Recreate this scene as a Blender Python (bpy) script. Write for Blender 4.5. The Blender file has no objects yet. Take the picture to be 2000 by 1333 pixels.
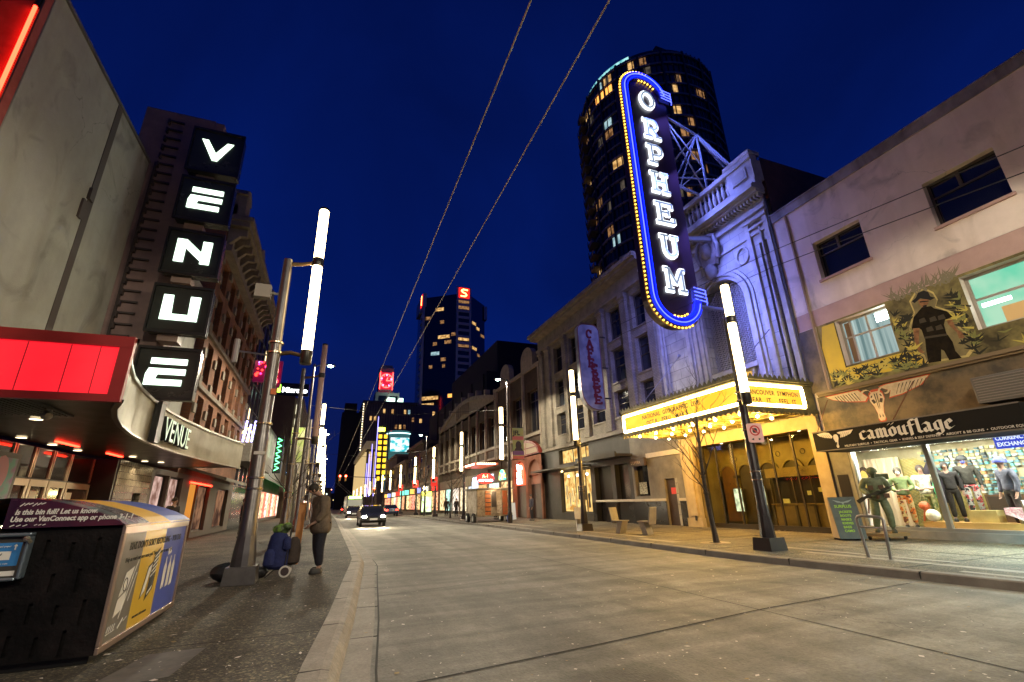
import bpy, bmesh, math, random
from mathutils import Vector, Matrix
random.seed(7)
scn = bpy.context.scene
COL = scn.collection
R = math.radians

# ---------------------------------------------------------------- materials
MATS = {}
def mat(name, c, rough=.7, metal=0., c2=None, scale=6., detail=6., mix=(.35, .7), bump=0., bscale=None, emit=None, es=0.,
        spec=.5, stretch=None, streak=0., coat=0.):
    """principled surface whose colour wanders between c and c2 with an object-space noise"""
    if name in MATS: return MATS[name]
    m = bpy.data.materials.new(name); m.use_nodes = True
    nt = m.node_tree; b = nt.nodes['Principled BSDF']
    b.inputs['Base Color'].default_value = (*c, 1); b.inputs['Roughness'].default_value = rough
    b.inputs['Metallic'].default_value = metal; b.inputs['Specular IOR Level'].default_value = spec
    if coat: b.inputs['Coat Weight'].default_value = coat
    tc = None
    if c2 is not None or bump or streak:
        tc = nt.nodes.new('ShaderNodeTexCoord'); mp = nt.nodes.new('ShaderNodeMapping')
        nt.links.new(tc.outputs['Object'], mp.inputs[0])
        if stretch: mp.inputs['Scale'].default_value = stretch
    if c2 is not None:
        n = nt.nodes.new('ShaderNodeTexNoise'); n.inputs['Scale'].default_value = scale; n.inputs['Detail'].default_value = detail
        n.inputs['Roughness'].default_value = .65
        nt.links.new(mp.outputs[0], n.inputs[0])
        r = nt.nodes.new('ShaderNodeValToRGB'); r.color_ramp.elements[0].position = mix[0]; r.color_ramp.elements[1].position = mix[1]
        r.color_ramp.elements[0].color = (*c, 1); r.color_ramp.elements[1].color = (*c2, 1)
        nt.links.new(n.outputs[0], r.inputs[0]); last = r.outputs[0]
        if streak:
            mp2 = nt.nodes.new('ShaderNodeMapping'); mp2.inputs['Scale'].default_value = (.9, .9, .16)
            nt.links.new(tc.outputs['Object'], mp2.inputs[0])
            n3 = nt.nodes.new('ShaderNodeTexNoise'); n3.inputs['Scale'].default_value = 1.7; n3.inputs['Detail'].default_value = 11; n3.inputs['Distortion'].default_value = .6
            nt.links.new(mp2.outputs[0], n3.inputs[0])
            r3 = nt.nodes.new('ShaderNodeValToRGB'); r3.color_ramp.elements[0].position = .42; r3.color_ramp.elements[1].position = .68
            r3.color_ramp.elements[0].color = (1, 1, 1, 1); k = 1 - streak; r3.color_ramp.elements[1].color = (k, k * .97, k * .93, 1)
            nt.links.new(n3.outputs[0], r3.inputs[0])
            mx = nt.nodes.new('ShaderNodeMix'); mx.data_type = 'RGBA'; mx.blend_type = 'MULTIPLY'; mx.inputs[0].default_value = 1
            nt.links.new(last, mx.inputs[6]); nt.links.new(r3.outputs[0], mx.inputs[7]); last = mx.outputs[2]
        nt.links.new(last, b.inputs['Base Color'])
        rr = nt.nodes.new('ShaderNodeMapRange'); rr.inputs[3].default_value = max(.02, rough - .12); rr.inputs[4].default_value = min(1, rough + .12)
        nt.links.new(n.outputs[0], rr.inputs[0]); nt.links.new(rr.outputs[0], b.inputs['Roughness'])
    if bump:
        n2 = nt.nodes.new('ShaderNodeTexNoise'); n2.inputs['Scale'].default_value = bscale or scale * 4; n2.inputs['Detail'].default_value = 5
        nt.links.new(mp.outputs[0], n2.inputs[0])
        bp = nt.nodes.new('ShaderNodeBump'); bp.inputs['Strength'].default_value = bump; bp.inputs['Distance'].default_value = .02
        nt.links.new(n2.outputs[0], bp.inputs['Height']); nt.links.new(bp.outputs[0], b.inputs['Normal'])
    if emit is not None:
        b.inputs['Emission Color'].default_value = (*emit, 1); b.inputs['Emission Strength'].default_value = es
    MATS[name] = m
    return m

def weather(m, crack=.006, cscale=.55, dark=.45, mask=(.5, .62)):
    """hairline cracks and blotchy stains worn into a rendered wall or a slab"""
    nt = m.node_tree; bs = nt.nodes['Principled BSDF']; src = bs.inputs['Base Color'].links[0].from_socket
    tc = [n for n in nt.nodes if n.type == 'TEX_COORD'][0]
    n = nt.nodes.new('ShaderNodeTexNoise'); n.inputs['Scale'].default_value = 1.6; n.inputs['Detail'].default_value = 7; nt.links.new(tc.outputs['Object'], n.inputs[0])
    ad = nt.nodes.new('ShaderNodeMixRGB') if False else nt.nodes.new('ShaderNodeVectorMath'); ad.operation = 'MULTIPLY_ADD'; nt.links.new(n.outputs['Color'], ad.inputs[0]); ad.inputs[1].default_value = (.9, .9, .9); nt.links.new(tc.outputs['Object'], ad.inputs[2])
    v = nt.nodes.new('ShaderNodeTexVoronoi'); v.feature = 'DISTANCE_TO_EDGE'; v.inputs['Scale'].default_value = cscale; nt.links.new(ad.outputs[0], v.inputs[0])
    r = nt.nodes.new('ShaderNodeMapRange'); r.inputs[1].default_value = 0; r.inputs[2].default_value = crack; r.inputs[3].default_value = dark; r.inputs[4].default_value = 1; nt.links.new(v.outputs['Distance'], r.inputs[0])
    n2 = nt.nodes.new('ShaderNodeTexNoise'); n2.inputs['Scale'].default_value = .35; n2.inputs['Detail'].default_value = 9; nt.links.new(tc.outputs['Object'], n2.inputs[0])
    k = nt.nodes.new('ShaderNodeMapRange'); k.inputs[1].default_value = mask[0]; k.inputs[2].default_value = mask[1]; k.inputs[3].default_value = 0; k.inputs[4].default_value = 1; nt.links.new(n2.outputs[0], k.inputs[0])
    mx = nt.nodes.new('ShaderNodeMix'); mx.data_type = 'FLOAT'; nt.links.new(k.outputs[0], mx.inputs[0]); mx.inputs[2].default_value = 1; nt.links.new(r.outputs[0], mx.inputs[3])
    n3 = nt.nodes.new('ShaderNodeTexNoise'); n3.inputs['Scale'].default_value = .8; n3.inputs['Detail'].default_value = 12; n3.inputs['Distortion'].default_value = 1.2; nt.links.new(tc.outputs['Object'], n3.inputs[0])
    q = nt.nodes.new('ShaderNodeMapRange'); q.inputs[1].default_value = .55; q.inputs[2].default_value = .72; q.inputs[3].default_value = 1; q.inputs[4].default_value = .62; nt.links.new(n3.outputs[0], q.inputs[0])
    mu = nt.nodes.new('ShaderNodeMath'); mu.operation = 'MULTIPLY'; nt.links.new(mx.outputs[0], mu.inputs[0]); nt.links.new(q.outputs[0], mu.inputs[1])
    x = nt.nodes.new('ShaderNodeVectorMath'); x.operation = 'SCALE'; nt.links.new(src, x.inputs[0]); nt.links.new(mu.outputs[0], x.inputs['Scale']); nt.links.new(x.outputs[0], bs.inputs['Base Color'])

def glow(name, c, s):
    """a lit surface: lamp, neon, screen or lit window"""
    if name in MATS: return MATS[name]
    m = bpy.data.materials.new(name); m.use_nodes = True
    nt = m.node_tree; nt.nodes.clear()
    e = nt.nodes.new('ShaderNodeEmission'); e.inputs[0].default_value = (*c, 1); e.inputs[1].default_value = s
    o = nt.nodes.new('ShaderNodeOutputMaterial'); nt.links.new(e.outputs[0], o.inputs[0])
    MATS[name] = m
    return m

def glow2(name, c, c2, s, scale=3., stretch=None, mix=(.4, .62), kind='noise'):
    """lit surface with uneven content (a lit room, a screen)"""
    if name in MATS: return MATS[name]
    m = glow(name, c, s); nt = m.node_tree; e = nt.nodes['Emission']
    tc = nt.nodes.new('ShaderNodeTexCoord'); mp = nt.nodes.new('ShaderNodeMapping'); nt.links.new(tc.outputs['Object'], mp.inputs[0])
    if stretch: mp.inputs['Scale'].default_value = stretch
    if kind == 'vor':
        n = nt.nodes.new('ShaderNodeTexVoronoi'); n.inputs['Scale'].default_value = scale; src = n.outputs['Distance']
    else:
        n = nt.nodes.new('ShaderNodeTexNoise'); n.inputs['Scale'].default_value = scale; n.inputs['Detail'].default_value = 3; src = n.outputs[0]
    nt.links.new(mp.outputs[0], n.inputs[0])
    r = nt.nodes.new('ShaderNodeValToRGB'); r.color_ramp.elements[0].position = mix[0]; r.color_ramp.elements[1].position = mix[1]
    r.color_ramp.elements[0].color = (*c, 1); r.color_ramp.elements[1].color = (*c2, 1)
    nt.links.new(src, r.inputs[0]); nt.links.new(r.outputs[0], e.inputs[0])
    return m

def brick(name, c1, c2, mortar, scale=1., bw=.22, bh=.075, axis='YZ', rough=.85, bump=.3, ms=.012, sheen=None):
    """coursed bricks / ashlar blocks, in metres"""
    if name in MATS: return MATS[name]
    m = bpy.data.materials.new(name); m.use_nodes = True
    nt = m.node_tree; b = nt.nodes['Principled BSDF']; b.inputs['Roughness'].default_value = rough
    tc = nt.nodes.new('ShaderNodeTexCoord'); sp = nt.nodes.new('ShaderNodeSeparateXYZ'); cb = nt.nodes.new('ShaderNodeCombineXYZ')
    nt.links.new(tc.outputs['Object'], sp.inputs[0])
    ad = nt.nodes.new('ShaderNodeMath'); ad.operation = 'ADD'
    nt.links.new(sp.outputs['X'], ad.inputs[0]); nt.links.new(sp.outputs['Y'], ad.inputs[1])
    nt.links.new(ad.outputs[0], cb.inputs[0]); nt.links.new(sp.outputs['Z'], cb.inputs[1])
    t = nt.nodes.new('ShaderNodeTexBrick'); t.inputs['Color1'].default_value = (*c1, 1); t.inputs['Color2'].default_value = (*c2, 1)
    t.inputs['Mortar'].default_value = (*mortar, 1); t.inputs['Scale'].default_value = scale
    t.inputs['Brick Width'].default_value = bw; t.inputs['Row Height'].default_value = bh; t.inputs['Mortar Size'].default_value = ms
    t.inputs['Bias'].default_value = -.2
    nt.links.new(cb.outputs[0], t.inputs['Vector'])
    n = nt.nodes.new('ShaderNodeTexNoise'); n.inputs['Scale'].default_value = 1.3; n.inputs['Detail'].default_value = 8
    nt.links.new(tc.outputs['Object'], n.inputs[0])
    r = nt.nodes.new('ShaderNodeMapRange'); r.inputs[1].default_value = .3; r.inputs[2].default_value = .7; r.inputs[3].default_value = .6; r.inputs[4].default_value = 1.15
    nt.links.new(n.outputs[0], r.inputs[0])
    mx = nt.nodes.new('ShaderNodeVectorMath'); mx.operation = 'SCALE'
    nt.links.new(t.outputs['Color'], mx.inputs[0]); nt.links.new(r.outputs[0], mx.inputs['Scale'])
    nt.links.new(mx.outputs[0], b.inputs['Base Color'])
    bp = nt.nodes.new('ShaderNodeBump'); bp.inputs['Strength'].default_value = bump; bp.inputs['Distance'].default_value = .01; bp.invert = True
    nt.links.new(t.outputs['Fac'], bp.inputs['Height']); nt.links.new(bp.outputs[0], b.inputs['Normal'])
    MATS[name] = m
    return m

def glass(name='clear_glass', tint=(.9, .95, .93), refl=.06):
    if name in MATS: return MATS[name]
    m = bpy.data.materials.new(name); m.use_nodes = True
    nt = m.node_tree; nt.nodes.clear()
    o = nt.nodes.new('ShaderNodeOutputMaterial'); mx = nt.nodes.new('ShaderNodeMixShader')
    t = nt.nodes.new('ShaderNodeBsdfTransparent'); t.inputs[0].default_value = (*tint, 1)
    g = nt.nodes.new('ShaderNodeBsdfGlossy'); g.inputs['Roughness'].default_value = .03
    f = nt.nodes.new('ShaderNodeFresnel'); f.inputs[0].default_value = 1.22
    nt.links.new(f.outputs[0], mx.inputs[0]); nt.links.new(t.outputs[0], mx.inputs[1]); nt.links.new(g.outputs[0], mx.inputs[2])
    nt.links.new(mx.outputs[0], o.inputs[0])
    MATS[name] = m
    return m

# ---------------------------------------------------------------- objects
def tag(o, label=None, cat=None, group=None, kind=None):
    if label: o['label'] = label
    if cat: o['category'] = cat
    if group: o['group'] = group
    if kind: o['kind'] = kind
    return o

def thing(name, label, cat, loc=(0, 0, 0), group=None):
    o = bpy.data.objects.new(name, None); COL.objects.link(o); o.location = loc; o.empty_display_size = .3
    return tag(o, label, cat, group)

def origin_of(p):
    v = Vector((0, 0, 0))
    while p is not None:
        v += p.location; p = p.parent
    return v

class MB:
    """collects shapes given in world metres and links them as one mesh object"""
    def __init__(s): s.v = []; s.f = []; s.mi = []; s.cur = 0
    def m(s, i): s.cur = i; return s
    def add(s, vs, fs):
        k = len(s.v); s.v += [tuple(p) for p in vs]
        for f in fs: s.f.append([i + k for i in f]); s.mi.append(s.cur)
        return s
    def quad(s, *p): return s.add(p, [tuple(range(len(p)))])
    def box(s, x0, x1, y0, y1, z0, z1):
        if x0 > x1: x0, x1 = x1, x0
        if y0 > y1: y0, y1 = y1, y0
        if z0 > z1: z0, z1 = z1, z0
        return s.add([(x0, y0, z0), (x1, y0, z0), (x1, y1, z0), (x0, y1, z0), (x0, y0, z1), (x1, y0, z1), (x1, y1, z1), (x0, y1, z1)],
                     [(0, 3, 2, 1), (4, 5, 6, 7), (0, 1, 5, 4), (1, 2, 6, 5), (2, 3, 7, 6), (3, 0, 4, 7)])
    def obox(s, c, ax, ay, az, hx, hy, hz):
        c = Vector(c); ax = Vector(ax).normalized() * hx; ay = Vector(ay).normalized() * hy; az = Vector(az).normalized() * hz
        P = [c + sx * ax + sy * ay + sz * az for sz in (-1, 1) for sx, sy in ((-1, -1), (1, -1), (1, 1), (-1, 1))]
        return s.add(P, [(0, 3, 2, 1), (4, 5, 6, 7), (0, 1, 5, 4), (1, 2, 6, 5), (2, 3, 7, 6), (3, 0, 4, 7)])
    def bar(s, a, b, w, h=None, up=(0, 0, 1)):
        a = Vector(a); b = Vector(b); h = h or w; d = (b - a); u = Vector(up)
        if abs(d.normalized().dot(u)) > .98: u = Vector((1, 0, 0))
        sx = d.cross(u).normalized(); sz = sx.cross(d).normalized()
        return s.obox((a + b) / 2, d, sx, sz, d.length / 2, w / 2, h / 2)
    def prism(s, pts, o, u, w, n, depth):
        """polygon pts (2-D) in the plane (o; u, w), pushed along n by depth"""
        o = Vector(o); u = Vector(u); w = Vector(w); n = Vector(n)
        A = [o + u * p[0] + w * p[1] for p in pts]; B = [p + n * depth for p in A]; k = len(pts)
        return s.add(A + B, [tuple(range(k)), tuple(range(2 * k - 1, k - 1, -1))] + [(i, (i + 1) % k, k + (i + 1) % k, k + i) for i in range(k)])
    def flat(s, pts, o, u, w):
        o = Vector(o); u = Vector(u); w = Vector(w)
        return s.add([o + u * p[0] + w * p[1] for p in pts], [tuple(range(len(pts)))])
    def tube(s, path, r, n=8, closed=False, caps=True):
        P = [Vector(p) for p in path]; k = len(P); rs = r if isinstance(r, (list, tuple)) else [r] * k
        rings = []; last = None
        for i, p in enumerate(P):
            if closed: d = P[(i + 1) % k] - P[i - 1]
            else: d = P[min(i + 1, k - 1)] - P[max(i - 1, 0)]
            d.normalize()
            if last is None:
                a = Vector((0, 0, 1)) if abs(d.z) < .9 else Vector((1, 0, 0)); x = d.cross(a).normalized()
            else:
                x = (last - d * last.dot(d)).normalized()
            last = x; y = d.cross(x)
            rings.append([p + (x * math.cos(t) + y * math.sin(t)) * rs[i] for t in [2 * math.pi * j / n for j in range(n)]])
        vs = [q for r_ in rings for q in r_]; fs = []
        for i in range(k if closed else k - 1):
            a = i * n; b = ((i + 1) % k) * n
            for j in range(n): fs.append((a + j, a + (j + 1) % n, b + (j + 1) % n, b + j))
        if caps and not closed: fs += [tuple(range(n - 1, -1, -1)), tuple((k - 1) * n + j for j in range(n))]
        return s.add(vs, fs)
    def lathe(s, c, prof, n=16, sx=1., sy=1.):
        c = Vector(c); vs = []; k = len(prof)
        for r, z in prof:
            for j in range(n):
                t = 2 * math.pi * j / n; vs.append(c + Vector((r * math.cos(t) * sx, r * math.sin(t) * sy, z)))
        fs = [(i * n + j, i * n + (j + 1) % n, (i + 1) * n + (j + 1) % n, (i + 1) * n + j) for i in range(k - 1) for j in range(n)]
        fs += [tuple(range(n - 1, -1, -1)), tuple((k - 1) * n + j for j in range(n))]
        return s.add(vs, fs)
    def ball(s, c, r, n=10, sz=1., sx=1., sy=1.):
        k = max(5, n // 2 + 1)
        return s.lathe(c, [(max(.001, r * math.sin(math.pi * i / k)), -r * sz * math.cos(math.pi * i / k)) for i in range(k + 1)], n, sx, sy)
    def lump(s, c, r, seed=0, sz=1., sx=1., sy=1., amp=.16):
        k0 = len(s.v); s.ball(c, r, 18, sz, sx, sy); q = random.Random(seed); c = Vector(c); P = [Vector((q.uniform(-9, 9), q.uniform(-9, 9), q.uniform(-9, 9))) for _ in range(9)]
        for i in range(k0, len(s.v)):
            d = Vector(s.v[i]) - c; u = d.normalized(); f = sum(abs(math.sin(u.dot(p))) for p in P) / 9 - .6
            s.v[i] = tuple(c + d * (1 + amp * 2 * f))
        return s
    def build(s, name, mats, parent=None, smooth=False, bevel=0., loc=None):
        me = bpy.data.meshes.new(name); off = origin_of(parent) if parent is not None else Vector(loc or (0, 0, 0))
        me.from_pydata([Vector(p) - off for p in s.v], [], s.f)
        if not isinstance(mats, (list, tuple)): mats = [mats]
        for q in mats: me.materials.append(q)
        if len(mats) > 1: me.polygons.foreach_set('material_index', s.mi)
        if smooth:
            me.polygons.foreach_set('use_smooth', [True] * len(me.polygons))
            try: me.set_sharp_from_angle(angle=R(38))
            except Exception: pass
        me.update()
        o = bpy.data.objects.new(name, me); COL.objects.link(o)
        if parent is not None: o.parent = parent
        elif loc: o.location = loc
        if bevel:
            b = o.modifiers.new('edge', 'BEVEL'); b.width = bevel; b.segments = 2; b.limit_method = 'ANGLE'; b.angle_limit = R(40)
        return o

def copy_tree(o, parent=None, loc=None):
    c = o.copy(); COL.objects.link(c)
    if parent is not None: c.parent = parent
    if loc is not None: c.location = loc
    for ch in list(o.children): copy_tree(ch, c)
    return c

def text(body, size, o, u, w, m, parent=None, name='lettering', ext=.004, align='LEFT', bold=0., spacing=1., shear=0., sx=1.):
    cu = bpy.data.curves.new(name, 'FONT'); cu.body = body; cu.size = size; cu.extrude = ext; cu.align_x = align
    cu.offset = bold; cu.space_character = spacing; cu.shear = shear; cu.resolution_u = 3
    cu.materials.append(m)
    tmp = bpy.data.objects.new('tmp', cu); me = bpy.data.meshes.new_from_object(tmp); me.name = name
    if not me.materials: me.materials.append(m)
    bpy.data.objects.remove(tmp); bpy.data.curves.remove(cu)
    t = bpy.data.objects.new(name, me); COL.objects.link(t)
    u = Vector(u).normalized() * sx; w = Vector(w).normalized(); n = Vector(u).cross(w).normalized()
    p = Vector(o) - (origin_of(parent) if parent is not None else Vector())
    M = Matrix.Identity(4)
    for i in range(3): M[i][0] = u[i]; M[i][1] = w[i]; M[i][2] = n[i]; M[i][3] = p[i]
    if parent is not None: t.parent = parent
    t.matrix_local = M
    return t

def lamp(kind, loc, power, col, parent=None, radius=.1, name='light', spot=None, target=None, size=None):
    l = bpy.data.lights.new(name, kind); l.energy = power; l.color = col
    if kind in ('POINT', 'SPOT'): l.shadow_soft_size = radius
    if kind == 'SPOT': l.spot_size = R(spot or 120); l.spot_blend = .6 if (spot or 0) < 170 else .12
    if kind == 'AREA' and size:
        l.shape = 'RECTANGLE'; l.size, l.size_y = size; l.spread = R(85)
    o = bpy.data.objects.new(name, l); COL.objects.link(o)
    p = Vector(loc) - (origin_of(parent) if parent is not None else Vector())
    o.location = p
    if parent is not None: o.parent = parent
    d = (Vector(target) - Vector(loc)) if target is not None else Vector((0, 0, -1))
    o.rotation_euler = d.to_track_quat('-Z', 'Y').to_euler()
    return o

UX, UY, UZ = Vector((1, 0, 0)), Vector((0, 1, 0)), Vector((0, 0, 1))

def facade(mb, X, y0, y1, z0, z1, holes, depth, side=1):
    """street wall in the plane x = X with real openings; side=+1 when the room lies towards +x"""
    ys = sorted({y0, y1, *[h[0] for h in holes], *[h[1] for h in holes]}); zs = sorted({z0, z1, *[h[2] for h in holes], *[h[3] for h in holes]})
    for a, b in zip(ys, ys[1:]):
        for c, d in zip(zs, zs[1:]):
            my, mz = (a + b) / 2, (c + d) / 2
            if any(h[0] < my < h[1] and h[2] < mz < h[3] for h in holes): continue
            mb.quad((X, a, c), (X, b, c), (X, b, d), (X, a, d))
    D = X + side * depth
    for h in holes:
        a, b, c, d = h[:4]
        mb.quad((X, a, c), (D, a, c), (D, b, c), (X, b, c)); mb.quad((X, a, d), (D, a, d), (D, b, d), (X, b, d))
        mb.quad((X, a, c), (D, a, c), (D, a, d), (X, a, d)); mb.quad((X, b, c), (D, b, c), (D, b, d), (X, b, d))
    return mb

def window(parent, X, y0, y1, z0, z1, depth, fm, pm, side=1, bars=(), trans=(), fw=.06, label=None, sill=None):
    """sash in an opening: frame with glazing bars, pane set behind it"""
    x = X + side * depth * .75; t = .05
    f = MB()
    f.box(x, x + side * t, y0, y0 + fw, z0, z1); f.box(x, x + side * t, y1 - fw, y1, z0, z1)
    f.box(x, x + side * t, y0 + fw, y1 - fw, z0, z0 + fw); f.box(x, x + side * t, y0 + fw, y1 - fw, z1 - fw, z1)
    for b in bars: f.box(x + .004 * side, x + side * (t - .004), b - fw * .4, b + fw * .4, z0 + fw, z1 - fw)
    for q in trans: f.box(x + .008 * side, x + side * (t - .008), y0 + fw, y1 - fw, q - fw * .4, q + fw * .4)
    o = f.build('window', fm, parent)
    if label: o['label'] = label
    p = MB(); xp = x + side * (t + .006)
    p.quad((xp, y0 + .01, z0 + .01), (xp, y1 - .01, z0 + .01), (xp, y1 - .01, z1 - .01), (xp, y0 + .01, z1 - .01))
    p.build('pane', pm, o)
    if sill is not None:
        MB().box(X - side * .07, X + side * .1, y0 - .06, y1 + .06, z0 - .09, z0 - .004).build('sill', sill, o)
    return o
# ---------------------------------------------------------------- shared materials
ROAD = mat('road_concrete', (.262, .25, .212), .7, c2=(.128, .12, .1), scale=.9, detail=14, mix=(.28, .74), bump=.5, bscale=45, stretch=(1, .4, 1))
def grain(m, sc, lo, hi, detail=4):
    nt = m.node_tree; bs = nt.nodes['Principled BSDF']; src = bs.inputs['Base Color'].links[0].from_socket
    tc = [n for n in nt.nodes if n.type == 'TEX_COORD'][0]
    n = nt.nodes.new('ShaderNodeTexNoise'); n.inputs['Scale'].default_value = sc; n.inputs['Detail'].default_value = detail; n.inputs['Roughness'].default_value = .8; nt.links.new(tc.outputs['Object'], n.inputs[0])
    r = nt.nodes.new('ShaderNodeMapRange'); r.inputs[1].default_value = .36; r.inputs[2].default_value = .64; r.inputs[3].default_value = lo; r.inputs[4].default_value = hi; nt.links.new(n.outputs[0], r.inputs[0])
    x = nt.nodes.new('ShaderNodeVectorMath'); x.operation = 'SCALE'; nt.links.new(src, x.inputs[0]); nt.links.new(r.outputs[0], x.inputs['Scale']); nt.links.new(x.outputs[0], bs.inputs['Base Color'])
def streaks(m, stretch, lo, hi, a=.42, b=.62):
    nt = m.node_tree; bs = nt.nodes['Principled BSDF']; src = bs.inputs['Base Color'].links[0].from_socket; tc = [n for n in nt.nodes if n.type == 'TEX_COORD'][0]
    mp = nt.nodes.new('ShaderNodeMapping'); mp.inputs['Scale'].default_value = stretch; mp.inputs['Rotation'].default_value = (0, 0, .08); nt.links.new(tc.outputs['Object'], mp.inputs[0])
    n = nt.nodes.new('ShaderNodeTexNoise'); n.inputs['Scale'].default_value = 1; n.inputs['Detail'].default_value = 8; n.inputs['Distortion'].default_value = .4; nt.links.new(mp.outputs[0], n.inputs[0])
    r = nt.nodes.new('ShaderNodeMapRange'); r.inputs[1].default_value = a; r.inputs[2].default_value = b; r.inputs[3].default_value = lo; r.inputs[4].default_value = hi; nt.links.new(n.outputs[0], r.inputs[0])
    x = nt.nodes.new('ShaderNodeVectorMath'); x.operation = 'SCALE'; nt.links.new(src, x.inputs[0]); nt.links.new(r.outputs[0], x.inputs['Scale']); nt.links.new(x.outputs[0], bs.inputs['Base Color'])
streaks(ROAD, (.9, .05, 1), .72, 1.12); streaks(ROAD, (.12, 2.2, 1), .82, 1.2)
weather(ROAD, .004, .5, .4, (.5, .6))
grain(ROAD, 26, .72, 1.25, 8)
grain(ROAD, 4.5, .82, 1.16, 6)
SEAL = mat('joint_sealant', (.02, .018, .016), .8)
KERB = mat('kerb_concrete', (.33, .29, .24), .7, c2=(.2, .175, .145), scale=2.2, detail=10, bump=.3, bscale=70)
GUT = mat('gutter_concrete', (.23, .2, .165), .65, c2=(.155, .135, .11), scale=2., detail=10, bump=.25, bscale=60)

def aggregate(name, a, b, c, sc):
    m = mat(name, a, .75, c2=b, scale=1.2, detail=8, bump=.7, bscale=sc)
    nt = m.node_tree; bs = nt.nodes['Principled BSDF']
    src = bs.inputs['Base Color'].links[0].from_socket
    tc = [n for n in nt.nodes if n.type == 'TEX_COORD'][0]
    v = nt.nodes.new('ShaderNodeTexVoronoi'); v.inputs['Scale'].default_value = sc * .8; nt.links.new(tc.outputs['Object'], v.inputs[0])
    sp = nt.nodes.new('ShaderNodeSeparateColor'); nt.links.new(v.outputs['Color'], sp.inputs[0])
    r = nt.nodes.new('ShaderNodeValToRGB'); e = r.color_ramp.elements
    e[0].position = .0; e[0].color = (.45, .45, .45, 1); e[1].position = 1; e[1].color = (*c, 1)
    k = e.new(.5); k.color = (.85, .85, .85, 1); k = e.new(.82); k.color = (1.3, 1.26, 1.2, 1)
    nt.links.new(sp.outputs[0], r.inputs[0])
    mx = nt.nodes.new('ShaderNodeVectorMath'); mx.operation = 'MULTIPLY'
    nt.links.new(src, mx.inputs[0]); nt.links.new(r.outputs[0], mx.inputs[1]); nt.links.new(mx.outputs[0], bs.inputs['Base Color'])
    return m
grain(KERB, 30, .75, 1.2, 6); grain(GUT, 28, .75, 1.2, 6)
WALKL = aggregate('aggregate_dark', (.1, .089, .066), (.046, .04, .03), (3.4, 3.2, 2.7), 64); grain(WALKL, 7, .62, 1.35, 8); streaks(WALKL, (.5, .35, 1), .7, 1.2)
WALKR = aggregate('aggregate_tan', (.17, .145, .1), (.09, .078, .052), (2.2, 2.1, 1.9), 62); grain(WALKR, 7, .66, 1.3, 8); streaks(WALKR, (.5, .3, 1), .72, 1.15)
BAND = mat('walk_band', (.3, .26, .21), .7, c2=(.21, .18, .145), scale=3, bump=.3, bscale=60)

# ---------------------------------------------------------------- ground, road, kerbs, walks
def lerp_line(tbl, y):
    for (a, b), (c, d) in zip(tbl, tbl[1:]):
        if a <= y <= c: return b + (d - b) * (y - a) / (c - a)
    return tbl[-1][1] if y > tbl[-1][0] else tbl[0][1]
LK = [(-40, -.5), (0, -.36), (4.55, -.1), (5.6, .02), (7.14, .19), (10.1, .46), (12.4, .68), (13.6, .78), (16.2, .83), (27.5, .93), (55, 1.2), (420, 1.4)]   # left walk edge
RK = [(-40, 9.5), (4.3, 9.4), (6.2, 9.22), (9.4, 9.0), (16.2, 9.24), (35, 9.4), (420, 9.6)]                                                          # right kerb face
YS = [-40, -20, -8, 0, 2.5, 4, 5, 6, 7, 8, 9, 10, 11, 12, 12.8, 13.6, 14.6, 16, 18, 21, 25, 30, 40, 55, 80, 120, 200, 420]

g = MB(); g.quad((-1500, -300, -.05), (1500, -300, -.05), (1500, 3000, -.05), (-1500, 3000, -.05))
tag(g.build('ground', mat('ground_dark', (.03, .03, .03), .9)), kind='structure')

r = MB()
for a, b in zip(YS, YS[1:]): r.quad((-.3 + lerp_line(LK, a), a, 0), (lerp_line(RK, a) + .3, a, 0), (lerp_line(RK, b) + .3, b, 0), (-.3 + lerp_line(LK, b), b, 0))
def seam(pts, w=.016, z=.0035):
    for (ax, ay), (bx, by) in zip(pts, pts[1:]):
        d = Vector((bx - ax, by - ay, 0)); n = Vector((-d.y, d.x, 0)).normalized() * w / 2
        r.quad((ax - n.x, ay - n.y, z), (bx - n.x, by - n.y, z), (bx + n.x, by + n.y, z), (ax + n.x, ay + n.y, z))
r.m(1)
GL = [(y, lerp_line(LK, y) + (.62 if y < 13 else .56 if y < 16 else .48)) for y in YS]
GL[YS.index(12.8)] = (12.8, 1.345); GL[YS.index(13.6)] = (13.6, 1.37)
for (a, b), (c, d) in zip(GL, GL[1:]): seam([(b, a), (d, c)], .022)
seam([(5.37, -20), (5.37, 120)], .02)
for k, y in enumerate([-5, -.4, 4.5, 8.72, 13.2, 18, 23, 28.4, 34, 40, 47, 55, 64]):
    x0 = lerp_line([(b, a) for b, a in GL], y) if False else lerp_line(GL, y)
    seam([(x0, y), (3., y + .33), (5.37, y + .68), (8.95, y + .95)] if k != 3 else [(x0, y - .02), (2.4, y + .3), (4.7, y + 1.05)], .028 if k == 2 else .019, .005)
tag(r.build('road', [ROAD, SEAL]), kind='structure')

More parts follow.
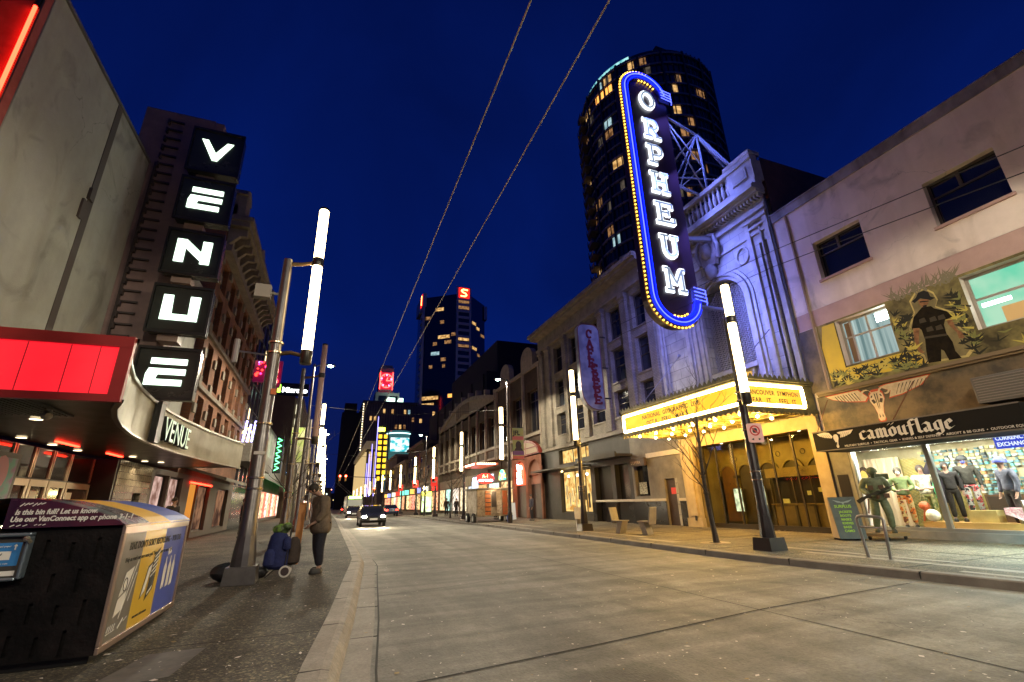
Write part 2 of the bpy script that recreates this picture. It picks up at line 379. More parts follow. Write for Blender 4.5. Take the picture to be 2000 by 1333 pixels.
def sweep(tbl, prof, ys, mb):
    rows = [[(lerp_line(tbl, y) + px, y, pz) for px, pz in prof] for y in ys]
    for a, b in zip(rows, rows[1:]):
        for i in range(len(prof) - 1): mb.quad(a[i], a[i + 1], b[i + 1], b[i])
    return mb
k = MB(); sweep(LK, [(.0, .02), (0, .132), (.17, .134), (.235, .12), (.29, .055), (.315, .004)], YS, k); k.m(1)
y = -8.2
while y < 60:
    x = lerp_line(LK, y); k.box(x + .002, x + .172, y - .006, y + .006, .12, .1355)
    k.add([(x + .172, y - .007, .1355), (x + .24, y - .007, .122), (x + .318, y - .007, .006), (x + .318, y + .007, .006), (x + .24, y + .007, .122), (x + .172, y + .007, .1355)], [(0, 1, 4, 5), (1, 2, 3, 4)])
    y += 1.62 if y < 14 else 3
tag(k.build('kerb', [KERB, SEAL], smooth=False), kind='structure')
k = MB(); sweep(LK, [(.316, .0045), (.6 - .03, .0045)], YS, k); k.m(1)
y = -7.4
while y < 50:
    x = lerp_line(LK, y); k.box(x + .318, lerp_line(GL, y), y - .006, y + .006, .0, .0062); y += 1.7 if y < 14 else 3
tag(k.build('gutter', [GUT, SEAL]), kind='structure')
k = MB(); sweep(RK, [(-.004, .0), (.02, .115), (.05, .133), (.24, .134)], YS, k); k.m(1)
y = -6.
while y < 70:
    x = lerp_line(RK, y); k.box(x + .0, x + .241, y - .007, y + .007, .01, .136); y += 2.3
tag(k.build('kerb', [mat('kerb_right', (.2, .175, .145), .72, c2=(.13, .11, .09), scale=2.2, detail=9, bump=.3, bscale=60), SEAL]), kind='structure')

w = MB()
for a, b in zip(YS, YS[1:]): w.quad((-9, a, .126), (lerp_line(LK, a) - .0, a, .126), (lerp_line(LK, b), b, .126), (-9, b, .126))
w.m(1)
for y in (2.1, 6.2, 13.5, 17.2, 21, 25, 29): w.box(-6, lerp_line(LK, y), y - .008, y + .008, .12, .1275)
w.box(-2.9, -2.885, -8, 60, .12, .1275)
w.m(2)
w.quad((-1.62, 5.02, .1295), (-1.05, 5.16, .1295), (-.95, 6.0, .1295), (-1.42, 5.98, .1295))
tag(w.build('pavement', [WALKL, SEAL, mat('cover_slab', (.115, .105, .095), .6, c2=(.08, .075, .068), scale=9)]), kind='structure')
w = MB()
for a, b in zip(YS, YS[1:]): w.quad((lerp_line(RK, a) + .24, a, .13), (22, a, .13), (22, b, .13), (lerp_line(RK, b) + .24, b, .13))
w.m(1)
for x0, x1, ya, yb in ((9.78, 9.93, 2, 5.2), (10.35, 10.58, 1.5, 8.5), (10.9, 11.05, 5.8, 9.5), (9.75, 10.1, 12.2, 14), (10.3, 10.6, 14.5, 19), (10.4, 10.7, 23, 40)): w.quad((x0, ya, .134), (x1, ya, .134), (x1, yb, .134), (x0, yb, .134))
w.m(2)
for y in (3.2, 5.9, 8.4, 10.2, 12.6, 15.5, 18.5, 22, 26): w.box(lerp_line(RK, y) + .25, 15.6, y - .006, y + .006, .12, .1345)
w.box(12.4, 12.412, 0, 60, .12, .1345)
tag(w.build('pavement', [WALKR, BAND, SEAL]), kind='structure')

# petals and scraps lying on the road and walks
l = MB()
rr = random.Random(3)
for i in range(1500):
    if i < 950: x = rr.uniform(.5, 9); y = 2.6 + 15 * rr.random() ** 1.5; z = .007
    else: x = rr.uniform(-3.2, .0); y = 4.2 + 9 * rr.random() ** 1.5; z = .131
    if i >= 950 and x > lerp_line(LK, y) - .02: x -= .8
    if i < 950 and x < lerp_line(LK, y) + .34: x += .6
    s = rr.uniform(.006, .021) * (1 if rr.random() < .9 else 2.1); a = rr.uniform(0, 6.3); l.m(0 if rr.random() < .8 else 1)
    ca, sa = math.cos(a) * s, math.sin(a) * s; q = rr.uniform(.3, .8); h = rr.uniform(0, .004)
    l.add([(x - ca, y - sa, z), (x + sa * q, y - ca * q, z + h), (x + ca, y + sa, z + .002), (x - sa * q, y + ca * q, z)], [(0, 1, 2, 3)])
tag(l.build('litter', [mat('petal', (.62, .55, .5), .8), mat('dry_leaf', (.3, .22, .1), .8)]), kind='stuff')
# ================================================================= LEFT SIDE
STEEL_DK = mat('dark_metal', (.03, .028, .026), .45, .6)
BLACKP = mat('black_paint', (.012, .012, .012), .35)
RED_NEON = glow('red_neon', (1, .02, .008), 11)
WHITE_LET = glow('white_letter', (.76, 1, .8), 1.5)
STUCCO = mat('grey_stucco', (.43, .43, .385), .8, c2=(.27, .27, .24), scale=.5, detail=13, mix=(.25, .75), bump=.35, bscale=40, streak=.12)

weather(STUCCO, .004, .35, .55)
club = thing('nightclub_building', 'pale grey rendered nightclub with red neon recess and curved canopy', 'building', (-6, 12, 0))
b = MB()
b.box(-6.3, -6, 9.25, 12.32, 3.6, 11.45); b.box(-6.3, -6, 12.46, 15, 3.6, 11.45); b.box(-6.3, -6.04, 12.32, 12.46, 3.6, 11.45)
b.box(-6.5, -6.304, 9.25, 24, 3.6, 11.3)
b.build('wall', STUCCO, club, bevel=.012)
b = MB(); b.box(-6.37, -5.96, 9.2, 15.03, 11.455, 11.53); b.build('coping', mat('coping_metal', (.16, .15, .14), .5, .3), club)
b = MB(); b.box(-6.035, -5.985, 12.27, 12.51, 3.9, 11.44); b.box(-6.05, -5.93, 12.2, 12.4, 8.5, 8.8); b.box(-6.05, -5.95, 12.05, 12.2, 7.9, 8.4); b.build('joint_cover', mat('joint_brown', (.075, .055, .05), .6), club)
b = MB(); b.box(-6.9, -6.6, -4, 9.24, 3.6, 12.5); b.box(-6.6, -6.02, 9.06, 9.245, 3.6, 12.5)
b.build('neon_recess', mat('recess_render', (.42, .09, .07), .7, c2=(.28, .05, .04), scale=3), club)  # red of the neon light put into the render colour
b = MB(); b.tube([(-6.08, 9.0, 3.9), (-6.08, 9.0, 10.6)], .03, 10); b.build('neon_tube', RED_NEON, club)
b = MB(); b.tube([(-6.08, 9.0, 10.62), (-6.08, 9.0, 11.2)], .035, 8); b.box(-6.1, -6.02, 9.02, 9.05, 4, 11.2); b.build('neon_bracket', STEEL_DK, club)

# --- entrance under the canopy
DOORM = mat('champagne_metal', (.42, .36, .27), .35, .7)
DARKW = mat('entrance_black', (.014, .012, .012), .3)
DGL = mat('dark_pane', (.012, .013, .016), .06, spec=.8)
b = MB(); b.box(-6.9, -6.62, 10, 18, .13, 2.95); b.box(-6.62, -6.02, 17.86, 18, .13, 2.95); b.build('entrance_wall', DARKW, club)
for i, (y0, y1) in enumerate([(13.0, 13.75), (13.8, 14.6), (14.65, 15.45), (15.5, 16.35), (16.4, 17.8)]):
    f = MB(); x = -6.6
    f.box(x, x + .07, y0, y0 + .1, .15, 2.2); f.box(x, x + .07, y1 - .1, y1, .15, 2.2); f.box(x, x + .07, y0 + .1, y1 - .1, 2.05, 2.2); f.box(x, x + .07, y0 + .1, y1 - .1, .15, .4)
    d = f.build('door', DOORM, club)
    MB().quad((x + .03, y0 + .1, .4), (x + .03, y1 - .1, .4), (x + .03, y1 - .1, 2.05), (x + .03, y0 + .1, 2.05)).build('pane', mat('door_pane', (.05, .035, .028), .08, spec=.7), d)
    f = MB(); f.box(x, x + .05, y0, y0 + .04, 2.24, 2.93); f.box(x, x + .05, y1 - .04, y1, 2.24, 2.93); t = f.build('transom', DOORM, club)
    MB().quad((x + .02, y0, 2.24), (x + .02, y1, 2.24), (x + .02, y1, 2.93), (x + .02, y0, 2.93)).build('pane', DGL, t)
    if i in (0, 2, 4):
        n = MB(); n.box(x + .032, x + .036, y0 + .2, y0 + .5, 1.75, 1.95); n.build('notice', mat('notice_paper', (.6, .68, .6), .6), d)
    if i in (2, 4):
        n = MB(); n.prism([(.15 * math.cos(a * .4), .15 * math.sin(a * .4)) for a in range(16)], (x + .034, y0 + .32, 1.5), UY, UZ, UX, .004); n.build('sticker', mat('red_sticker', (.6, .05, .04), .5), d)
# poster board beside the doors
pb = thing('poster_board', 'black poster case with purple and teal artwork beside the club doors', 'poster', (-6.0, 11.9, .13))
b = MB(); b.box(-6.2, -6.0, 10.9, 12.9, .13, 2.6); b.build('case', BLACKP, pb)
pm = mat('poster_art', (.16, .05, .2), .4, c2=(.06, .26, .25), scale=2.4, mix=(.4, .58), detail=2)
b = MB(); b.quad((-5.995, 11.0, .3), (-5.995, 12.8, .3), (-5.995, 12.8, 2.5), (-5.995, 11.0, 2.5)); b.m(1)
b.flat([(0, 0), (.5, .25), (.9, .1), (.6, .45), (.75, .9), (.42, .62), (.1, .85), (.2, .42)], (-5.988, 11.5, 1.3), UY, UZ)
b.m(2); b.flat([(.25 * math.cos(a * .5) + .4, .33 * math.sin(a * .5) + .3) for a in range(13)], (-5.985, 11.9, 1.9), UY, UZ)
b.build('artwork', [pm, mat('poster_green', (.2, .42, .36), .4), mat('poster_pink', (.4, .13, .2), .4)], pb)

# --- canopy: flat soffit, red lit end, curved fascia
ZB, ZT = 3.0, 3.9
fb = [(-3.0, 8.45), (-3.28, 9.1), (-3.55, 9.95), (-3.8, 10.95), (-4.0, 12.1), (-4.12, 13.4), (-4.16, 14.8), (-4.12, 16.2), (-4.0, 17.7), (-3.82, 19.2), (-3.6, 20.7), (-3.38, 22.2)]
can = thing('canopy', 'curved champagne metal canopy with a red lit end over the nightclub doors', 'canopy', (-4.5, 14, 3))
FASM = mat('fascia_metal', (.27, .245, .17), .42, .4, c2=(.2, .18, .125), scale=1.5, bump=.06, bscale=3)
f = MB()
for (a, b_), (c, d) in zip(fb, fb[1:]):
    f.quad((a, b_, ZB), (c, d, ZB), (c, d, ZT), (a, b_, ZT))
f.quad((fb[-1][0], fb[-1][1], ZB), (-6, 22.2, ZB), (-6, 22.2, ZT), (fb[-1][0], fb[-1][1], ZT))
f.build('fascia', FASM, can, smooth=True)
for nm, z0, z1, o in (('top_rail', ZT, ZT + .07, .05), ('bottom_rail', ZB - .045, ZB, .035)):
    f = MB()
    for (a, b_), (c, d) in zip(fb, fb[1:]):
        f.add([(a + o, b_, z0), (c + o, d, z0), (c + o, d, z1), (a + o, b_, z1), (a - .05, b_, z0), (c - .05, d, z0), (c - .05, d, z1), (a - .05, b_, z1)], [(0, 1, 2, 3), (3, 2, 6, 7), (0, 4, 5, 1), (4, 7, 6, 5)])
    f.build(nm, mat('rail_metal', (.3, .28, .24), .3, .8), can)
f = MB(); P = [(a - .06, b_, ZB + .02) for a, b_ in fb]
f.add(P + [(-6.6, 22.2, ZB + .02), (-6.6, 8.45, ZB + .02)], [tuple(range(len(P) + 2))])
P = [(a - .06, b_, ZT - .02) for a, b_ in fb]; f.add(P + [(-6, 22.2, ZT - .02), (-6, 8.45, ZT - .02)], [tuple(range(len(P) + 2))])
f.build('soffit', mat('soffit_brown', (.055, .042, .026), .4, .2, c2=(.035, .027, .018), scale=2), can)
f = MB(); x = -6.5
while x < -4.2: f.box(x, x + .03, 8.5, 10.2, ZB - .012, ZB + .018); x += .09
f.build('soffit_ribs', mat('rib_dark', (.05, .042, .035), .5), can)
f = MB(); f.box(-6.3, -3.16, 8.42, 8.46, ZB + .06, ZT - .1); f.build('red_panel', mat('red_sheet', (.75, .045, .06), .35, c2=(.62, .03, .045), scale=2, emit=(1, .012, .028), es=.4), can)
f = MB(); f.box(-6.3, -2.99, 8.38, 8.47, ZT - .1, ZT + .07); f.box(-6.3, -2.99, 8.38, 8.47, ZB - .05, ZB + .06); f.box(-3.16, -2.99, 8.385, 8.47, ZB + .06, ZT - .1)
f.m(1)
for x in (-5.9, -5.35, -4.8, -4.25, -3.75, -3.4): f.box(x, x + .007, 8.412, 8.43, ZB + .07, ZT - .11)
f.build('end_frame', [mat('red_frame', (.28, .02, .02), .4), mat('seam_red', (.2, .012, .014), .5)], can)
for (x, y) in ((-6.3, 11.4), (-6.3, 13.3), (-6.3, 14.6), (-6.3, 15.9), (-5.6, 17.6), (-5.75, 19.2), (-5.4, 19.6), (-4.9, 10.6)):
    f = MB(); f.lathe((x, y, ZB - .012), [(.09, 0), (.09, .02)], 14); o = f.build('downlight', glow('warm_spot', (1, .78, .45), 2.5), can)
    f = MB(); f.lathe((x, y, ZB - .008), [(.115, 0), (.12, .012)], 14); f.build('trim_ring', DOORM, o)
    lamp('SPOT', (x, y, ZB - .05), 22, (1, .72, .4), can, .06, spot=120)
for y0, y1, x in ((13.9, 15.0, -5.95), (16.6, 17.7, -5.9)):
    MB().box(x - .03, x + .03, y0, y1, ZB - .02, ZB + .012).build('red_strip', RED_NEON, can)
cm = MB(); cm.ball((-4.3, 9.55, 2.9), .075, 12); cm.tube([(-4.3, 9.55, 3.0), (-4.3, 9.55, 2.94)], .05, 10); cm.tube([(-4.3, 9.5, 2.93), (-4.2, 9.36, 2.88)], .035, 8)
tag(cm.build('security_camera', mat('camera_cream', (.55, .5, .42), .4), smooth=True, loc=(-4.3, 9.55, 2.9)), 'cream dome camera hanging under the canopy behind the red panel', 'camera')
cl = thing('wall_sign', 'thin white channel letters standing on the curved canopy fascia', 'sign', (-4.1, 16.2, 3.3))
f = MB(); f.box(-4.12, -3.98, 13.6, 13.95, ZB - .02, ZT + .05); f.build('backing_post', BLACKP, cl)
text('VENUE', .8, (-4.0, 14.05, 3.12), (-.0, 1, 0), UZ, mat('letter_dark', (.03, .03, .028), .4), cl, name='letter_side', ext=.05, bold=.014, sx=.98)
text('VENUE', .8, (-3.945, 14.05, 3.12), (-.0, 1, 0), UZ, mat('letter_cream', (.62, .75, .62), .4, emit=(.6, .9, .65), es=.2), cl, ext=.004, bold=.0, sx=.98)

# --- projecting pylon with five letter boxes
py = thing('pylon_sign', 'tall maroon blade sign with five black letter boxes on the grey club', 'sign', (-5.2, 14.8, 3.9))
b = MB(); b.box(-6.45, -4.55, 14.62, 15.3, 3.9, 13.55); b.box(-4.55, -4.3, 14.62, 15.2, 13.2, 13.5)
b.build('pylon', mat('pylon_maroon', (.26, .17, .155), .55, c2=(.17, .11, .1), scale=1.5, bump=.1), py, bevel=.02)
b = MB(); z = 4.2
while z < 13.3: b.box(-5.78, -5.36, 14.54, 14.6, z, z + .05); b.box(-5.78, -5.73, 14.5, 14.625, z - .12, z + .05); z += .33
b.box(-5.84, -5.79, 14.54, 14.62, 4, 11.5)
b.build('rungs', mat('rung_metal', (.06, .045, .043), .5, .4), py)
def block_letter(ch):
    t = .2
    if ch == 'V': return [[(0, 1), (.2, 1), (.5, .38), (.5, .0), (.42, 0)], [(.5, .38), (.8, 1), (1.0, 1), (.58, 0), (.5, 0)]]
    if ch == 'E': return [[(.07, .78), (1, .78), (1, 1), (.07, 1)], [(0, .4), (1, .4), (1, .62), (.06, .62)], [(0, 0), (.95, 0), (.95, .22), (0, .22)], [(0, .22), (.26, .22), (.3, .4), (0, .4)]]
    if ch == 'N': return [[(0, 0), (.27, 0), (.27, 1), (0, 1)], [(.73, 0), (1, 0), (1, 1), (.73, 1)], [(.27, 1), (.27, .62), (.73, .12), (.73, .5)]]
    if ch == 'U': return [[(0, 0), (.3, .0), (.26, 1), (0, 1)], [(.74, 0), (1, 0), (1, 1), (.72, 1)], [(.3, 0), (.74, 0), (.74, .24), (.29, .24)]]
BOXF = mat('box_face', (.02, .022, .02), .25, c2=(.03, .035, .03), scale=.8)
for ch, z0, z1 in (('V', 11.12, 12.66), ('E', 9.4, 10.84), ('N', 7.66, 9.03), ('U', 5.92, 7.27), ('E', 4.12, 5.47)):
    b = MB(); b.box(-4.86, -3.51, 14.03, 14.4, z0, z1); o = b.build('letter_box', BOXF, py, bevel=.03)
    b = MB(); e = .045
    b.box(-4.89, -3.48, 13.98, 14.05, z0 - .03, z0 + e); b.box(-4.89, -3.48, 13.98, 14.05, z1 - e, z1 + .03); b.box(-4.89, -4.89 + e, 13.98, 14.05, z0 + e, z1 - e); b.box(-3.48 - e, -3.48, 13.98, 14.05, z0 + e, z1 - e)
    b.build('rim', BLACKP, o)
    b = MB(); w_, h_ = (.86, .72); ox, oz = -4.185 - w_ / 2, (z0 + z1) / 2 - h_ / 2 + .03
    for poly in block_letter(ch): b.prism([(ox + p[0] * w_, oz + p[1] * h_) for p in poly], (0, 14.0, 0), UX, UZ, UY, .02)
    b.build('letter', WHITE_LET, o)
    MB().box(-4.62, -4.15, 14.2, 14.62, z0 - .2, z0 - .03).build('bracket', mat('bracket_pink', (.28, .2, .18), .5), py)

# --- shops under the canopy's far half
shop = thing('shop_building', 'glass block shopfront with warm lit windows past the club doors', 'shopfront', (-6, 22, 0))
GLB = brick('glass_blocks', (.32, .3, .25), (.22, .21, .18), (.08, .07, .06), 1, .2, .2, rough=.15, ms=.012)
b = MB(); facade(b, -6, 18.0, 21.1, .13, 2.95, [(19.6, 20.35, .13, 2.0)], .25, -1); b.build('glass_block_wall', GLB, shop)
MB().box(-6.3, -6.2, 19.6, 20.35, .13, 2.0).build('door', DARKW, shop)
WARM1 = glow2('shop_warm', (.95, .6, .3), (.35, .16, .08), .9, 1.6, mix=(.3, .7))
PINKP = glow2('shop_pinkish', (.75, .5, .42), (.22, .11, .08), .55, 2.2, mix=(.35, .65))
for y0, y1, m_ in ((21.4, 23.2, PINKP), (23.4, 25.3, PINKP)): window(shop, -6, y0, y1, .5, 2.75, .2, STEEL_DK, m_, -1)
b = MB(); facade(b, -6.0, 21.1, 38, .13, 2.95, [(21.4, 23.2, .5, 2.75), (23.4, 25.3, .5, 2.75), (26.6, 28.2, .13, 2.6), (28.4, 31, .4, 2.6), (33, 36.5, .4, 2.6)], .25, -1); b.build('shop_wall', mat('shop_brown', (.08, .055, .04), .6), shop)
b = MB(); b.box(-6.2, -6.1, 26.6, 28.2, .13, 2.6); b.build('door', glow('orange_door', (1, .38, .06), .35), shop)
MB().box(-5.98, -5.92, 26.5, 31, 2.62, 2.68).build('red_strip', RED_NEON, shop)
for y0, y1 in ((28.4, 31), (33, 36.5)): window(shop, -6, y0, y1, .4, 2.6, .2, STEEL_DK, glow2('shop_dim%d' % y0, (.3, .15, .08), (.06, .03, .02), .5, 1.5), -1)
aw = MB(); aw.add([(-6, 24.6, 3.3), (-6, 37, 3.3), (-4.2, 37, 2.75), (-4.2, 24.6, 2.75), (-6, 24.6, 3.2), (-6, 37, 3.2), (-4.2, 37, 2.62), (-4.2, 24.6, 2.62)], [(0, 1, 2, 3), (4, 7, 6, 5), (3, 2, 6, 7), (0, 3, 7, 4), (1, 5, 6, 2)])
aw.build('awning', mat('awning_grey', (.12, .11, .09), .6, c2=(.2, .17, .13), scale=1, mix=(.5, .6)), shop)

# --- ornate brick building
RB = brick('orange_brick', (.22, .075, .028), (.15, .048, .02), (.16, .1, .07), 1, .24, .08)
STN = mat('pale_stone', (.24, .2, .155), .8, c2=(.14, .115, .09), scale=2, bump=.3, bscale=25)
ob = thing('brick_building', 'orange brick building with pale stone quoins and heavy bracketed cornice', 'building', (-6, 30, 0))
holes = []
for i in range(6):
    y0 = 25 + i * 2.2
    for z0 in (4.6, 7.2, 9.8, 12.0): holes.append((y0, y0 + 1.15, z0, z0 + (1.9 if z0 < 12 else 1.5)))
b = MB(); facade(b, -6, 24.2, 38, 2.96, 15.2, holes, .3, -1); b.quad((-6, 24.2, 2.96), (-20, 24.2, 2.96), (-20, 24.2, 15.2), (-6, 24.2, 15.2)); b.box(-20, -6.32, 24.25, 37.95, 0, 15.1)
b.build('wall', RB, ob)
for h in holes: window(ob, -6, h[0], h[1], h[2], h[3], .3, STEEL_DK, DGL, -1, trans=((h[2] + h[3]) / 2,))
b = MB()
for i in range(7):
    y0 = 25 + i * 2.2 - .68
    for z in (4.3, 5.6, 6.9, 8.2, 9.5, 10.8, 12.1, 13.2): b.box(-6, -5.9, y0 - .05, y0 + .36, z, z + .42)
for z in (6.72, 9.3): b.box(-6, -5.86, 24.2, 38, z, z + .2)
b.build('quoins', STN, ob)
b = MB(); b.box(-6, -5.6, 24.1, 38.1, 13.75, 14.1); b.box(-6.2, -5.0, 24.0, 38.2, 15.2, 15.5); b.box(-6.2, -4.85, 23.9, 38.3, 15.5, 15.75); b.box(-6.3, -5.7, 24.1, 38.1, 15.75, 16.5)
y = 24.3
while y < 38: b.prism([(0, 0), (.55, .65), (.85, .65), (.85, 1.05), (0, 1.05)], (-5.95, y, 14.12), UX, UZ, UY, .24); b.box(-5.95, -5.75, y + .4, y + .75, 14.3, 14.9); y += .92
for y in (24.6, 31, 37.4): b.box(-6.2, -5.35, y - .5, y + .5, 15.76, 17.1); b.prism([(-.65, 0), (.65, 0), (.45, .35), (0, .55), (-.45, .35)], (-5.33, y, 17.1), UY, UZ, -UX, .8)
b.build('cornice', STN, ob)

# --- further left: dark glass block, red neon cluster, blank brown block, white lit block
dk = thing('glass_building', 'dark purple glass office block beyond the orange brick building', 'building', (-9, 45, 0))
b = MB(); b.box(-24, -6.4, 38.2, 54, 0, 19.5); b.build('wall', mat('purple_glass', (.02, .018, .03), .15, c2=(.03, .05, .06), scale=.6, spec=.8), dk)
b = MB()
for z in range(3, 20, 2): b.box(-6.4, -6.3, 38.25, 54, z, z + .08)
for y in range(39, 54, 2): b.box(-6.4, -6.28, y, y + .07, 3, 19.4)
b.box(-6.6, -6.25, 38.2, 38.6, 3, 19.8)
b.build('mullions', mat('mullion_grey', (.12, .1, .13), .4, .5), dk)
for i, (y, z) in enumerate(((39.2, 8.2), (41.2, 8.2), (43, 6.2), (47.2, 10.2), (45.2, 14.2), (39.2, 12.3), (49.1, 6.3))): MB().box(-6.37, -6.33, y, y + .9, z, z + .8).build('lit_window', glow('warm_window', (1, .72, .36), 1.4), dk)
MB().box(-7, -5.3, 38.0, 52, 4.6, 5.9).build('ledge', mat('ledge_grey', (.22, .2, .17), .7, c2=(.15, .13, .11)), dk)
rs = thing('neon_sign', 'cluster of red and magenta neon bulbs on the dark glass block', 'sign', (-5.6, 40, 11.5))
b = MB(); b.box(-6.25, -4.9, 40.2, 40.5, 10.9, 12.6); b.box(-4.75, -4.3, 40.6, 40.9, 10.6, 12.8); b.build('backing', mat('magenta_back', (.2, .01, .06), .5, emit=(.6, .02, .2), es=.06), rs)
rq = random.Random(5)
for i in range(26):
    x = rq.uniform(-6.15, -4.95) if i < 20 else rq.uniform(-4.7, -4.35); z = rq.uniform(11.0, 12.5)
    MB().ball((x, 40.12 if i < 20 else 40.52, z), rq.uniform(.06, .12), 8).build('bulb', glow(*[('bulb_red', (1, .03, .02), 3), ('bulb_mag', (1, .03, .2), 2.5), ('bulb_vio', (.3, .2, 1), 3)][0 if rq.random() < .65 else rq.choice((1, 2))]), rs)
vs = thing('neon_sign', 'small violet and yellow neon shop sign low on the dark glass block', 'sign', (-5.5, 39, 6.4))
b = MB()
for i in range(5): b.tube([(-6.2 + i * .28, 38.15, 5.95), (-6.1 + i * .28, 38.15, 7.2 + .25 * (i % 2))], .06, 6)
b.build('tubes', glow('violet_neon', (.45, .4, 1), 5), vs); MB().tube([(-6.1, 38.1, 6.5), (-5.7, 38.1, 6.9), (-5.3, 38.1, 6.5)], .05, 6).build('yellow_tube', glow('yellow_neon', (1, .8, .1), 5), vs)

mb_ = thing('brown_building', 'blank brown walled block with lit green and white sign on top', 'building', (-8, 80, 0))
b = MB(); b.box(-25, -5.6, 75, 98, 0, 17.2); b.build('wall', mat('brown_render', (.12, .075, .05), .8, c2=(.09, .055, .038), scale=.5), mb_)
b = MB(); b.box(-5.6, -4.4, 75.4, 98, 0, 17.0); b.build('side_bay', mat('bay_beige', (.3, .26, .18), .7, c2=(.2, .17, .11), scale=1.5), mb_)
for k in range(5):
    for j in range(4): MB().box(-5.35, -4.65, 75.3, 75.38, 6.2 + k * 2.1, 7.6 + k * 2.1).build('lit_window', glow('pale_window', (.9, .85, .6), .9), mb_) if j == 0 else None
sg = thing('roof_sign', 'dark rooftop sign box with white letters and green square', 'sign', (-6.5, 75, 17.6))
b = MB(); b.box(-8.3, -3.9, 74.8, 75.3, 17.25, 19.1); b.build('sign_box', BLACKP, sg)
text('Microso', 1.05, (-7.55, 74.78, 17.7), UX, UZ, glow('sign_white', (.95, 1, 1), 4), sg, ext=.02, bold=.02)
MB().box(-8.15, -7.75, 74.74, 74.79, 17.6, 18.8).build('green_square', glow('sign_green', (.35, 1, .05), 3), sg)

lb = thing('low_building', 'low pale shop building with green awning beyond the brown shops', 'building', (-6, 60, 0))
b = MB(); b.box(-18, -6.1, 54.2, 74.6, 0, 9.5); b.build('wall', mat('pale_block', (.3, .29, .27), .8, c2=(.2, .19, .18), scale=.8), lb)
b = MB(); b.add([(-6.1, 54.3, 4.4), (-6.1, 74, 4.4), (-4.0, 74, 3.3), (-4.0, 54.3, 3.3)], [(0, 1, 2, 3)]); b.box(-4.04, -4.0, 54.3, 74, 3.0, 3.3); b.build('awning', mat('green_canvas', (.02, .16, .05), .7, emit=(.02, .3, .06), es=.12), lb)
for i in range(9): MB().box(-6.06, -6.0, 54.8 + i * 2.15, 56.6 + i * 2.15, .5, 3).build('window', glow2('store_mix%d' % (i % 3), ((1, .55, .3), (1, .2, .12), (.9, .8, .6))[i % 3], (.25, .04, .03), 1.3, 2.5), lb)
for i, (n, c) in enumerate((('green', (.1, 1, .25)), ('blue', (.2, .45, 1)))):
    bs = thing('blade_sign', ('tall green neon blade sign over the green awning', 'tall blue neon blade sign beside the green one')[i], 'sign', (-5.2 + i * 1.0, 58 + 4 * i, 7))
    MB().box(-5.7 + i, -4.9 + i, 58 + 4 * i, 58.3 + 4 * i, 5.0, 9.0).build('sign_box', BLACKP, bs)
    q = MB()
    for j in range(6): q.tube([(-5.55 + i, 57.95 + 4 * i, 5.3 + j * .6), (-5.1 + i, 57.95 + 4 * i, 5.55 + j * .6), (-5.5 + i, 57.95 + 4 * i, 5.75 + j * .6)], .055, 6)
    q.build('neon', glow('neon_' + n, c, 5), bs)
for i, (y0, y1, h, c) in enumerate(((98.3, 125, 13, (.2, .17, .12)), (125.3, 160, 19, (.12, .1, .08)), (160.3, 230, 15, (.16, .13, .1)))):
    q = thing('row_building', ('beige', 'dark brown', 'farthest tan')[i] + ' shop building far up the left side', 'building', (-6, y0, 0))
    MB().box(-26, -5.6, y0, y1, 0, h).build('wall', mat('row_wall%d' % i, c, .8, c2=tuple(v * .7 for v in c), scale=.4), q)
    for k in range(int((y1 - y0) / 4)):
        for z in range(5, int(h) - 2, 3): MB().box(-5.62, -5.55, y0 + 1 + k * 4, y0 + 2.6 + k * 4, z, z + 1.7).build('window', (glow('warm_window', (1, .72, .36), 1.4) if (k * 7 + z * 3 + i) % 5 == 0 else DGL), q)
        MB().box(-5.62, -5.5, y0 + .6 + k * 4, y0 + 3.4 + k * 4, .6, 3.2).build('shop_window', glow2('store_far%d' % (k % 4), ((1, .6, .3), (1, .25, .15), (.8, .9, 1), (1, .8, .3))[k % 4], (.3, .1, .05), 2, 1.5), q)
# ================================================================= RIGHT SIDE
XF = 15.7
MX = Vector((-1, 0, 0)); RY = Vector((0, -1, 0))
def stroke(mb, pts, t, o, u, w, n, d0, step=.0015, dep=.01, cnt=[0]):
    """broad line of width t along pts (2-D metres); every stroke sits a hair further out so that none share a plane"""
    for (ax, ay), (bx, by) in zip(pts, pts[1:]):
        v = Vector((bx - ax, by - ay)); L = v.length
        if L < 1e-5: continue
        v /= L; q = Vector((-v.y, v.x)) * t / 2; e = v * t * .12; cnt[0] += 1; off = d0 + (cnt[0] % 7) * step
        P = [(ax - e.x + q.x, ay - e.y + q.y), (ax - e.x - q.x, ay - e.y - q.y), (bx + e.x - q.x, by + e.y - q.y), (bx + e.x + q.x, by + e.y + q.y)]
        mb.prism(P, Vector(o) + Vector(n) * off, u, w, Vector(n), -dep - off)
def arc(cx, cy, rx, ry, a0, a1, n=10): return [(cx + rx * math.cos(R(a0 + (a1 - a0) * i / n)), cy + ry * math.sin(R(a0 + (a1 - a0) * i / n))) for i in range(n + 1)]
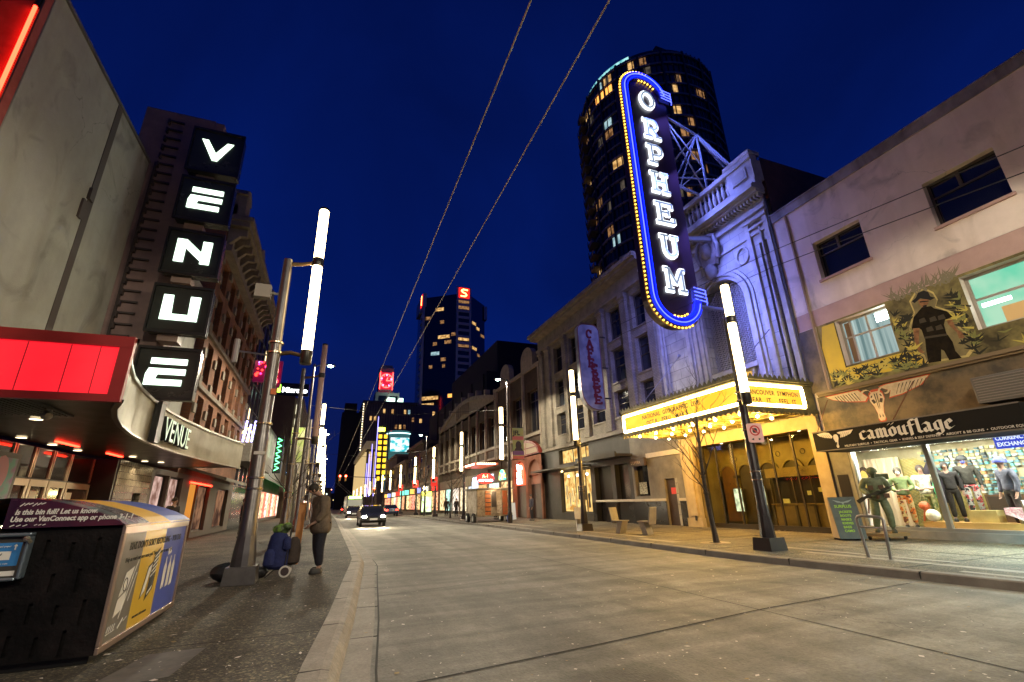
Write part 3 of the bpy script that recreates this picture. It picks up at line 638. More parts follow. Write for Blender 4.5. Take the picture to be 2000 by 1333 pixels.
SLAB = {
 'O': [arc(.5, .5, .36, .42, 0, 360, 20)],
 'R': [[(.24, .06), (.24, .94)], [(.04, .06), (.46, .06)], [(.04, .94), (.55, .94)], [(.55, .94)] + arc(.56, .7, .26, .24, 90, -90, 8) + [(.24, .46)], [(.5, .46), (.78, .06)], [(.64, .06), (1, .06)]],
 'P': [[(.26, .06), (.26, .94)], [(.04, .06), (.52, .06)], [(.04, .94), (.56, .94)], [(.56, .94)] + arc(.58, .68, .28, .26, 90, -90, 8) + [(.26, .42)]],
 'H': [[(.2, .06), (.2, .94)], [(.8, .06), (.8, .94)], [(.2, .5), (.8, .5)], [(0, .06), (.4, .06)], [(0, .94), (.4, .94)], [(.6, .06), (1, .06)], [(.6, .94), (1, .94)]],
 'E': [[(.22, .06), (.22, .94)], [(0, .94), (.9, .94), (.9, .74)], [(.22, .5), (.66, .5)], [(.66, .38), (.66, .62)], [(0, .06), (.95, .06), (.95, .28)]],
 'U': [[(.2, .94), (.2, .36)] + arc(.5, .36, .3, .3, 180, 360, 8) + [(.8, .94)], [(0, .94), (.4, .94)], [(.6, .94), (1, .94)]],
 'M': [[(.14, .06), (.14, .94)], [(.86, .06), (.86, .94)], [(.14, .94), (.5, .34), (.86, .94)], [(-.05, .06), (.33, .06)], [(.67, .06), (1.05, .06)], [(-.05, .94), (.14, .94)], [(.86, .94), (1.05, .94)]],
 'C': [arc(.52, .5, .38, .44, 45, 315, 14), [(.86, .62), (.86, .94)]],
 'A': [[(.12, .06), (.5, .94), (.88, .06)], [(.26, .36), (.74, .36)], [(-.06, .06), (.3, .06)], [(.7, .06), (1.06, .06)]],
 'F': [[(.24, .06), (.24, .94)], [(0, .94), (.92, .94), (.92, .72)], [(.24, .5), (.66, .5)], [(.66, .38), (.66, .62)], [(.02, .06), (.48, .06)]],
}
def slab(mb, ch, o, u, w, n, W, H, t, d0, dep=.02):
    for s in SLAB[ch]: stroke(mb, [(x * W, y * H) for x, y in s], t, o, u, w, n, d0, dep=dep)

FRAME_B = mat('bronze_frame', (.1, .08, .06), .5, .3)
FRAME_P = mat('pale_frame', (.32, .28, .24), .6)
NIGHT = mat('night_pane', (.012, .014, .022), .05, spec=.9)

# ---------------------------------------------------------------- military surplus store
store = thing('surplus_store', 'pale pink rendered two storey store with jungle mural and lit display window', 'building', (XF, 6.5, .13))
PINK = mat('pink_render', (.78, .65, .57), .85, c2=(.57, .46, .41), scale=.5, detail=13, mix=(.3, .75), bump=.3, bscale=35, streak=.16)
weather(PINK, .0045, .5, .5, (.47, .58))
PINKB = mat('pink_band', (.46, .3, .26), .85, c2=(.34, .215, .2), scale=.8, detail=10, bump=.25, bscale=35)
UW = [(8.08, 9.74, 8.54, 10.0), (4.58, 6.23, 8.54, 10.0), (.9, 2.55, 8.54, 10.0)]
LW = [(8.1, 9.7, 5.36, 6.92), (3.6, 6.2, 5.36, 6.9)]
SH = [(3.2, 10.38, .36, 2.72)]
b = MB(); facade(b, XF, -6, 11.04, .13, 11.66, UW + LW + SH, .32)
b.quad((XF, 11.04, .13), (40, 11.04, .13), (40, 11.04, 11.66), (XF, 11.04, 11.66)); b.quad((XF, -6, .13), (40, -6, .13), (40, -6, 11.66), (XF, -6, 11.66)); b.quad((XF, -6, 11.66), (40, -6, 11.66), (40, 11.04, 11.66), (XF, 11.04, 11.66))
b.build('wall', PINK, store)
b = MB(); facade(b, XF - .012, -6, 11.05, 6.98, 7.58, [], .01); b.box(XF - .012, XF, -6, 11.05, 7.57, 7.58); b.build('band', PINKB, store)
b = MB(); b.box(XF - .05, XF + .2, -6, 11.08, 11.64, 12.0); b.box(XF - .075, XF + .2, -6, 11.08, 11.97, 12.02)
b.build('parapet', mat('parapet_grey', (.3, .27, .27), .8, c2=(.2, .17, .18), scale=2.5, detail=8, streak=.5, bump=.3, bscale=30), store)
MB().tube([(XF - .05, 10.42, 4.7), (XF - .05, 10.42, 11.6)], .045, 8).build('conduit', mat('conduit_tan', (.28, .19, .12), .6), store)
for i, h in enumerate(UW):
    MB().box(XF + .2, XF + .25, (h[0] + h[1]) / 2 + .05, (h[0] + h[1]) / 2 + .13, h[2] + .98, h[3] - .05).build('glazing_bar', mat('brown_frame', (.06, .045, .035), .6), store)
    window(store, XF, *h, .28, mat('brown_frame', (.06, .045, .035), .6), NIGHT, trans=(h[2] + .95,), sill=PINKB)
GREENROOM = glow2('green_room', (.2, .75, .48), (.5, .85, .6), .42, .9)
CURT = glow2('curtain_glow', (.2, .32, .32), (.72, .9, .85), .34, 1, stretch=(1, 7, .15), mix=(.35, .65))
h = LW[0]; o = window(store, XF, *h, .28, FRAME_P, CURT, bars=(h[0] + .75, h[1] - .32), trans=(h[2] + .95,), fw=.07, label='lit lower window with drawn pale curtain')
MB().box(XF + .255, XF + .262, h[0] + .05, h[0] + .5, h[3] - .4, h[3] - .1).build('ceiling_light', glow('fluoro', (.75, 1, .95), 7), o)
MB().box(XF + .245, XF + .262, h[1] - .34, h[1] - .12, h[2] + .1, h[3] - .1).build('side_curtain', mat('brown_curtain', (.2, .12, .07), .8), o)
h = LW[1]; o = window(store, XF, *h, .28, FRAME_P, GREENROOM, bars=(h[1] - 1.3,), trans=(h[2] + .85,), fw=.08, label='lit lower window showing a green room')
MB().box(XF + .255, XF + .262, h[1] - .75, h[1] - .15, h[2] + .62, h[2] + .72).build('ceiling_light', glow('fluoro', (.75, 1, .95), 7), o)
f = MB(); f.box(XF + .25, XF + .262, h[0] + .1, h[1] - 1.35, h[2] + .1, h[3] - .1); f.build('brick_panel', mat('brick_backroom', (.3, .3, .24), .8, emit=(.5, .55, .4), es=.25), o)
f = MB(); f.box(XF + .248, XF + .259, h[1] - 1.0, h[1] - .5, h[2] + .08, h[2] + .5); f.build('carton', mat('carton', (.35, .22, .1), .8, emit=(.5, .3, .1), es=.3), o)

mu = MB(); MZ = [(.2 + y if False else y) for y in ()]
facade(mu, XF - .008, -2, 10.36, 4.72, 6.98, LW, .0)
mural = mu.build('mural', mat('mural_jungle', (.25, .2, .07), .95, c2=(.05, .038, .016), scale=1.1, detail=4, mix=(.35, .62), bump=.1), store)
# grasses breaking over the pink band
rg = random.Random(11)
b = MB()
def leaf(mb, y, z, L, a, wd, d): 
    c, s = math.cos(a), math.sin(a)
    mb.flat([(0, -wd), (L * .55, -wd * .7), (L, 0), (L * .55, wd * .7), (0, wd)], (XF - .012 - d, y, z), Vector((0, c, s)), Vector((0, -s, c)))
for i in range(90):
    y = rg.uniform(6.2, 7.9); z = rg.uniform(6.85, 7.05); leaf(b, y, z, rg.uniform(.15, .45), R(rg.uniform(35, 145)), .022, i * .00005)
b.build('grass_tips', mat('mural_grey', (.19, .16, .1), .95), mural)
polys = dict(
 yell=[(10.16, 6.9), (9.74, 6.9), (9.74, 5.3), (8.06, 5.3), (7.75, 5.26), (7.55, 4.92), (7.56, 4.79), (10.3, 4.96), (10.34, 6.17)],
 halo=[(7.46, 6.73), (7.25, 6.94), (7.0, 6.97), (6.83, 6.75), (6.79, 6.51), (6.89, 6.34), (6.51, 5.98), (6.53, 5.54), (6.28, 5.09), (6.45, 4.86), (6.58, 4.74), (7.55, 4.82), (7.57, 5.04), (7.8, 5.28), (7.67, 5.99), (7.44, 6.38)])
b = MB()
def sheet(mb, pts, d): mb.flat(pts, (XF - d, 0, 0), UY, UZ)
sheet(b, polys['yell'], .0115); b.m(1); sheet(b, polys['halo'], .0125); b.m(2)
hc = (7.1, 5.9); sheet(b, [(hc[0] + (p[0] - hc[0]) * .9, hc[1] + (p[1] - hc[1]) * .95) for p in polys['halo']], .0135)
b.build('painted_glow', [mat('mural_yellow', (.6, .42, .04), .95, c2=(.5, .36, .05), scale=1.6), mat('mural_halo', (.6, .46, .15), .95, c2=(.26, .2, .08), scale=2), mat('mural_halo2', (.23, .18, .075), .95, c2=(.13, .1, .045), scale=2.4)], mural)
b = MB()
for i in range(230):
    y = rg.choice((rg.uniform(8.0, 10.25), rg.uniform(7.6, 8.06), rg.uniform(9.75, 10.3), rg.uniform(6.25, 6.6), rg.uniform(-1, 6.2), rg.uniform(8, 10.25)))
    z = rg.uniform(4.75, 5.15) if y > 8.05 or y < 6.1 else rg.uniform(4.75, 6.6)
    if 6.6 < y < 7.55: continue
    b.m(rg.choice((0, 0, 1, 2))); n_ = rg.randint(3, 6)
    for k in range(n_):
        L = rg.uniform(.1, .3)
        a = R(180 * (k + .5) / n_ + rg.uniform(-15, 15)); ey, ez = y + L * math.cos(a), z + L * math.sin(a)
        if (8.05 < ey < 9.75 and ez > 5.3) or (3.55 < ey < 6.25 and ez > 5.3) or ey > 10.33 or ez > 6.9: continue
        leaf(b, y, z, L, a, rg.uniform(.015, .035), .003 + i * .00003 + k * .000004)
b.build('painted_leaves', [mat('mural_dark', (.022, .02, .01), .95), mat('mural_olive', (.2, .2, .06), .95), mat('mural_ochre', (.5, .4, .08), .95)], mural)
S = {
 'pants': [(7.38, 5.53), (6.85, 5.46), (6.8, 5.23), (6.81, 4.97), (6.73, 4.75), (7.01, 4.77), (7.05, 5.05), (7.1, 5.11), (7.19, 4.79), (7.49, 4.82), (7.45, 5.17)],
 'arm1': [(7.58, 5.91), (7.43, 5.86), (7.55, 5.49), (7.56, 5.26), (7.49, 5.13), (7.6, 5.15), (7.65, 5.3), (7.64, 5.55)],
 'arm2': [(6.76, 5.87), (6.63, 5.89), (6.64, 5.62), (6.52, 5.37), (6.53, 5.25), (6.64, 5.28), (6.64, 5.45), (6.76, 5.73)],
 'gun': [(6.54, 5.38), (6.48, 5.39), (6.34, 5.13), (6.4, 5.1)],
 'head': [(7.23, 6.69), (6.98, 6.59), (7.03, 6.47), (7.18, 6.38), (7.24, 6.56)],
 'shirt': [(7.2, 6.43), (6.99, 6.38), (6.94, 6.29), (6.69, 6.1), (6.61, 5.9), (6.79, 5.88), (6.85, 5.76), (6.87, 5.46), (7.39, 5.54), (7.39, 5.79), (7.43, 5.87), (7.61, 5.92), (7.48, 6.22), (7.33, 6.34)],
 'hat': [(7.39, 6.7), (7.27, 6.76), (7.18, 6.88), (7.03, 6.89), (6.94, 6.8), (6.93, 6.66), (6.83, 6.57), (6.95, 6.55), (7.17, 6.7), (7.34, 6.62)]}
b = MB()
for i, (k_, mi) in enumerate((('pants', 0), ('arm1', 1), ('arm2', 1), ('gun', 2), ('head', 1), ('shirt', 0), ('hat', 2))): b.m(mi); sheet(b, S[k_], .019 + i * .0008)
b.m(3)
for y, z in ((7.3, 6.05), (7.05, 6.0), (6.85, 5.98), (7.2, 5.75), (6.98, 5.72)): sheet(b, [(y - .09, z - .07), (y + .08, z - .06), (y + .07, z + .06), (y - .07, z + .07)], .0255)
sheet(b, [(7.39, 5.52), (6.86, 5.44), (6.86, 5.5), (7.39, 5.58)], .026)
b.m(2); sheet(b, [(7.21, 6.62), (7.0, 6.56), (7.0, 6.53), (7.21, 6.58)], .0262); sheet(b, [(7.18, 6.47), (7.07, 6.46), (7.09, 6.4), (7.16, 6.4)], .0262)
b.build('painted_soldier', [mat('mural_black', (.008, .006, .004), .95, spec=.1, c2=(.022, .015, .008), scale=5), mat('mural_skin', (.32, .15, .06), .95, c2=(.12, .05, .02), scale=7), mat('mural_ink', (.01, .008, .006), .95), mat('mural_pouch', (.045, .033, .018), .95)], mural)
# ledge, painted lower wall, emblem
b = MB(); b.box(XF - .14, XF, -6, 10.86, 4.6, 4.7); b.box(XF - .09, XF, -6, 10.86, 4.54, 4.596); b.build('ledge', mat('ledge_brown', (.17, .115, .06), .7), store)
b = MB(); facade(b, XF - .009, -6, 10.95, 3.22, 4.54, [], .0); b.box(XF - .07, XF - .009, 10.4, 11.03, 4.7, 6.95)
b.build('painted_wall', mat('brown_paint', (.13, .09, .05), .6, c2=(.04, .03, .022), scale=1.3, detail=5, mix=(.4, .62)), store)
b = MB(); wings = dict(
 lw=[(10.62, 4.54), (9.97, 4.58), (9.57, 4.51), (9.33, 4.23), (9.43, 4.12), (9.99, 4.22), (10.42, 4.36)], rw=[(8.92, 4.45), (8.72, 4.49), (7.58, 4.51), (7.84, 4.28), (8.37, 4.13), (8.72, 4.1), (8.64, 4.29)],
 sk=[(9.08 + a, 3.88 + c) for a, c in ((-.19, .38), (-.1, .47), (.1, .47), (.19, .38), (.21, .2), (.13, .02), (.085, -.2), (.105, -.34), (.06, -.43), (-.06, -.43), (-.105, -.34), (-.085, -.2), (-.13, .02), (-.21, .2))])
for i, (k_, P) in enumerate(wings.items()):
    cx = sum(p[0] for p in P) / len(P); cz = sum(p[1] for p in P) / len(P)
    b.m(0); sheet(b, [(cx + (p[0] - cx) * 1.07, min(4.53, cz + (p[1] - cz) * 1.16)) for p in P], .0125 + i * .0006)
    b.m(1); sheet(b, P if k_ == 'sk' else [(p[0], min(4.5, p[1])) for p in P], .0165 + i * .0006)
b.m(2)
for s, y0, dy in ((1, 9.55, .09), (-1, 8.5, -.1)):
    for k in range(8):
        y = y0 + dy * k; sheet(b, [(y, 4.16 + .008 * k), (y + .02, 4.16 + .008 * k), (y + .16 * s, 4.44), (y + .13 * s, 4.44)], .0195)
for e_ in (1, -1):
    for P in ([(.04, .14), (.1, .25), (.17, .22), (.12, .1)], [(.02, -.3), (.05, -.22), (.055, -.34)], [(.02, .4), (.05, .42), (.03, .0), (.01, -.1)], [(.1, .36), (.14, .37), (.17, .3), (.13, .3)]): sheet(b, [(9.08 + e_ * p[0], 3.88 + p[1]) for p in P], .0195)
b.m(1)
for c0, s in (((9.36, 4.32), 1), ((8.8, 4.32), -1)):
    pts = [(c0[0] - s * .17 * math.cos(t * .55) * (1 - t * .05), min(4.5, c0[1] + .15 * math.sin(t * .55) * (1 - t * .05))) for t in range(10)]
    for p, q in zip(pts, pts[1:]): sheet(b, [(p[0] - .02, p[1] - .02), (q[0] - .02, q[1] - .02), (q[0] + .02, q[1] + .02), (p[0] + .02, p[1] + .02)], .0205)
b.build('winged_skull_emblem', [mat('emblem_red', (.45, .06, .02), .7), mat('emblem_bone', (.62, .5, .36), .7, c2=(.45, .34, .22), scale=6), mat('emblem_ink', (.03, .02, .015), .7)], store)
b = MB(); b.box(XF - .55, XF - .02, 4.4, 6.5, 3.42, 4.08); b.m(1)
for k in range(9): b.box(XF - .565, XF - .548, 4.45, 6.45, 3.48 + k * .065, 3.505 + k * .065)
b.build('air_conditioner', [mat('ac_grey', (.1, .09, .085), .6), mat('ac_slat', (.17, .15, .14), .5)], store, bevel=.01)
# black awning sign
sgn = thing('shop_sign', 'black awning fascia with white blackletter shop name and winged skull', 'sign', (14.3, 8, 2.6))
b = MB(); b.add([(14.3, 5.45, 2.63), (14.3, 10.42, 2.63), (14.3, 10.42, 3.22), (14.3, 5.45, 3.22), (XF - .03, 5.45, 2.63), (XF - .03, 10.42, 2.63), (XF - .03, 10.42, 3.3), (XF - .03, 5.45, 3.3)],
          [(0, 1, 2, 3), (4, 7, 6, 5), (0, 4, 5, 1), (3, 2, 6, 7), (1, 5, 6, 2), (0, 3, 7, 4)])
b.build('awning_box', mat('awning_black', (.008, .007, .007), .7, spec=.15), sgn)
b = MB(); b.box(14.285, 14.3, 5.45, 10.42, 3.2, 3.235); b.box(14.285, 14.3, 5.45, 10.42, 2.62, 2.65); b.build('trim', mat('awning_trim', (.12, .1, .09), .5), sgn)
BL = {
 'c': [[(.5, .85), (.32, 1.0), (.1, .8), (.1, .22), (.3, 0), (.52, .2)]],
 'a': [[(.05, .85), (.2, 1), (.42, .82), (.42, .15), (.58, 0)], [(.42, .6), (.1, .42), (.1, .15), (.24, 0), (.42, .2)]],
 'm': [[(0, .85), (.12, .98), (.12, .1), (.22, 0)], [(.12, .8), (.32, 1), (.44, .85), (.44, .1), (.54, 0)], [(.44, .8), (.64, 1), (.76, .85), (.76, .15), (.9, 0)]],
 'ö': [[(.12, .8), (.12, .2), (.3, 0), (.52, .2), (.52, .78), (.34, 1), (.12, .8)], [(.12, 1.3), (.2, 1.42)], [(.42, 1.3), (.5, 1.42)]],
 'u': [[(0, .85), (.12, 1), (.12, .2), (.3, 0), (.5, .2)], [(.5, 1), (.5, .12), (.64, 0)]],
 'f': [[(.55, 1.4), (.36, 1.55), (.2, 1.35), (.2, -.18)], [(-.02, .92), (.5, .92)]],
 'l': [[(.05, 1.42), (.16, 1.55), (.16, .15), (.34, 0)]],
 'g': [[(.5, .95), (.3, 1), (.1, .8), (.1, .25), (.26, .06), (.46, .25)], [(.5, 1.0), (.5, -.22), (.3, -.45), (.06, -.28)]],
 'e': [[(.12, .42), (.48, .68), (.34, 1), (.12, .8), (.12, .2), (.3, 0), (.54, .2)]]}
ADV = dict(c=.66, a=.74, m=1.02, ö=.74, u=.78, f=.62, l=.48, g=.72, e=.7)
b = MB(); x = 0; sc = .235; cnt = 0
for ch in 'camöuflage':
    for s_ in BL[ch]:
        for p, q in zip(s_, s_[1:]):
            n_ = Vector((.115, .075)) ; cnt += 1
            P = [((x + p[0]) * sc - n_.x * sc, p[1] * sc - n_.y * sc), ((x + p[0]) * sc + n_.x * sc, p[1] * sc + n_.y * sc), ((x + q[0]) * sc + n_.x * sc, q[1] * sc + n_.y * sc), ((x + q[0]) * sc - n_.x * sc, q[1] * sc - n_.y * sc)]
            b.prism(P, (14.296 - (cnt % 5) * .0012, 9.0, 2.83), RY * 1.36, UZ, MX, .006)
    x += ADV[ch]
LETW = mat('sign_lettering', (.62, .57, .52), .6)
b.build('blackletter', LETW, sgn)
text('MILITARY SURPLUS  \u2022  TACTICAL GEAR  \u2022  KNIVES & SELF DEFENSE  \u2022  AIRSOFT & BB GUNS  \u2022  OUTDOOR EQUIPMENT', .084, (14.294, 9.5, 2.68), RY, UZ, LETW, sgn, ext=.002, sx=.98)
b = MB()
for i, (k_, P) in enumerate(wings.items()): b.m(0); b.flat([((9.13 - p[0]) * .37, (p[1] - 3.95) * .44) for p in P], (14.294 - i * .0015, 9.72, 2.9), RY, UZ)
b.m(1)
for s in (1, -1):
    for k in range(5): b.flat([(s * (.12 + k * .06), .07), (s * (.13 + k * .06), .07), (s * (.2 + k * .06), .2), (s * (.19 + k * .06), .2)], (14.288, 9.72, 2.9), RY, UZ)
b.flat([(-.03, -.05), (.03, -.05), (.0, -.16)], (14.288, 9.72, 2.9), RY, UZ)
b.build('emblem', [LETW, BLACKP], sgn)
b = MB(); b.tube([(14.4, 10.3, 3.25), (XF, 10.62, 4.4)], .012, 6); b.tube([(14.4, 8.1, 3.25), (XF, 8.0, 4.42)], .012, 6); b.build('stay_rod', mat('rod_rust', (.16, .06, .03), .6, .4), sgn)
# floodlights over the display
for y in (5.3, 4.6):
    fl = thing('floodlight', ('small bright white floodlight at the right end of the black awning sign', 'second white floodlight farther right past the awning sign end')[y < 5], 'lamp', (14.35, y, 2.95))
    MB().box(14.3, 14.5, y - .1, y + .1, 2.88, 2.98).build('housing', STEEL_DK, fl); MB().quad((14.31, y - .09, 2.877), (14.49, y - .09, 2.877), (14.49, y + .09, 2.877), (14.31, y + .09, 2.877)).build('lens', glow('cool_lamp', (.8, 1, 1), 20), fl)
    lamp('SPOT', (14.35, y, 2.84), 320, (.62, .95, .92), fl, .05, spot=150)
# shop window: frame, sill, glass, room behind
ALU = mat('aluminium', (.42, .45, .46), .35, .75)
b = MB(); b.box(XF - .02, XF + .08, 3.2, 10.38, 2.62, 2.74); b.box(XF - .02, XF + .08, 3.2, 10.38, .33, .42); b.box(XF - .02, XF + .08, 10.3, 10.38, .42, 2.62); b.box(XF - .03, XF + .09, 8.17, 8.29, .42, 2.62); b.box(XF - .03, XF + .09, 5.6, 5.72, .42, 2.62)
o = b.build('display_frame', ALU, store)
MB().quad((XF + .04, 3.2, .4), (XF + .04, 10.34, .4), (XF + .04, 10.34, 2.66), (XF + .04, 3.2, 2.66)).build('pane', glass(), o)
b = MB(); b.box(XF - .1, XF + .05, 3.2, 10.4, .13, .33); b.box(XF - .03, XF + .01, 10.39, 11.02, .13, 3.2); b.m(1); b.box(XF - .045, XF - .032, 10.55, 10.9, .95, 1.95)
b.build('stall_riser', [mat('riser_grey', (.25, .24, .22), .7, c2=(.17, .16, .15), scale=3), mat('notice_black', (.02, .018, .016), .3)], store)
BWX = 17.35
b = MB(); b.box(XF + .1, BWX, 3, 10.98, .28, .35); b.box(BWX, BWX + .1, 3, 10.98, .35, 2.7); b.box(XF + .33, BWX, 10.98, 11.03, .35, 2.7); b.box(XF + .33, BWX, 3.0, 3.1, .35, 2.7); b.box(XF + .33, BWX, 3, 10.98, 2.7, 2.78)
b.build('display_room', mat('room_tan', (.42, .36, .22), .8, c2=(.32, .26, .14), scale=2), store)
for y in (3.9, 5.1, 6.3, 7.5, 8.7, 9.9): MB().box(16.02, 16.3, y - .5, y + .5, 2.66, 2.69).build('strip_light', glow('fluoro_room', (1, 1, .9), 40), store)
NETM = mat('camo_net', (.5, .42, .15), .8, c2=(.2, .19, .07), scale=3.5)
b = MB(); top = lambda y: 2.36 if y > 9.35 else max(.95, 2.36 - (9.35 - y) * .8)
for i in range(44):
    for j in range(20):
        y0 = 4.2 + i * .135; z0 = .4 + j * .1
        if z0 > top(y0): continue
        b.bar((BWX - .07, y0, z0), (BWX - .09, y0 + .135, z0 + .1), .022, .012); b.bar((BWX - .085, y0 + .135, z0), (BWX - .07, y0, z0 + .1), .022, .012)
b.build('camouflage_net', NETM, store)
b = MB()
for i in range(24): y0 = 4.2 + i * .25; b.quad((BWX - .03, y0, .36), (BWX - .03, y0 + .25, .36), (BWX - .03, y0 + .25, top(y0 + .25)), (BWX - .03, y0, top(y0)))
b.build('net_backing', mat('net_back', (.6, .46, .14), .9, c2=(.36, .28, .1), scale=2.5), store)
b = MB(); prev = None
for i in range(44):
    y = 9.85 + i * .026; x = BWX - .16 + .05 * math.sin(i * 1.7) + .03 * math.sin(i * .6)
    if prev: b.quad((prev[0], prev[1], .36), (x, y, .36), (x, y, 2.45), (prev[0], prev[1], 2.45))
    prev = (x, y)
b.build('drape', mat('cream_drape', (.74, .56, .36), .85), store, smooth=True)
rp = random.Random(4); b = MB()
for i in range(40):
    for j in range(19):
        y = 4.2 + i * .128; z = .95 + j * .085
        if z < top(y) + .03 or z > 2.6 or rp.random() < .12: continue
        b.m(rp.randint(0, 7)); b.box(BWX - rp.uniform(.06, .12), BWX - .02, y, y + rp.uniform(.06, .11), z, z + rp.uniform(.04, .072))
b.build('packaged_goods', [mat('pack%d' % i, c, .5) for i, c in enumerate(((.12, .4, .38), (.3, .4, .35), (.55, .55, .5), (.1, .2, .22), (.55, .25, .1), (.22, .42, .46), (.06, .09, .1), (.62, .55, .2)))], store)
b = MB(); b.box(16.0, 16.9, 5.9, 9.0, .35, .56); b.build('plinth', mat('plinth_ply', (.5, .3, .09), .6, c2=(.4, .22, .06), scale=2), store)
def small(name, label, cat, bmk, m, loc): return tag(bmk.build(name, m, loc=loc), label, cat)
b = MB(); b.box(16.15, 16.5, 7.35, 7.95, .565, .86); small('crate', 'pale yellow wooden crate on the display plinth', 'crate', b, mat('crate_yellow', (.62, .48, .2), .7, c2=(.5, .36, .14), scale=4), (16.3, 7.6, .565))
b = MB(); b.box(16.62, 16.9, 6.9, 7.7, .565, 1.25); b.m(1); b.box(16.61, 16.62, 6.95, 7.65, .85, 1.2); small('cabinet', 'dark wooden ammunition chest standing behind the yellow crate', 'chest', b, [mat('chest_wood', (.13, .07, .035), .6), mat('chest_front', (.05, .03, .02), .6)], (16.75, 7.3, .565))
b = MB(); b.lathe((16.2, 6.75, .36), [(.2, 0), (.22, .1), (.21, .5), (.22, .52), (.22, .55)], 14); small('barrel', 'rough log barrel at the right end of the display', 'barrel', b, mat('log', (.22, .17, .08), .8, c2=(.1, .08, .04), scale=8), (16.2, 6.75, .36))
b = MB(); b.add([(15.98, 6.55, .925), (16.4, 6.55, .925), (16.4, 7.1, .93), (15.98, 7.1, .93), (15.95, 6.9, .7), (15.96, 6.65, .55), (15.96, 7.1, .78)], [(0, 1, 2, 3), (0, 3, 6, 4, 5)]); small('cloth', 'pink patterned scarf draped over the log barrel', 'scarf', b, mat('pink_scarf', (.75, .3, .36), .8, c2=(.85, .6, .62), scale=22, mix=(.45, .55)), (16.2, 6.8, .93))
b = MB(); b.ball((16.1, 8.75, .73), .17, 14, .95); small('helmet', 'white round helmet lying on the display floor', 'helmet', b, mat('helmet_white', (.75, .7, .55), .4), (16.1, 8.75, .56))
b = MB(); b.prism([(.2 * math.cos(t * .4), .4 * math.sin(t * .4)) for t in range(16)], (16.75, 10.72, 1.8), UY, UZ, MX, .05); b.m(1); b.prism([(.13 * math.cos(t * .4), .28 * math.sin(t * .4)) for t in range(16)], (16.69, 10.72, 1.8), UY, UZ, MX, .01)
small('mirror', 'oval wall mirror with dark carved frame and amber glass', 'mirror', b, [mat('mirror_frame', (.05, .03, .02), .5), mat('mirror_amber', (.6, .4, .1), .2)], (16.75, 10.72, 1.8))
b = MB(); b.box(XF + .1, XF + .13, 6.1, 6.75, 2.34, 2.7); o = tag(b.build('exchange_sign', mat('sign_blue', (.03, .05, .3), .4, emit=(.03, .06, .6), es=.5), loc=(XF + .1, 6.4, 2.5)), 'blue and white currency exchange sign hanging at top of display window', 'sign')
text('CURRENCY', .135, (XF + .096, 6.71, 2.55), RY, UZ, mat('sign_paint', (.85, .85, .85), .5, emit=(.9, .95, 1), es=.5), o, ext=.002, bold=.004, sx=.86); text('EXCHANGE', .135, (XF + .096, 6.71, 2.4), RY, UZ, mat('sign_paint', (.85, .85, .85), .5, emit=(.9, .95, 1), es=.5), o, ext=.002, bold=.004, sx=.86)

# ---------------------------------------------------------------- theatre front
th = thing('theatre_building', 'pale terracotta theatre front with arched grille window, balustrade and gilded entrance', 'building', (XF, 15, .13))
TC = brick('terracotta_ashlar', (.4, .38, .33), (.31, .29, .26), (.17, .16, .155), 1, .95, .48, rough=.6, bump=.35, ms=.014)
TC2 = mat('terracotta_trim', (.43, .4, .375), .6, c2=(.27, .25, .235), scale=2.5, detail=9, bump=.25, bscale=20)
Y0, Y1, ZT_ = 11.1, 18.9, 13.2
CY, SPZ, RI = 14.15, 9.3, 1.22
b = MB()
facade(b, XF, Y0, CY - RI, 3.6, ZT_, [(11.32, 11.5, 5.3, 11.2), (11.62, 11.78, 5.3, 11.2)], .1); facade(b, XF, CY + RI, Y1, 3.6, ZT_, [], .1)
facade(b, XF, CY - RI, CY + RI, 3.6, 5.3, [], .1)
A = [(CY + RI * math.cos(math.pi * i / 20), SPZ + RI * math.sin(math.pi * i / 20)) for i in range(21)]
for (a, c), (d, e) in zip(A, A[1:]): b.quad((XF, a, c), (XF, d, e), (XF, d, ZT_), (XF, a, ZT_)); b.quad((XF, a, c), (XF, d, e), (XF + .45, d, e), (XF + .45, a, c))
for s in (CY - RI, CY + RI): b.quad((XF, s, 5.3), (XF + .45, s, 5.3), (XF + .45, s, SPZ), (XF, s, SPZ))
b.quad((XF, CY - RI, 5.3), (XF + .45, CY - RI, 5.3), (XF + .45, CY + RI, 5.3), (XF, CY + RI, 5.3))
facade(b, XF, Y0, 11.5, .13, 3.6, [], .1); facade(b, XF, 17.25, Y1, .13, 3.6, [], .1)
b.box(XF + .5, 40, Y0 + .02, Y1, 3.7, 13.2)
b.build('wall', TC, th)
b = MB(); b.box(XF + .3, 40, Y0, Y0 + .02, 3.6, 15.1); b.box(XF + .32, 40, Y0 + .021, Y1, 13.2, 14.9); b.build('side_wall', brick('rust_brick', (.14, .05, .035), (.1, .038, .028), (.08, .05, .04), 1, .23, .08), th)
b = MB()
for r_, d, wd in ((RI + .02, .1, .13), (RI + .17, .16, .16), (RI + .36, .07, .12)):
    for i in range(24):
        a0, a1 = math.pi * i / 24, math.pi * (i + 1) / 24
        P = [(CY + q * math.cos(t), SPZ + q * math.sin(t)) for q, t in ((r_, a0), (r_ + wd, a0), (r_ + wd, a1), (r_, a1))]
        b.prism(P, (XF, 0, 0), UY, UZ, MX, d)
    for s in (1, -1): b.box(XF - d, XF, CY + s * r_, CY + s * (r_ + wd), 5.3, SPZ)
b.build('arch_moulding', TC2, th)
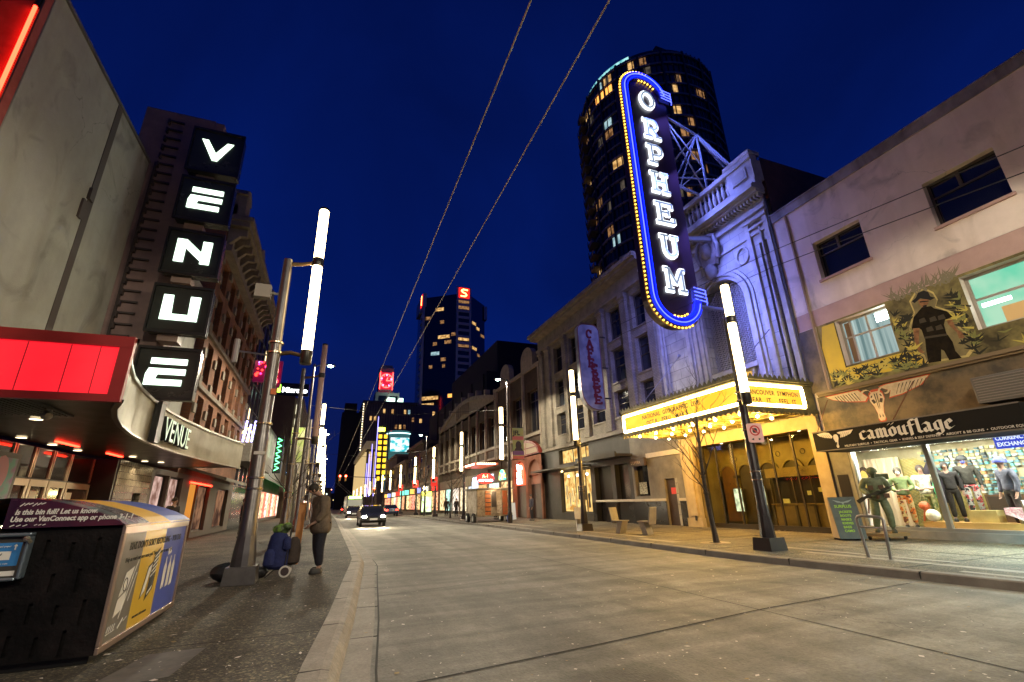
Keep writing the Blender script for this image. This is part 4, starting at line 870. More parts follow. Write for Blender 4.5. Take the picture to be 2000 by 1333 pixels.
# pierced grille
b = MB(); n_ = 12
for i in range(n_):
    for j in range(26):
        y = CY - RI + (i + .5) * 2 * RI / n_; z = 5.7 + j * .19
        if z > SPZ and (y - CY) ** 2 + (z - SPZ) ** 2 > (RI - .08) ** 2: continue
        s = .1
        for t in range(4):
            a = math.pi / 4 + t * math.pi / 2; b.bar((XF + .3, y + s * .35 * math.cos(a + .8), z + s * .35 * math.sin(a + .8)), (XF + .3, y + s * 1.15 * math.cos(a), z + s * 1.15 * math.sin(a)), .045, .06, up=(1, 0, 0))
b.build('pierced_grille', mat('grille_grey', (.34, .32, .3), .6), th)
MB().quad((XF + .46, CY - RI, 5.3), (XF + .46, CY + RI, 5.3), (XF + .46, CY + RI, 10.6), (XF + .46, CY - RI, 10.6)).build('niche_back', mat('niche_dark', (.02, .02, .03), .8), th)
b = MB(); b.box(XF - .1, XF + .3, CY - RI, CY + RI, 6.3, 6.5); b.box(XF + .12, XF + .3, CY - RI, CY + RI, 5.3, 6.3)
for y in (13.3, 14.15, 15.0): b.box(XF + .02, XF + .2, y - .06, y + .06, 5.3, 6.3)
b.build('niche_sill', TC2, th)
for y in (13.75, 14.6): MB().box(XF + .08, XF + .125, y - .28, y + .28, 5.4, 6.2).build('lit_window', glow('amber_niche', (1, .55, .12), .5), th)
# mouldings, cornice, balustrade, pilasters
b = MB()
for y in (11.12, 12.02, 15.9, 16.4, 18.4): b.box(XF - .12, XF, y, y + .2, 4.9, 12.2)
for y in (11.56, 16.1, 16.25, 18.2, 18.75): b.tube([(XF - .06, y, 4.9), (XF - .06, y, 12.0)], .05, 8)
for y0, y1 in ((11.1, 12.25), (15.85, 16.65), (18.1, 18.85)): b.box(XF - .17, XF, y0, y1, 12.2, 12.36); b.box(XF - .13, XF, y0 + .05, y1 - .05, 11.9, 12.0)
b.box(XF - .08, XF, Y0, Y1, 11.62, 11.76)
b.build('pilasters', TC2, th)
b = MB(); b.box(XF - .12, XF + .1, Y0, Y1, 12.55, 12.75); b.box(XF - .4, XF + .1, Y0 - .02, Y1, 13.2, 13.34); b.box(XF - .62, XF + .1, Y0 - .04, Y1, 13.34, 13.5); b.box(XF - .52, XF + .1, Y0 - .02, Y1, 13.5, 13.62)
y = Y0 + .02
while y < Y1 - .1: b.box(XF - .28, XF, y, y + .09, 13.02, 13.2); y += .17
y = Y0 + .1
while y < Y1 - .2: b.prism([(0, 0), (.2, .12), (.42, .2), (.42, .3), (0, .3)], (XF, y, 12.8), MX, UZ, UY, .16) if False else None; y += .5
b.build('cornice', TC2, th)
b = MB(); b.box(XF - .3, XF + .1, Y0, Y1, 13.62, 13.9); b.box(XF - .32, XF + .1, Y0, Y1, 14.92, 15.14); b.box(XF - .26, XF + .28, Y0, 12.45, 13.9, 14.92); b.box(XF - .26, XF + .28, 15.3, 16.3, 13.9, 14.92); b.box(XF - .26, XF + .28, 18.2, Y1, 13.9, 14.92)
b.box(XF - .34, XF + .3, Y0 - .02, 12.5, 15.14, 15.34)
y = 12.6
while y < 18.1:
    if not 15.2 < y < 16.35: b.lathe((XF - .1, y, 13.9), [(.075, 0), (.075, .1), (.05, .16), (.1, .4), (.085, .58), (.045, .84), (.075, .92), (.075, 1.02)], 8)
    y += .27
b.prism([(0, 0), (.8, 0), (.8, .55), (0, .55)], (XF - .3, 12.2, 14.12), RY, UZ, MX, .03); b.m(1); b.prism([(.08, .08), (.72, .08), (.72, .47), (.08, .47)], (XF - .33, 12.2, 14.12), RY, UZ, MX, .012)
b.build('balustrade', [TC2, mat('terracotta_dark', (.3, .28, .26), .6)], th)  # inset panel in a darker terracotta tone
for yc in (12.62, 16.9):
    b = MB(); b.tube([(XF - .04, yc + .3 * math.cos(t * .314), 11.05 + .36 * math.sin(t * .314)) for t in range(20)], .05, 8, closed=True); b.build('medallion', TC2, th)
b = MB(); b.prism([(-.35, 0), (.35, 0), (.5, .6), (.42, 1.25), (.2, 1.6), (-.2, 1.6), (-.42, 1.25), (-.5, .6)], (XF - .05, 14.25, 11.35), RY, UZ, MX, .22)
b.ball((XF - .3, 14.25, 12.1), .3, 10, 1.3); b.ball((XF - .3, 14.25, 12.75), .2, 10); b.tube([(XF - .2, 14.25 - .5, 11.6), (XF - .3, 14.25 - .68, 12.1), (XF - .25, 14.25 - .5, 12.7), (XF - .2, 14.25, 13.0)], .09, 8); b.tube([(XF - .2, 14.25 + .5, 11.6), (XF - .3, 14.25 + .68, 12.1), (XF - .25, 14.25 + .5, 12.7), (XF - .2, 14.25, 13.0)], .09, 8)
b.lathe((XF - .2, 14.25, 10.55), [(.05, 0), (.2, .15), (.3, .5), (.22, .8), (.1, .9)], 10)
b.build('cartouche', mat('cartouche_stone', (.3, .27, .26), .6, c2=(.18, .15, .15), scale=4, bump=.4, bscale=16), th, smooth=True)
# fire stair pipe at the party wall
b = MB(); b.tube([(XF - .05, 11.06, .2), (XF - .05, 11.06, 13)], .05, 8); b.build('downpipe', mat('pipe_dark', (.05, .045, .05), .5), th)

# --- marquee canopy
mq = thing('marquee', 'theatre marquee canopy with glowing amber letter boards and bulbs beneath', 'marquee', (14, 14.3, 4))
MXF, MY0, MY1 = 12.2, 11.0, 17.62
GOLD = mat('gilt_paint', (.6, .42, .12), .4, .25, c2=(.42, .28, .08), scale=4)
GRN = mat('verdigris', (.17, .14, .06), .6, .2, c2=(.07, .065, .035), scale=5)
b = MB(); b.box(MXF + .02, XF - .1, MY0 + .02, MY1 - .02, 4.1, 4.95); b.build('box', GRN, mq)
b = MB()
for z0, z1, e in ((3.98, 4.1, .06), (4.95, 5.02, .05), (5.02, 5.1, .1)): b.box(MXF - e, XF - .1, MY0 - e, MY0 + .02, z0, z1); b.box(MXF - e, MXF + .02, MY0 - e, MY1 + e, z0, z1); b.box(MXF - e, XF - .1, MY1 - .02, MY1 + e, z0, z1)
y = MY0 - .05
while y < MY1: b.prism([(0, 0), (.1, .14), (.2, 0)], (MXF - .08, y, 5.1), UY, UZ, UX, .03); b.prism([(0, 0), (.07, -.09), (.14, 0)], (MXF - .05, y, 3.98), UY, UZ, UX, .03); y += .22
x = MXF
while x < XF - .3: b.prism([(0, 0), (.1, .14), (.2, 0)], (x, MY0 - .08, 5.1), UX, UZ, UY, .03); b.prism([(0, 0), (.07, -.09), (.14, 0)], (x, MY0 - .05, 3.98), UX, UZ, UY, .03); x += .22
b.build('cresting', GRN, mq)
AMB = glow2('amber_board', (1, .55, .06), (1, .42, .03), .85, .8, stretch=(1, 1, 2.5), mix=(.35, .65))
BORD = glow('bulb_border', (1, .72, .28), 15)
BLKT = mat('letter_black', (.01, .008, .005), .6)
f1 = MB(); f1.quad((MXF + .012, MY0 + .06, 4.13), (MXF + .012, MY1 - .06, 4.13), (MXF + .012, MY1 - .06, 4.93), (MXF + .012, MY0 + .06, 4.93)); brd = f1.build('letter_board', AMB, mq)
f1 = MB(); x = MXF - .02
for a, b_ in (((MY0 + .1, 4.19), (MY1 - .1, 4.19)), ((MY0 + .1, 4.86), (MY1 - .1, 4.86)), ((MY1 - .1, 4.24), (MY1 - .1, 4.81))): f1.tube([(x, a[0], a[1]), (x, b_[0], b_[1])], .055, 8)
f1.build('bulb_border', BORD, brd)
text('NATIONAL  GEOGRAPHIC  LIVE', .23, (MXF + .004, 16.2, 4.53), RY, UZ, BLKT, brd, ext=.003, bold=.003, sx=.93, spacing=1.12)
text('OCT 8    PERU    MAR 5', .23, (MXF + .004, 15.95, 4.27), RY, UZ, BLKT, brd, ext=.003, bold=.003, sx=.93, spacing=1.12)
f1 = MB(); f1.quad((MXF + .06, MY0 + .012, 4.13), (XF - .6, MY0 + .012, 4.13), (XF - .6, MY0 + .012, 4.93), (MXF + .06, MY0 + .012, 4.93)); brd = f1.build('letter_board', AMB, mq)
f1 = MB(); y = MY0 - .02
for a, b_ in (((MXF + .1, 4.19), (XF - .66, 4.19)), ((MXF + .1, 4.86), (XF - .66, 4.86)), ((XF - .66, 4.24), (XF - .66, 4.81))): f1.tube([(a[0], y, a[1]), (b_[0], y, b_[1])], .055, 8)
f1.build('bulb_border', BORD, brd)
text('VANCOUVER  SYMPHONY', .215, (MXF + .3, MY0 + .004, 4.54), UX, UZ, BLKT, brd, ext=.003, bold=.003, sx=.9, spacing=1.1)
text('HEAR   IT     FEEL  IT', .215, (MXF + .34, MY0 + .004, 4.28), UX, UZ, BLKT, brd, ext=.003, bold=.003, sx=1.0, spacing=1.1)
b = MB(); b.quad((MXF + .02, MY0 + .02, 4.09), (XF - .1, MY0 + .02, 4.09), (XF - .1, MY1 - .02, 4.09), (MXF + .02, MY1 - .02, 4.09))
for k in range(9): y = MY0 + .35 + k * .74; b.box(MXF + .1, XF - .15, y, y + .07, 4.0, 4.088)
for k in range(5): x = MXF + .3 + k * .72; b.box(x, x + .06, MY0 + .1, MY1 - .1, 4.02, 4.086)
b.build('soffit', mat('soffit_gilt', (.34, .27, .1), .5, .2, c2=(.2, .16, .06), scale=3), mq)
bm0 = None
for k in range(6):
    for j, x in enumerate((12.75, 13.75, 14.65)):
        y = MY0 + .65 + k * 1.12 + .2 * j
        if bm0 is None:
            q = MB(); q.ball((x, y, 3.98), .055, 10); bm0 = q.build('bulb', glow('warm_bulb', (1, .7, .3), 25), mq, smooth=True); base = Vector((x, y, 3.98))
        else:
            c_ = bm0.copy(); COL.objects.link(c_); c_.location = Vector((x, y, 3.98)) - base
        if j != 2: lamp('POINT', (x, y, 3.84), 62, (1, .55, .1), mq, .05)
for k in range(2):
    b = MB(); yy = 12.0 if k == 0 else 17.2; b.tube([(MXF + .5, yy, 5.1), (XF, yy + .1, 7.6 if k == 0 else 8.0)], .018, 6); b.ball((XF - .05, yy + .1, 7.6 if k == 0 else 8.0), .08, 8); b.build('hanger_rod', mat('rod_grey', (.3, .3, .36), .5, .5), mq)

# --- entrance
STN2 = mat('entrance_stone', (.46, .36, .22), .6, c2=(.34, .26, .15), scale=2, bump=.15, bscale=20)
b = MB(); b.box(XF - .12, XF, 11.1, 17.3, 3.55, 3.98); b.box(XF - .16, XF, 17.25, 18.1, .13, 3.98); b.box(XF - .2, XF, 17.2, 18.15, .13, .5); b.box(XF - .1, XF, 11.05, 11.5, .13, 3.55); b.box(XF - .22, XF - .16, 17.42, 17.93, .6, 3.6)
b.build('entrance_surround', STN2, th)
b = MB(); b.m(1); b.box(XF - .17, XF - .16, 17.5, 17.75, 1.5, 1.95); b.box(XF - .23, XF - .22, 17.5, 17.62, .4, .6); b.build('plaque', [STN2, mat('plaque_dark', (.03, .025, .02), .4)], th)
GP = mat('lobby_gilt', (.25, .175, .055), .5, .1, c2=(.15, .105, .033), scale=1.4, detail=9)
LX = 17.0
b = MB(); b.box(XF + .02, LX, 11.45, 17.2, .1, .14); b.m(1); b.box(LX, LX + .1, 11.3, 17.25, .14, 3.9); b.box(XF + .02, LX, 11.3, 11.45, .14, 3.9); b.box(XF + .02, LX, 17.2, 17.3, .14, 3.9); b.box(XF + .02, LX, 11.4, 17.25, 3.62, 3.7)
b.build('lobby', [mat('lobby_floor', (.09, .065, .04), .25, c2=(.05, .04, .03), scale=3), GP], th)
b = MB()
for i, yc in enumerate((16.75, 15.72, 14.6, 13.5, 12.4)):
    q = .42
    P = [(-q, 0), (-q, 2.1)] + [(q * math.cos(math.pi - math.pi * t / 12), 2.1 + q * math.sin(math.pi * t / 12)) for t in range(1, 12)] + [(q, 2.1), (q, 0)]
    b.m(2 if i == 0 else 0); b.prism(P, (LX - .01, yc, .14), UY, UZ, MX, .02)
    b.m(1)
    for t in range(12):
        a0, a1 = math.pi * t / 12, math.pi * (t + 1) / 12; b.prism([(r_ * math.cos(a), r_ * math.sin(a)) for r_, a in ((q, a0), (q + .11, a0), (q + .11, a1), (q, a1))], (LX - .03, yc, 2.24), UY, UZ, MX, .06)
    b.box(LX - .14, LX, yc + .45, yc + .6, .14, 2.12); b.m(3); b.box(LX - .18, LX, yc + .4, yc + .66, 2.12, 2.24)
    b.tube([(LX - .03, yc + .53 + .1 * math.cos(t * .63), 2.95 + .1 * math.sin(t * .63)) for t in range(10)], .014, 6, closed=True)
for t in range(6): b.m(3); b.ball((LX - .04, 16.55 + .2 * (t % 2), .9 + .5 * (t // 2)), .025, 6)
b.m(4); b.box(LX - .05, LX, 11.45, 17.2, .14, .34)
b.build('arcade', [mat('arch_recess', (.055, .036, .014), .5, c2=(.03, .02, .008), scale=2), GP, mat('lobby_door', (.15, .07, .022), .45, c2=(.09, .045, .016), scale=2.5), mat('arcade_dark', (.05, .035, .02), .5), mat('plinth_dark', (.025, .02, .015), .4)], th)
for i, (y, w_) in enumerate(((16.2, .24), (14.95, .2))):
    f = MB(); f.box(LX - .26, LX - .2, y - w_, y + w_, .72, 1.72); o = f.build('poster_case', mat('case_frame', (.1, .08, .05), .4), th); MB().quad((LX - .265, y - w_ + .03, .76), (LX - .265, y + w_ - .03, .76), (LX - .265, y + w_ - .03, 1.68), (LX - .265, y - w_ + .03, 1.68)).build('poster', glow2('poster_lit', (.85, .95, .7), (.3, .34, .26), .8, 5), o)
bo = MB(); bo.m(0); bo.box(16.25, 16.95, 11.5, 14.1, .14, 1.02); bo.box(16.2, 16.96, 11.46, 14.15, 1.02, 1.07); bo.m(1); bo.box(16.2, 16.96, 11.46, 14.15, 2.02, 2.36); bo.m(2); bo.box(16.5, 16.6, 11.5, 14.1, 1.07, 2.02); bo.m(3)
for y in (11.55, 12.3, 13.05, 14.03): bo.box(16.2, 16.25, y, y + .09, .2, 1.0); bo.box(16.25, 16.29, y, y + .05, 1.07, 2.02)
bo.m(4); bo.box(16.21, 16.23, 13.3, 13.58, 1.08, 1.24); bo.box(16.44, 16.46, 12.0, 12.25, 1.45, 1.6); bo.box(16.44, 16.46, 12.55, 12.7, 1.35, 1.5)
bo.build('box_office', [mat('office_wood', (.17, .115, .04), .5, c2=(.11, .075, .028), scale=3), GP, mat('office_dark', (.02, .015, .012), .3), mat('office_strip', (.05, .035, .02), .5), mat('office_card', (.55, .55, .3), .6)], th)
text('BOX  OFFICE', .19, (16.194, 13.4, 2.12), RY, UZ, mat('office_letters', (.25, .17, .06), .5), th, ext=.004)
b = MB()
for y in (11.6, 12.55, 13.5, 14.45, 15.4, 16.35, 17.1): b.box(XF + .28, XF + .34, y - .03, y + .03, .14, 3.55)
b.box(XF + .27, XF + .35, 11.5, 17.2, .14, .3)
for y in (12.5, 14.4, 16.3): b.box(XF + .24, XF + .28, y - .02, y + .02, .9, 1.3)
gt = b.build('glass_gate', mat('gate_bronze', (.045, .035, .022), .4, .5), th); MB().quad((XF + .31, 11.5, .3), (XF + .31, 17.2, .3), (XF + .31, 17.2, 3.55), (XF + .31, 11.5, 3.55)).build('pane', glass('smoked_glass', (.78, .78, .6)), gt)
for (x, y) in ((16.2, 12.3), (16.3, 14.2), (16.3, 16.2)):
    q = MB(); q.lathe((x, y, 3.6), [(.06, 0), (.06, .02)], 10); q.build('downlight', glow('warm_spot', (1, .78, .45), 9), th); lamp('SPOT', (x, y, 3.55), 20, (.9, .8, .2), th, .05, spot=140)

# --- vertical neon blade sign
vs = thing('blade_sign', 'huge vertical theatre sign with white neon letters and blue neon outline', 'sign', (12.4, 13.6, 7.7))
SX, SW = 12.36, 1.3; ZB_, ZT2 = 7.72 + 1.3, 20.85 - 1.3
def stad(r, n=16, zb=ZB_, zt=ZT2): return [(SX + r * math.cos(R(a)), zt + r * math.sin(R(a))) for a in [180 * i / n for i in range(n + 1)]] + [(SX + r * math.cos(R(a)), zb + r * math.sin(R(a))) for a in [180 + 180 * i / n for i in range(n + 1)]]
def P3(pts, y): return [(x, y, z) for x, z in pts]
b = MB(); b.prism(stad(SW), (0, 13.42, 0), UX, UZ, UY, .4); b.build('cabinet', mat('sign_plum', (.035, .016, .028), .35, c2=(.05, .02, .035), scale=.8), vs)
NB = mat('blue_band', (.008, .016, .4), .35)
full = stad(SW - .02); inner = stad(SW - .36)
def bandq(mb, out, inn, y0, y1, sel):
    k = len(out)
    for i in range(k - 1):
        if not sel(i): continue
        a, b_, c, d = out[i], out[i + 1], inn[i + 1], inn[i]
        mb.prism([a, b_, c, d], (0, y0, 0), UX, UZ, UY, y1 - y0)
selL = lambda i: i >= 1 and i <= 32      # caps and the street side run; index 16 joins top to bottom on the street side
b = MB(); bandq(b, full, inner, 13.3, 13.42, selL); b.build('blue_band', NB, vs)
def run(r, y, i0=1, i1=33, dz=0): return P3(stad(r)[i0:i1], y)
b = MB(); b.tube(run(SW - .15, 13.24, 1, 33), .024, 8); b.build('blue_neon', glow('neon_blue_hot', (.07, .095, 1), 2.2), vs)
b = MB(); b.tube(run(SW - .31, 13.25, 3, 31), .022, 6); b.tube(run(SW - .05, 13.25, 2, 32), .02, 6); b.build('deep_blue_neon', glow('sign_deep_blue', (.003, .012, 1), 2.4), vs)
for z, x0 in ((ZT2 + .05, SX + SW - .42), (ZB_ - .0, SX + SW - .42)):
    b = MB()
    for k in range(4): b.tube([(x0, 13.2, z - .05 + k * .17), (x0 + .6, 13.2, z - .12 + k * .17), (x0 + .66, 13.3, z - .2 + k * .17)], .022, 6)
    b.build('wing_neon', glow('neon_blue_hot', (.07, .095, 1), 2.2), vs)
    MB().box(x0, x0 + .6, 13.36, 13.42, z - .15, z + .5).build('wing_plate', mat('wing_dark', (.02, .02, .06), .5), vs)
# bulbs along the edge
pts = []
def walk(path, step):
    out = []; acc = 0
    for a, b_ in zip(path, path[1:]):
        a = Vector(a); b_ = Vector(b_); L = (b_ - a).length
        while acc <= L: out.append(a + (b_ - a) * (acc / L)); acc += step
        acc -= L
    return out
edge = stad(SW + .06)
pts = walk(P3(edge[7:29], 13.34), .185) + walk(P3(stad(SW - .44)[4:11], 13.36), .17) + walk(P3(stad(SW - .44)[24:30], 13.36), .17)
b0 = None
for p in pts[:100]:
    if b0 is None: q = MB(); q.ball(p, .042, 8); b0 = q.build('bulb', glow('sign_bulb', (1, .55, .06), 2.2), vs, smooth=True); base2 = Vector(p)
    else: c_ = b0.copy(); COL.objects.link(c_); c_.location = p - base2
if len(pts) > 100:
    q = MB()
    for p in pts[100:]: q.ball(p, .042, 8)
    tag(q.build('bulb_row', glow('sign_bulb', (1, .55, .06), 2.2), vs, smooth=True), kind='stuff')
b = MB()
for p in P3(edge[7:29], 13.34): pass
b.tube(P3(edge[6:30], 13.42), .035, 6); b.build('bulb_channel', mat('channel_gold', (.3, .2, .06), .5, .3), vs)
WN = glow('letter_neon', (.85, .93, 1), 1.5); WC = mat('letter_core', (.35, .42, .5), .4, emit=(.4, .52, .68), es=.22)
for ch, z0 in (('O', 18.72), ('R', 17.0), ('P', 15.52), ('H', 14.0), ('E', 12.42), ('U', 10.78), ('M', 9.22)):
    W_, H_ = (.92, 1.08); x0 = SX - .33
    b = MB(); slab(b, ch, (x0, 13.34, z0), UX, UZ, -UY, W_, H_, .23, .0, .06); o = b.build('letter', WN, vs)
    b = MB(); slab(b, ch, (x0, 13.28, z0), UX, UZ, -UY, W_, H_, .085, .0, .03); b.build('letter_core', WC, o)
# steel truss carrying the sign
TR = mat('truss_steel', (.36, .37, .42), .5, .3)
b = MB()
n0, n1, n2, n3 = (13.6, 13.75, 19.2), (13.6, 13.75, 15.0), (16.6, 14.6, 19.6), (16.2, 14.2, 15.2)
n4, n5, n6 = (20, 15.5, 18.2), (19.5, 13.5, 15.2), (23.5, 16, 15.2)
n7, n8 = (16.6, 17.6, 19.2), (16.2, 17.5, 15.1)
for a, c, w_ in ((n0, n2, .1), (n2, n3, .08), (n2, n1, .06), (n0, n3, .06), (n1, n3, .09), (n2, n4, .12), (n4, n3, .07), (n2, n5, .12), (n4, n6, .09), (n2, n7, .08), (n7, n8, .08), (n2, n8, .05), (n7, n3, .05), (n7, n4, .08), (n4, n5, .06), (n8, n4, .06), ((16.4, 14.4, 17.3), (16.4, 17.55, 17.2), .06), (n0, (16.4, 14.4, 17.3), .05), ((13.6, 13.8, 9.0), (XF, 13.8, 9.0), .12), ((13.6, 13.8, 12.2), (XF, 13.9, 12.6), .16)): b.bar(a, c, w_)
b.build('support_truss', TR, vs)

# ---------------------------------------------------------------- cream brick block with the café blade
cb = thing('cream_building', 'cream brick three storey block with tall pilasters beside the theatre', 'building', (XF, 26, .13))
CB = brick('cream_brick', (.3, .255, .2), (.23, .195, .155), (.17, .15, .12), 1, .24, .085, bump=.5)
CBT = mat('cream_trim', (.27, .23, .18), .75, c2=(.16, .135, .105), scale=2, bump=.2, bscale=15)
WN_ = []
for i in range(5):
    y0 = 19.25 + i * 2.6
    for z0, z1 in ((10.65, 12.75), (8.0, 10.1), (5.95, 7.5)): WN_.append((y0, y0 + 1.45, z0, z1))
GFH = [(26.8, 31.1, .6, 3.35), (26.8, 31.1, 3.85, 4.85), (20.9, 22.1, 1.5, 3.3), (22.6, 24.0, .13, 3.3), (24.4, 26.3, .13, 3.3), (18.98, 19.02, .13, .2)]
b = MB(); facade(b, XF, 18.9, 33.6, 5.2, 14.2, WN_, .4); b.box(XF + .42, 34, 18.95, 33.58, 5, 14.1); b.quad((XF, 33.6, 5.2), (34, 33.6, 5.2), (34, 33.6, 14.2), (XF, 33.6, 14.2))
b.build('wall', CB, cb)
for i, h in enumerate(WN_):
    z = h[3] - h[2]
    window(cb, XF, *h, .38, FRAME_B, NIGHT, trans=(h[2] + z * .5, h[2] + z * .74) if h[2] < 10 else (h[2] + z * .62,), bars=() if h[2] < 10 else ((h[0] + .5),), sill=CBT)
b = MB()
for y in (19.0, 21.28, 23.88, 26.48, 29.08, 31.9, 33.2): b.box(XF - .2, XF, y - .3, y + .26, 5.35, 12.55); b.box(XF - .26, XF, y - .36, y + .32, 5.2, 5.5); b.box(XF - .27, XF, y - .36, y + .32, 12.95, 13.1); b.box(XF - .23, XF, y - .33, y + .29, 12.55, 12.95); b.tube([(XF - .24, y - .38, 12.85), (XF - .24, y + .34, 12.85)], .1, 8)
b.build('pilasters', CB, cb)
b = MB(); b.box(XF - .3, XF, 18.85, 33.7, 13.1, 13.3); b.box(XF - .12, XF, 18.85, 33.7, 13.3, 14.15); b.box(XF - .75, XF + .3, 18.85, 33.9, 14.15, 14.35); b.box(XF - .95, XF + .3, 18.85, 34, 14.35, 14.62); b.box(XF - .2, XF, 18.9, 33.6, 4.95, 5.2)
b.build('cornice', CBT, cb)
MARB = mat('grey_marble', (.24, .21, .17), .35, c2=(.11, .095, .075), scale=1.4, detail=11, mix=(.3, .7))
BMAR = mat('black_marble', (.022, .02, .018), .2, c2=(.05, .045, .04), scale=2, detail=12, mix=(.55, .75))
b = MB(); facade(b, XF - .01, 18.15, 22.28, .13, 5.0, [GFH[2], (18.72, 19.66, .13, 2.28)], .35); b.m(1); facade(b, XF - .01, 22.28, 33.6, .13, 5.0, GFH[:2] + GFH[3:5], .35); b.build('ground_wall', [MARB, mat('dark_cladding', (.03, .026, .023), .45, c2=(.018, .016, .014), scale=2)], cb)
for y0, y1 in ((18.16, 18.68), (19.7, 22.3), (22.32, 22.58), (24.02, 24.38), (26.32, 26.78)): MB().box(XF - .05, XF - .012, y0, y1, .13, 1.22).build('dado', BMAR, cb)
MB().box(XF + .05, XF + .1, 22.6, 24.0, .13, 1.22).build('dado', BMAR, cb)
b = MB(); b.box(XF - .07, XF - .012, 18.16, 18.7, 1.24, 1.36); b.box(XF - .07, XF - .012, 19.68, 26.3, 1.24, 1.36) ; b.box(XF - .07, XF - .012, 18.16, 20.85, 3.38, 3.62); b.build('white_band', mat('white_band', (.62, .54, .42), .6, c2=(.5, .42, .32), scale=3), cb)
b = MB(); b.box(XF + .1, XF + .15, 18.72, 19.66, .13, 2.28); d = b.build('door', mat('door_brown', (.05, .028, .018), .4, c2=(.032, .018, .012), scale=3), cb); b = MB(); b.box(XF + .085, XF + .1, 18.95, 19.35, 1.55, 1.85); b.build('sticker', mat('red_sticker', (.6, .05, .04), .5), d)
window(cb, XF, *GFH[2], .3, STEEL_DK, NIGHT)
for h in GFH[3:5]: MB().quad((XF + .3, h[0], h[2]), (XF + .3, h[1], h[2]), (XF + .3, h[1], h[3]), (XF + .3, h[0], h[3])).build('dark_bay', mat('bay_black', (.016, .013, .012), .25), cb)
b = MB(); b.box(XF - 1.2, XF - .08, 22.0, 26.4, 3.62, 3.75); b.box(XF - 1.25, XF - 1.15, 21.95, 26.45, 3.58, 3.85); b.build('flat_awning', mat('awning_bronze', (.04, .035, .03), .4, .3), cb)
b = MB(); b.box(XF - .3, XF - .14, 20.75, 22.0, 3.02, 3.42); b.build('sign_board', mat('board_brown', (.07, .045, .03), .5), cb); text("L'OPERA", .22, (XF - .305, 21.9, 3.13), RY, UZ, mat('board_letters', (.45, .33, .22), .5), cb, sx=1.0)
b = MB(); b.box(XF - .02, XF - .013, 21.1, 21.75, 1.6, 2.2); b.build('notice', mat('notice_pale', (.5, .5, .42), .6, c2=(.2, .2, .17), scale=14, mix=(.45, .55)), cb)
SHOPY = glow2('boutique_glow', (1, .7, .25), (.5, .22, .04), .62, 2.4, mix=(.38, .64))
o = window(cb, XF, *GFH[0], .3, STEEL_DK, SHOPY, bars=(27.9, 29.3), fw=.07, label='lit yellow boutique display window'); window(cb, XF, *GFH[1], .3, STEEL_DK, SHOPY, bars=(27.6, 29.4), fw=.07, label='lit transom over the boutique window')
b = MB(); rq = random.Random(9)
GM = [mat('garment_dark', (.06, .045, .035), .8), mat('garment_tan', (.35, .25, .13), .8), mat('garment_white', (.6, .55, .45), .8)]
for i in range(9): y = 27.1 + i * .43; z = rq.uniform(.7, 1.5); MB().lathe((XF + .2, y, z), [(.05, 0), (.13, .03), (.1, .45), (.15, .75), (.13, .85), (.03, .9)], 8, .35, 1).build('garment', GM[rq.randint(0, 2)], o)
for i in range(3): MB().ball((XF + .2, 27.6 + i * 1.3, 3.0), .09, 8).build('display_lamp', glow('garment_lamp', (1, .9, .6), 4), o)
b = MB(); b.box(XF - 1.3, XF - .08, 26.5, 33.5, 3.42, 3.52); b.build('shop_awning', mat('awning_bronze', (.04, .035, .03), .4, .3), cb)
text('CAPERS', .24, (XF - .9, 29.6, 3.15), RY, UZ, mat('dim_letters', (.2, .2, .14), .6), cb)
lamp('SPOT', (XF - .9, 29, 3.3), 160, (1, .72, .3), cb, spot=150, name='awning_light')
for k in range(4):  # blue lamps without fixtures, added at the sign to light the facades
    lamp('AREA', (12.75, 13.15, 8.6 + k * 3.3), 50, (.17, .22, 1), vs, size=(.25, 2.6), target=(XF, 13.2, 7.6 + k * 2.0), name='neon_fill')
    lamp('AREA', (12.75, 14.3, 8.6 + k * 3.3), 32, (.22, .25, 1), vs, size=(.25, 2.6), target=(XF, 18.5, 8.2 + k * 2), name='neon_fill')
lamp('AREA', (13.75, 13.2, 18.9), 60, (.16, .22, 1), vs, size=(.3, .8), target=(18, 14.5, 18), name='neon_fill')  # another added blue lamp, brightens the truss
cs = thing('blade_sign', 'grey blade sign with red slab letters reading café crepe on cream block', 'sign', (13.7, 23.2, 6.4))
x0, x1, z0, z1, yy = 13.45, 14.95, 6.3, 11.75, 23.2
P = [(x1, z0 + .1), (x1, z1 - .5)] + arc(x1 - .5, z1 - .5, .5, .45, 0, 90, 5)[1:] + arc(x0 + .5, z1 - .5, .5, .45, 90, 180, 5) + [(x0, z0 + 1.2)] + [(x0 + .08, z0 + .75), (x0 + .3, z0 + .35), (x0 + .65, z0 + .12), (x0 + 1.0, z0 + .05)]
b = MB(); b.prism(P, (0, yy, 0), UX, UZ, UY, .35); b.build('cabinet', mat('sign_bluegrey', (.34, .36, .4), .4, c2=(.18, .19, .24), scale=.9, mix=(.42, .58), detail=2), cs)
b = MB(); b.tube([(x, yy - .02, z) for x, z in P], .03, 6, closed=True); b.build('edge_trim', mat('trim_red', (.2, .08, .08), .5, .4), cs)
RL = mat('slab_red', (.16, .01, .018), .45)
for i, ch in enumerate('CAFE'): b = MB(); slab(b, ch, (14.02, yy - .03, 10.78 - i * .62), UX, UZ, -UY, .42, .56, .12, 0, .05); b.build('letter', RL, cs)
for i, ch in enumerate('CREPE'): b = MB(); slab(b, ch, (14.17 + .02 * i, yy - .03, 8.72 - i * .5 - .02), UX, UZ, -UY, .5, .46, .12, 0, .05); b.build('letter', RL, cs)
b = MB()
for z in (7.1, 9.0, 11.0): b.bar((x1, yy + .17, z), (XF - .2, yy + .17, z), .07)
b.build('bracket', STEEL_DK, cs)

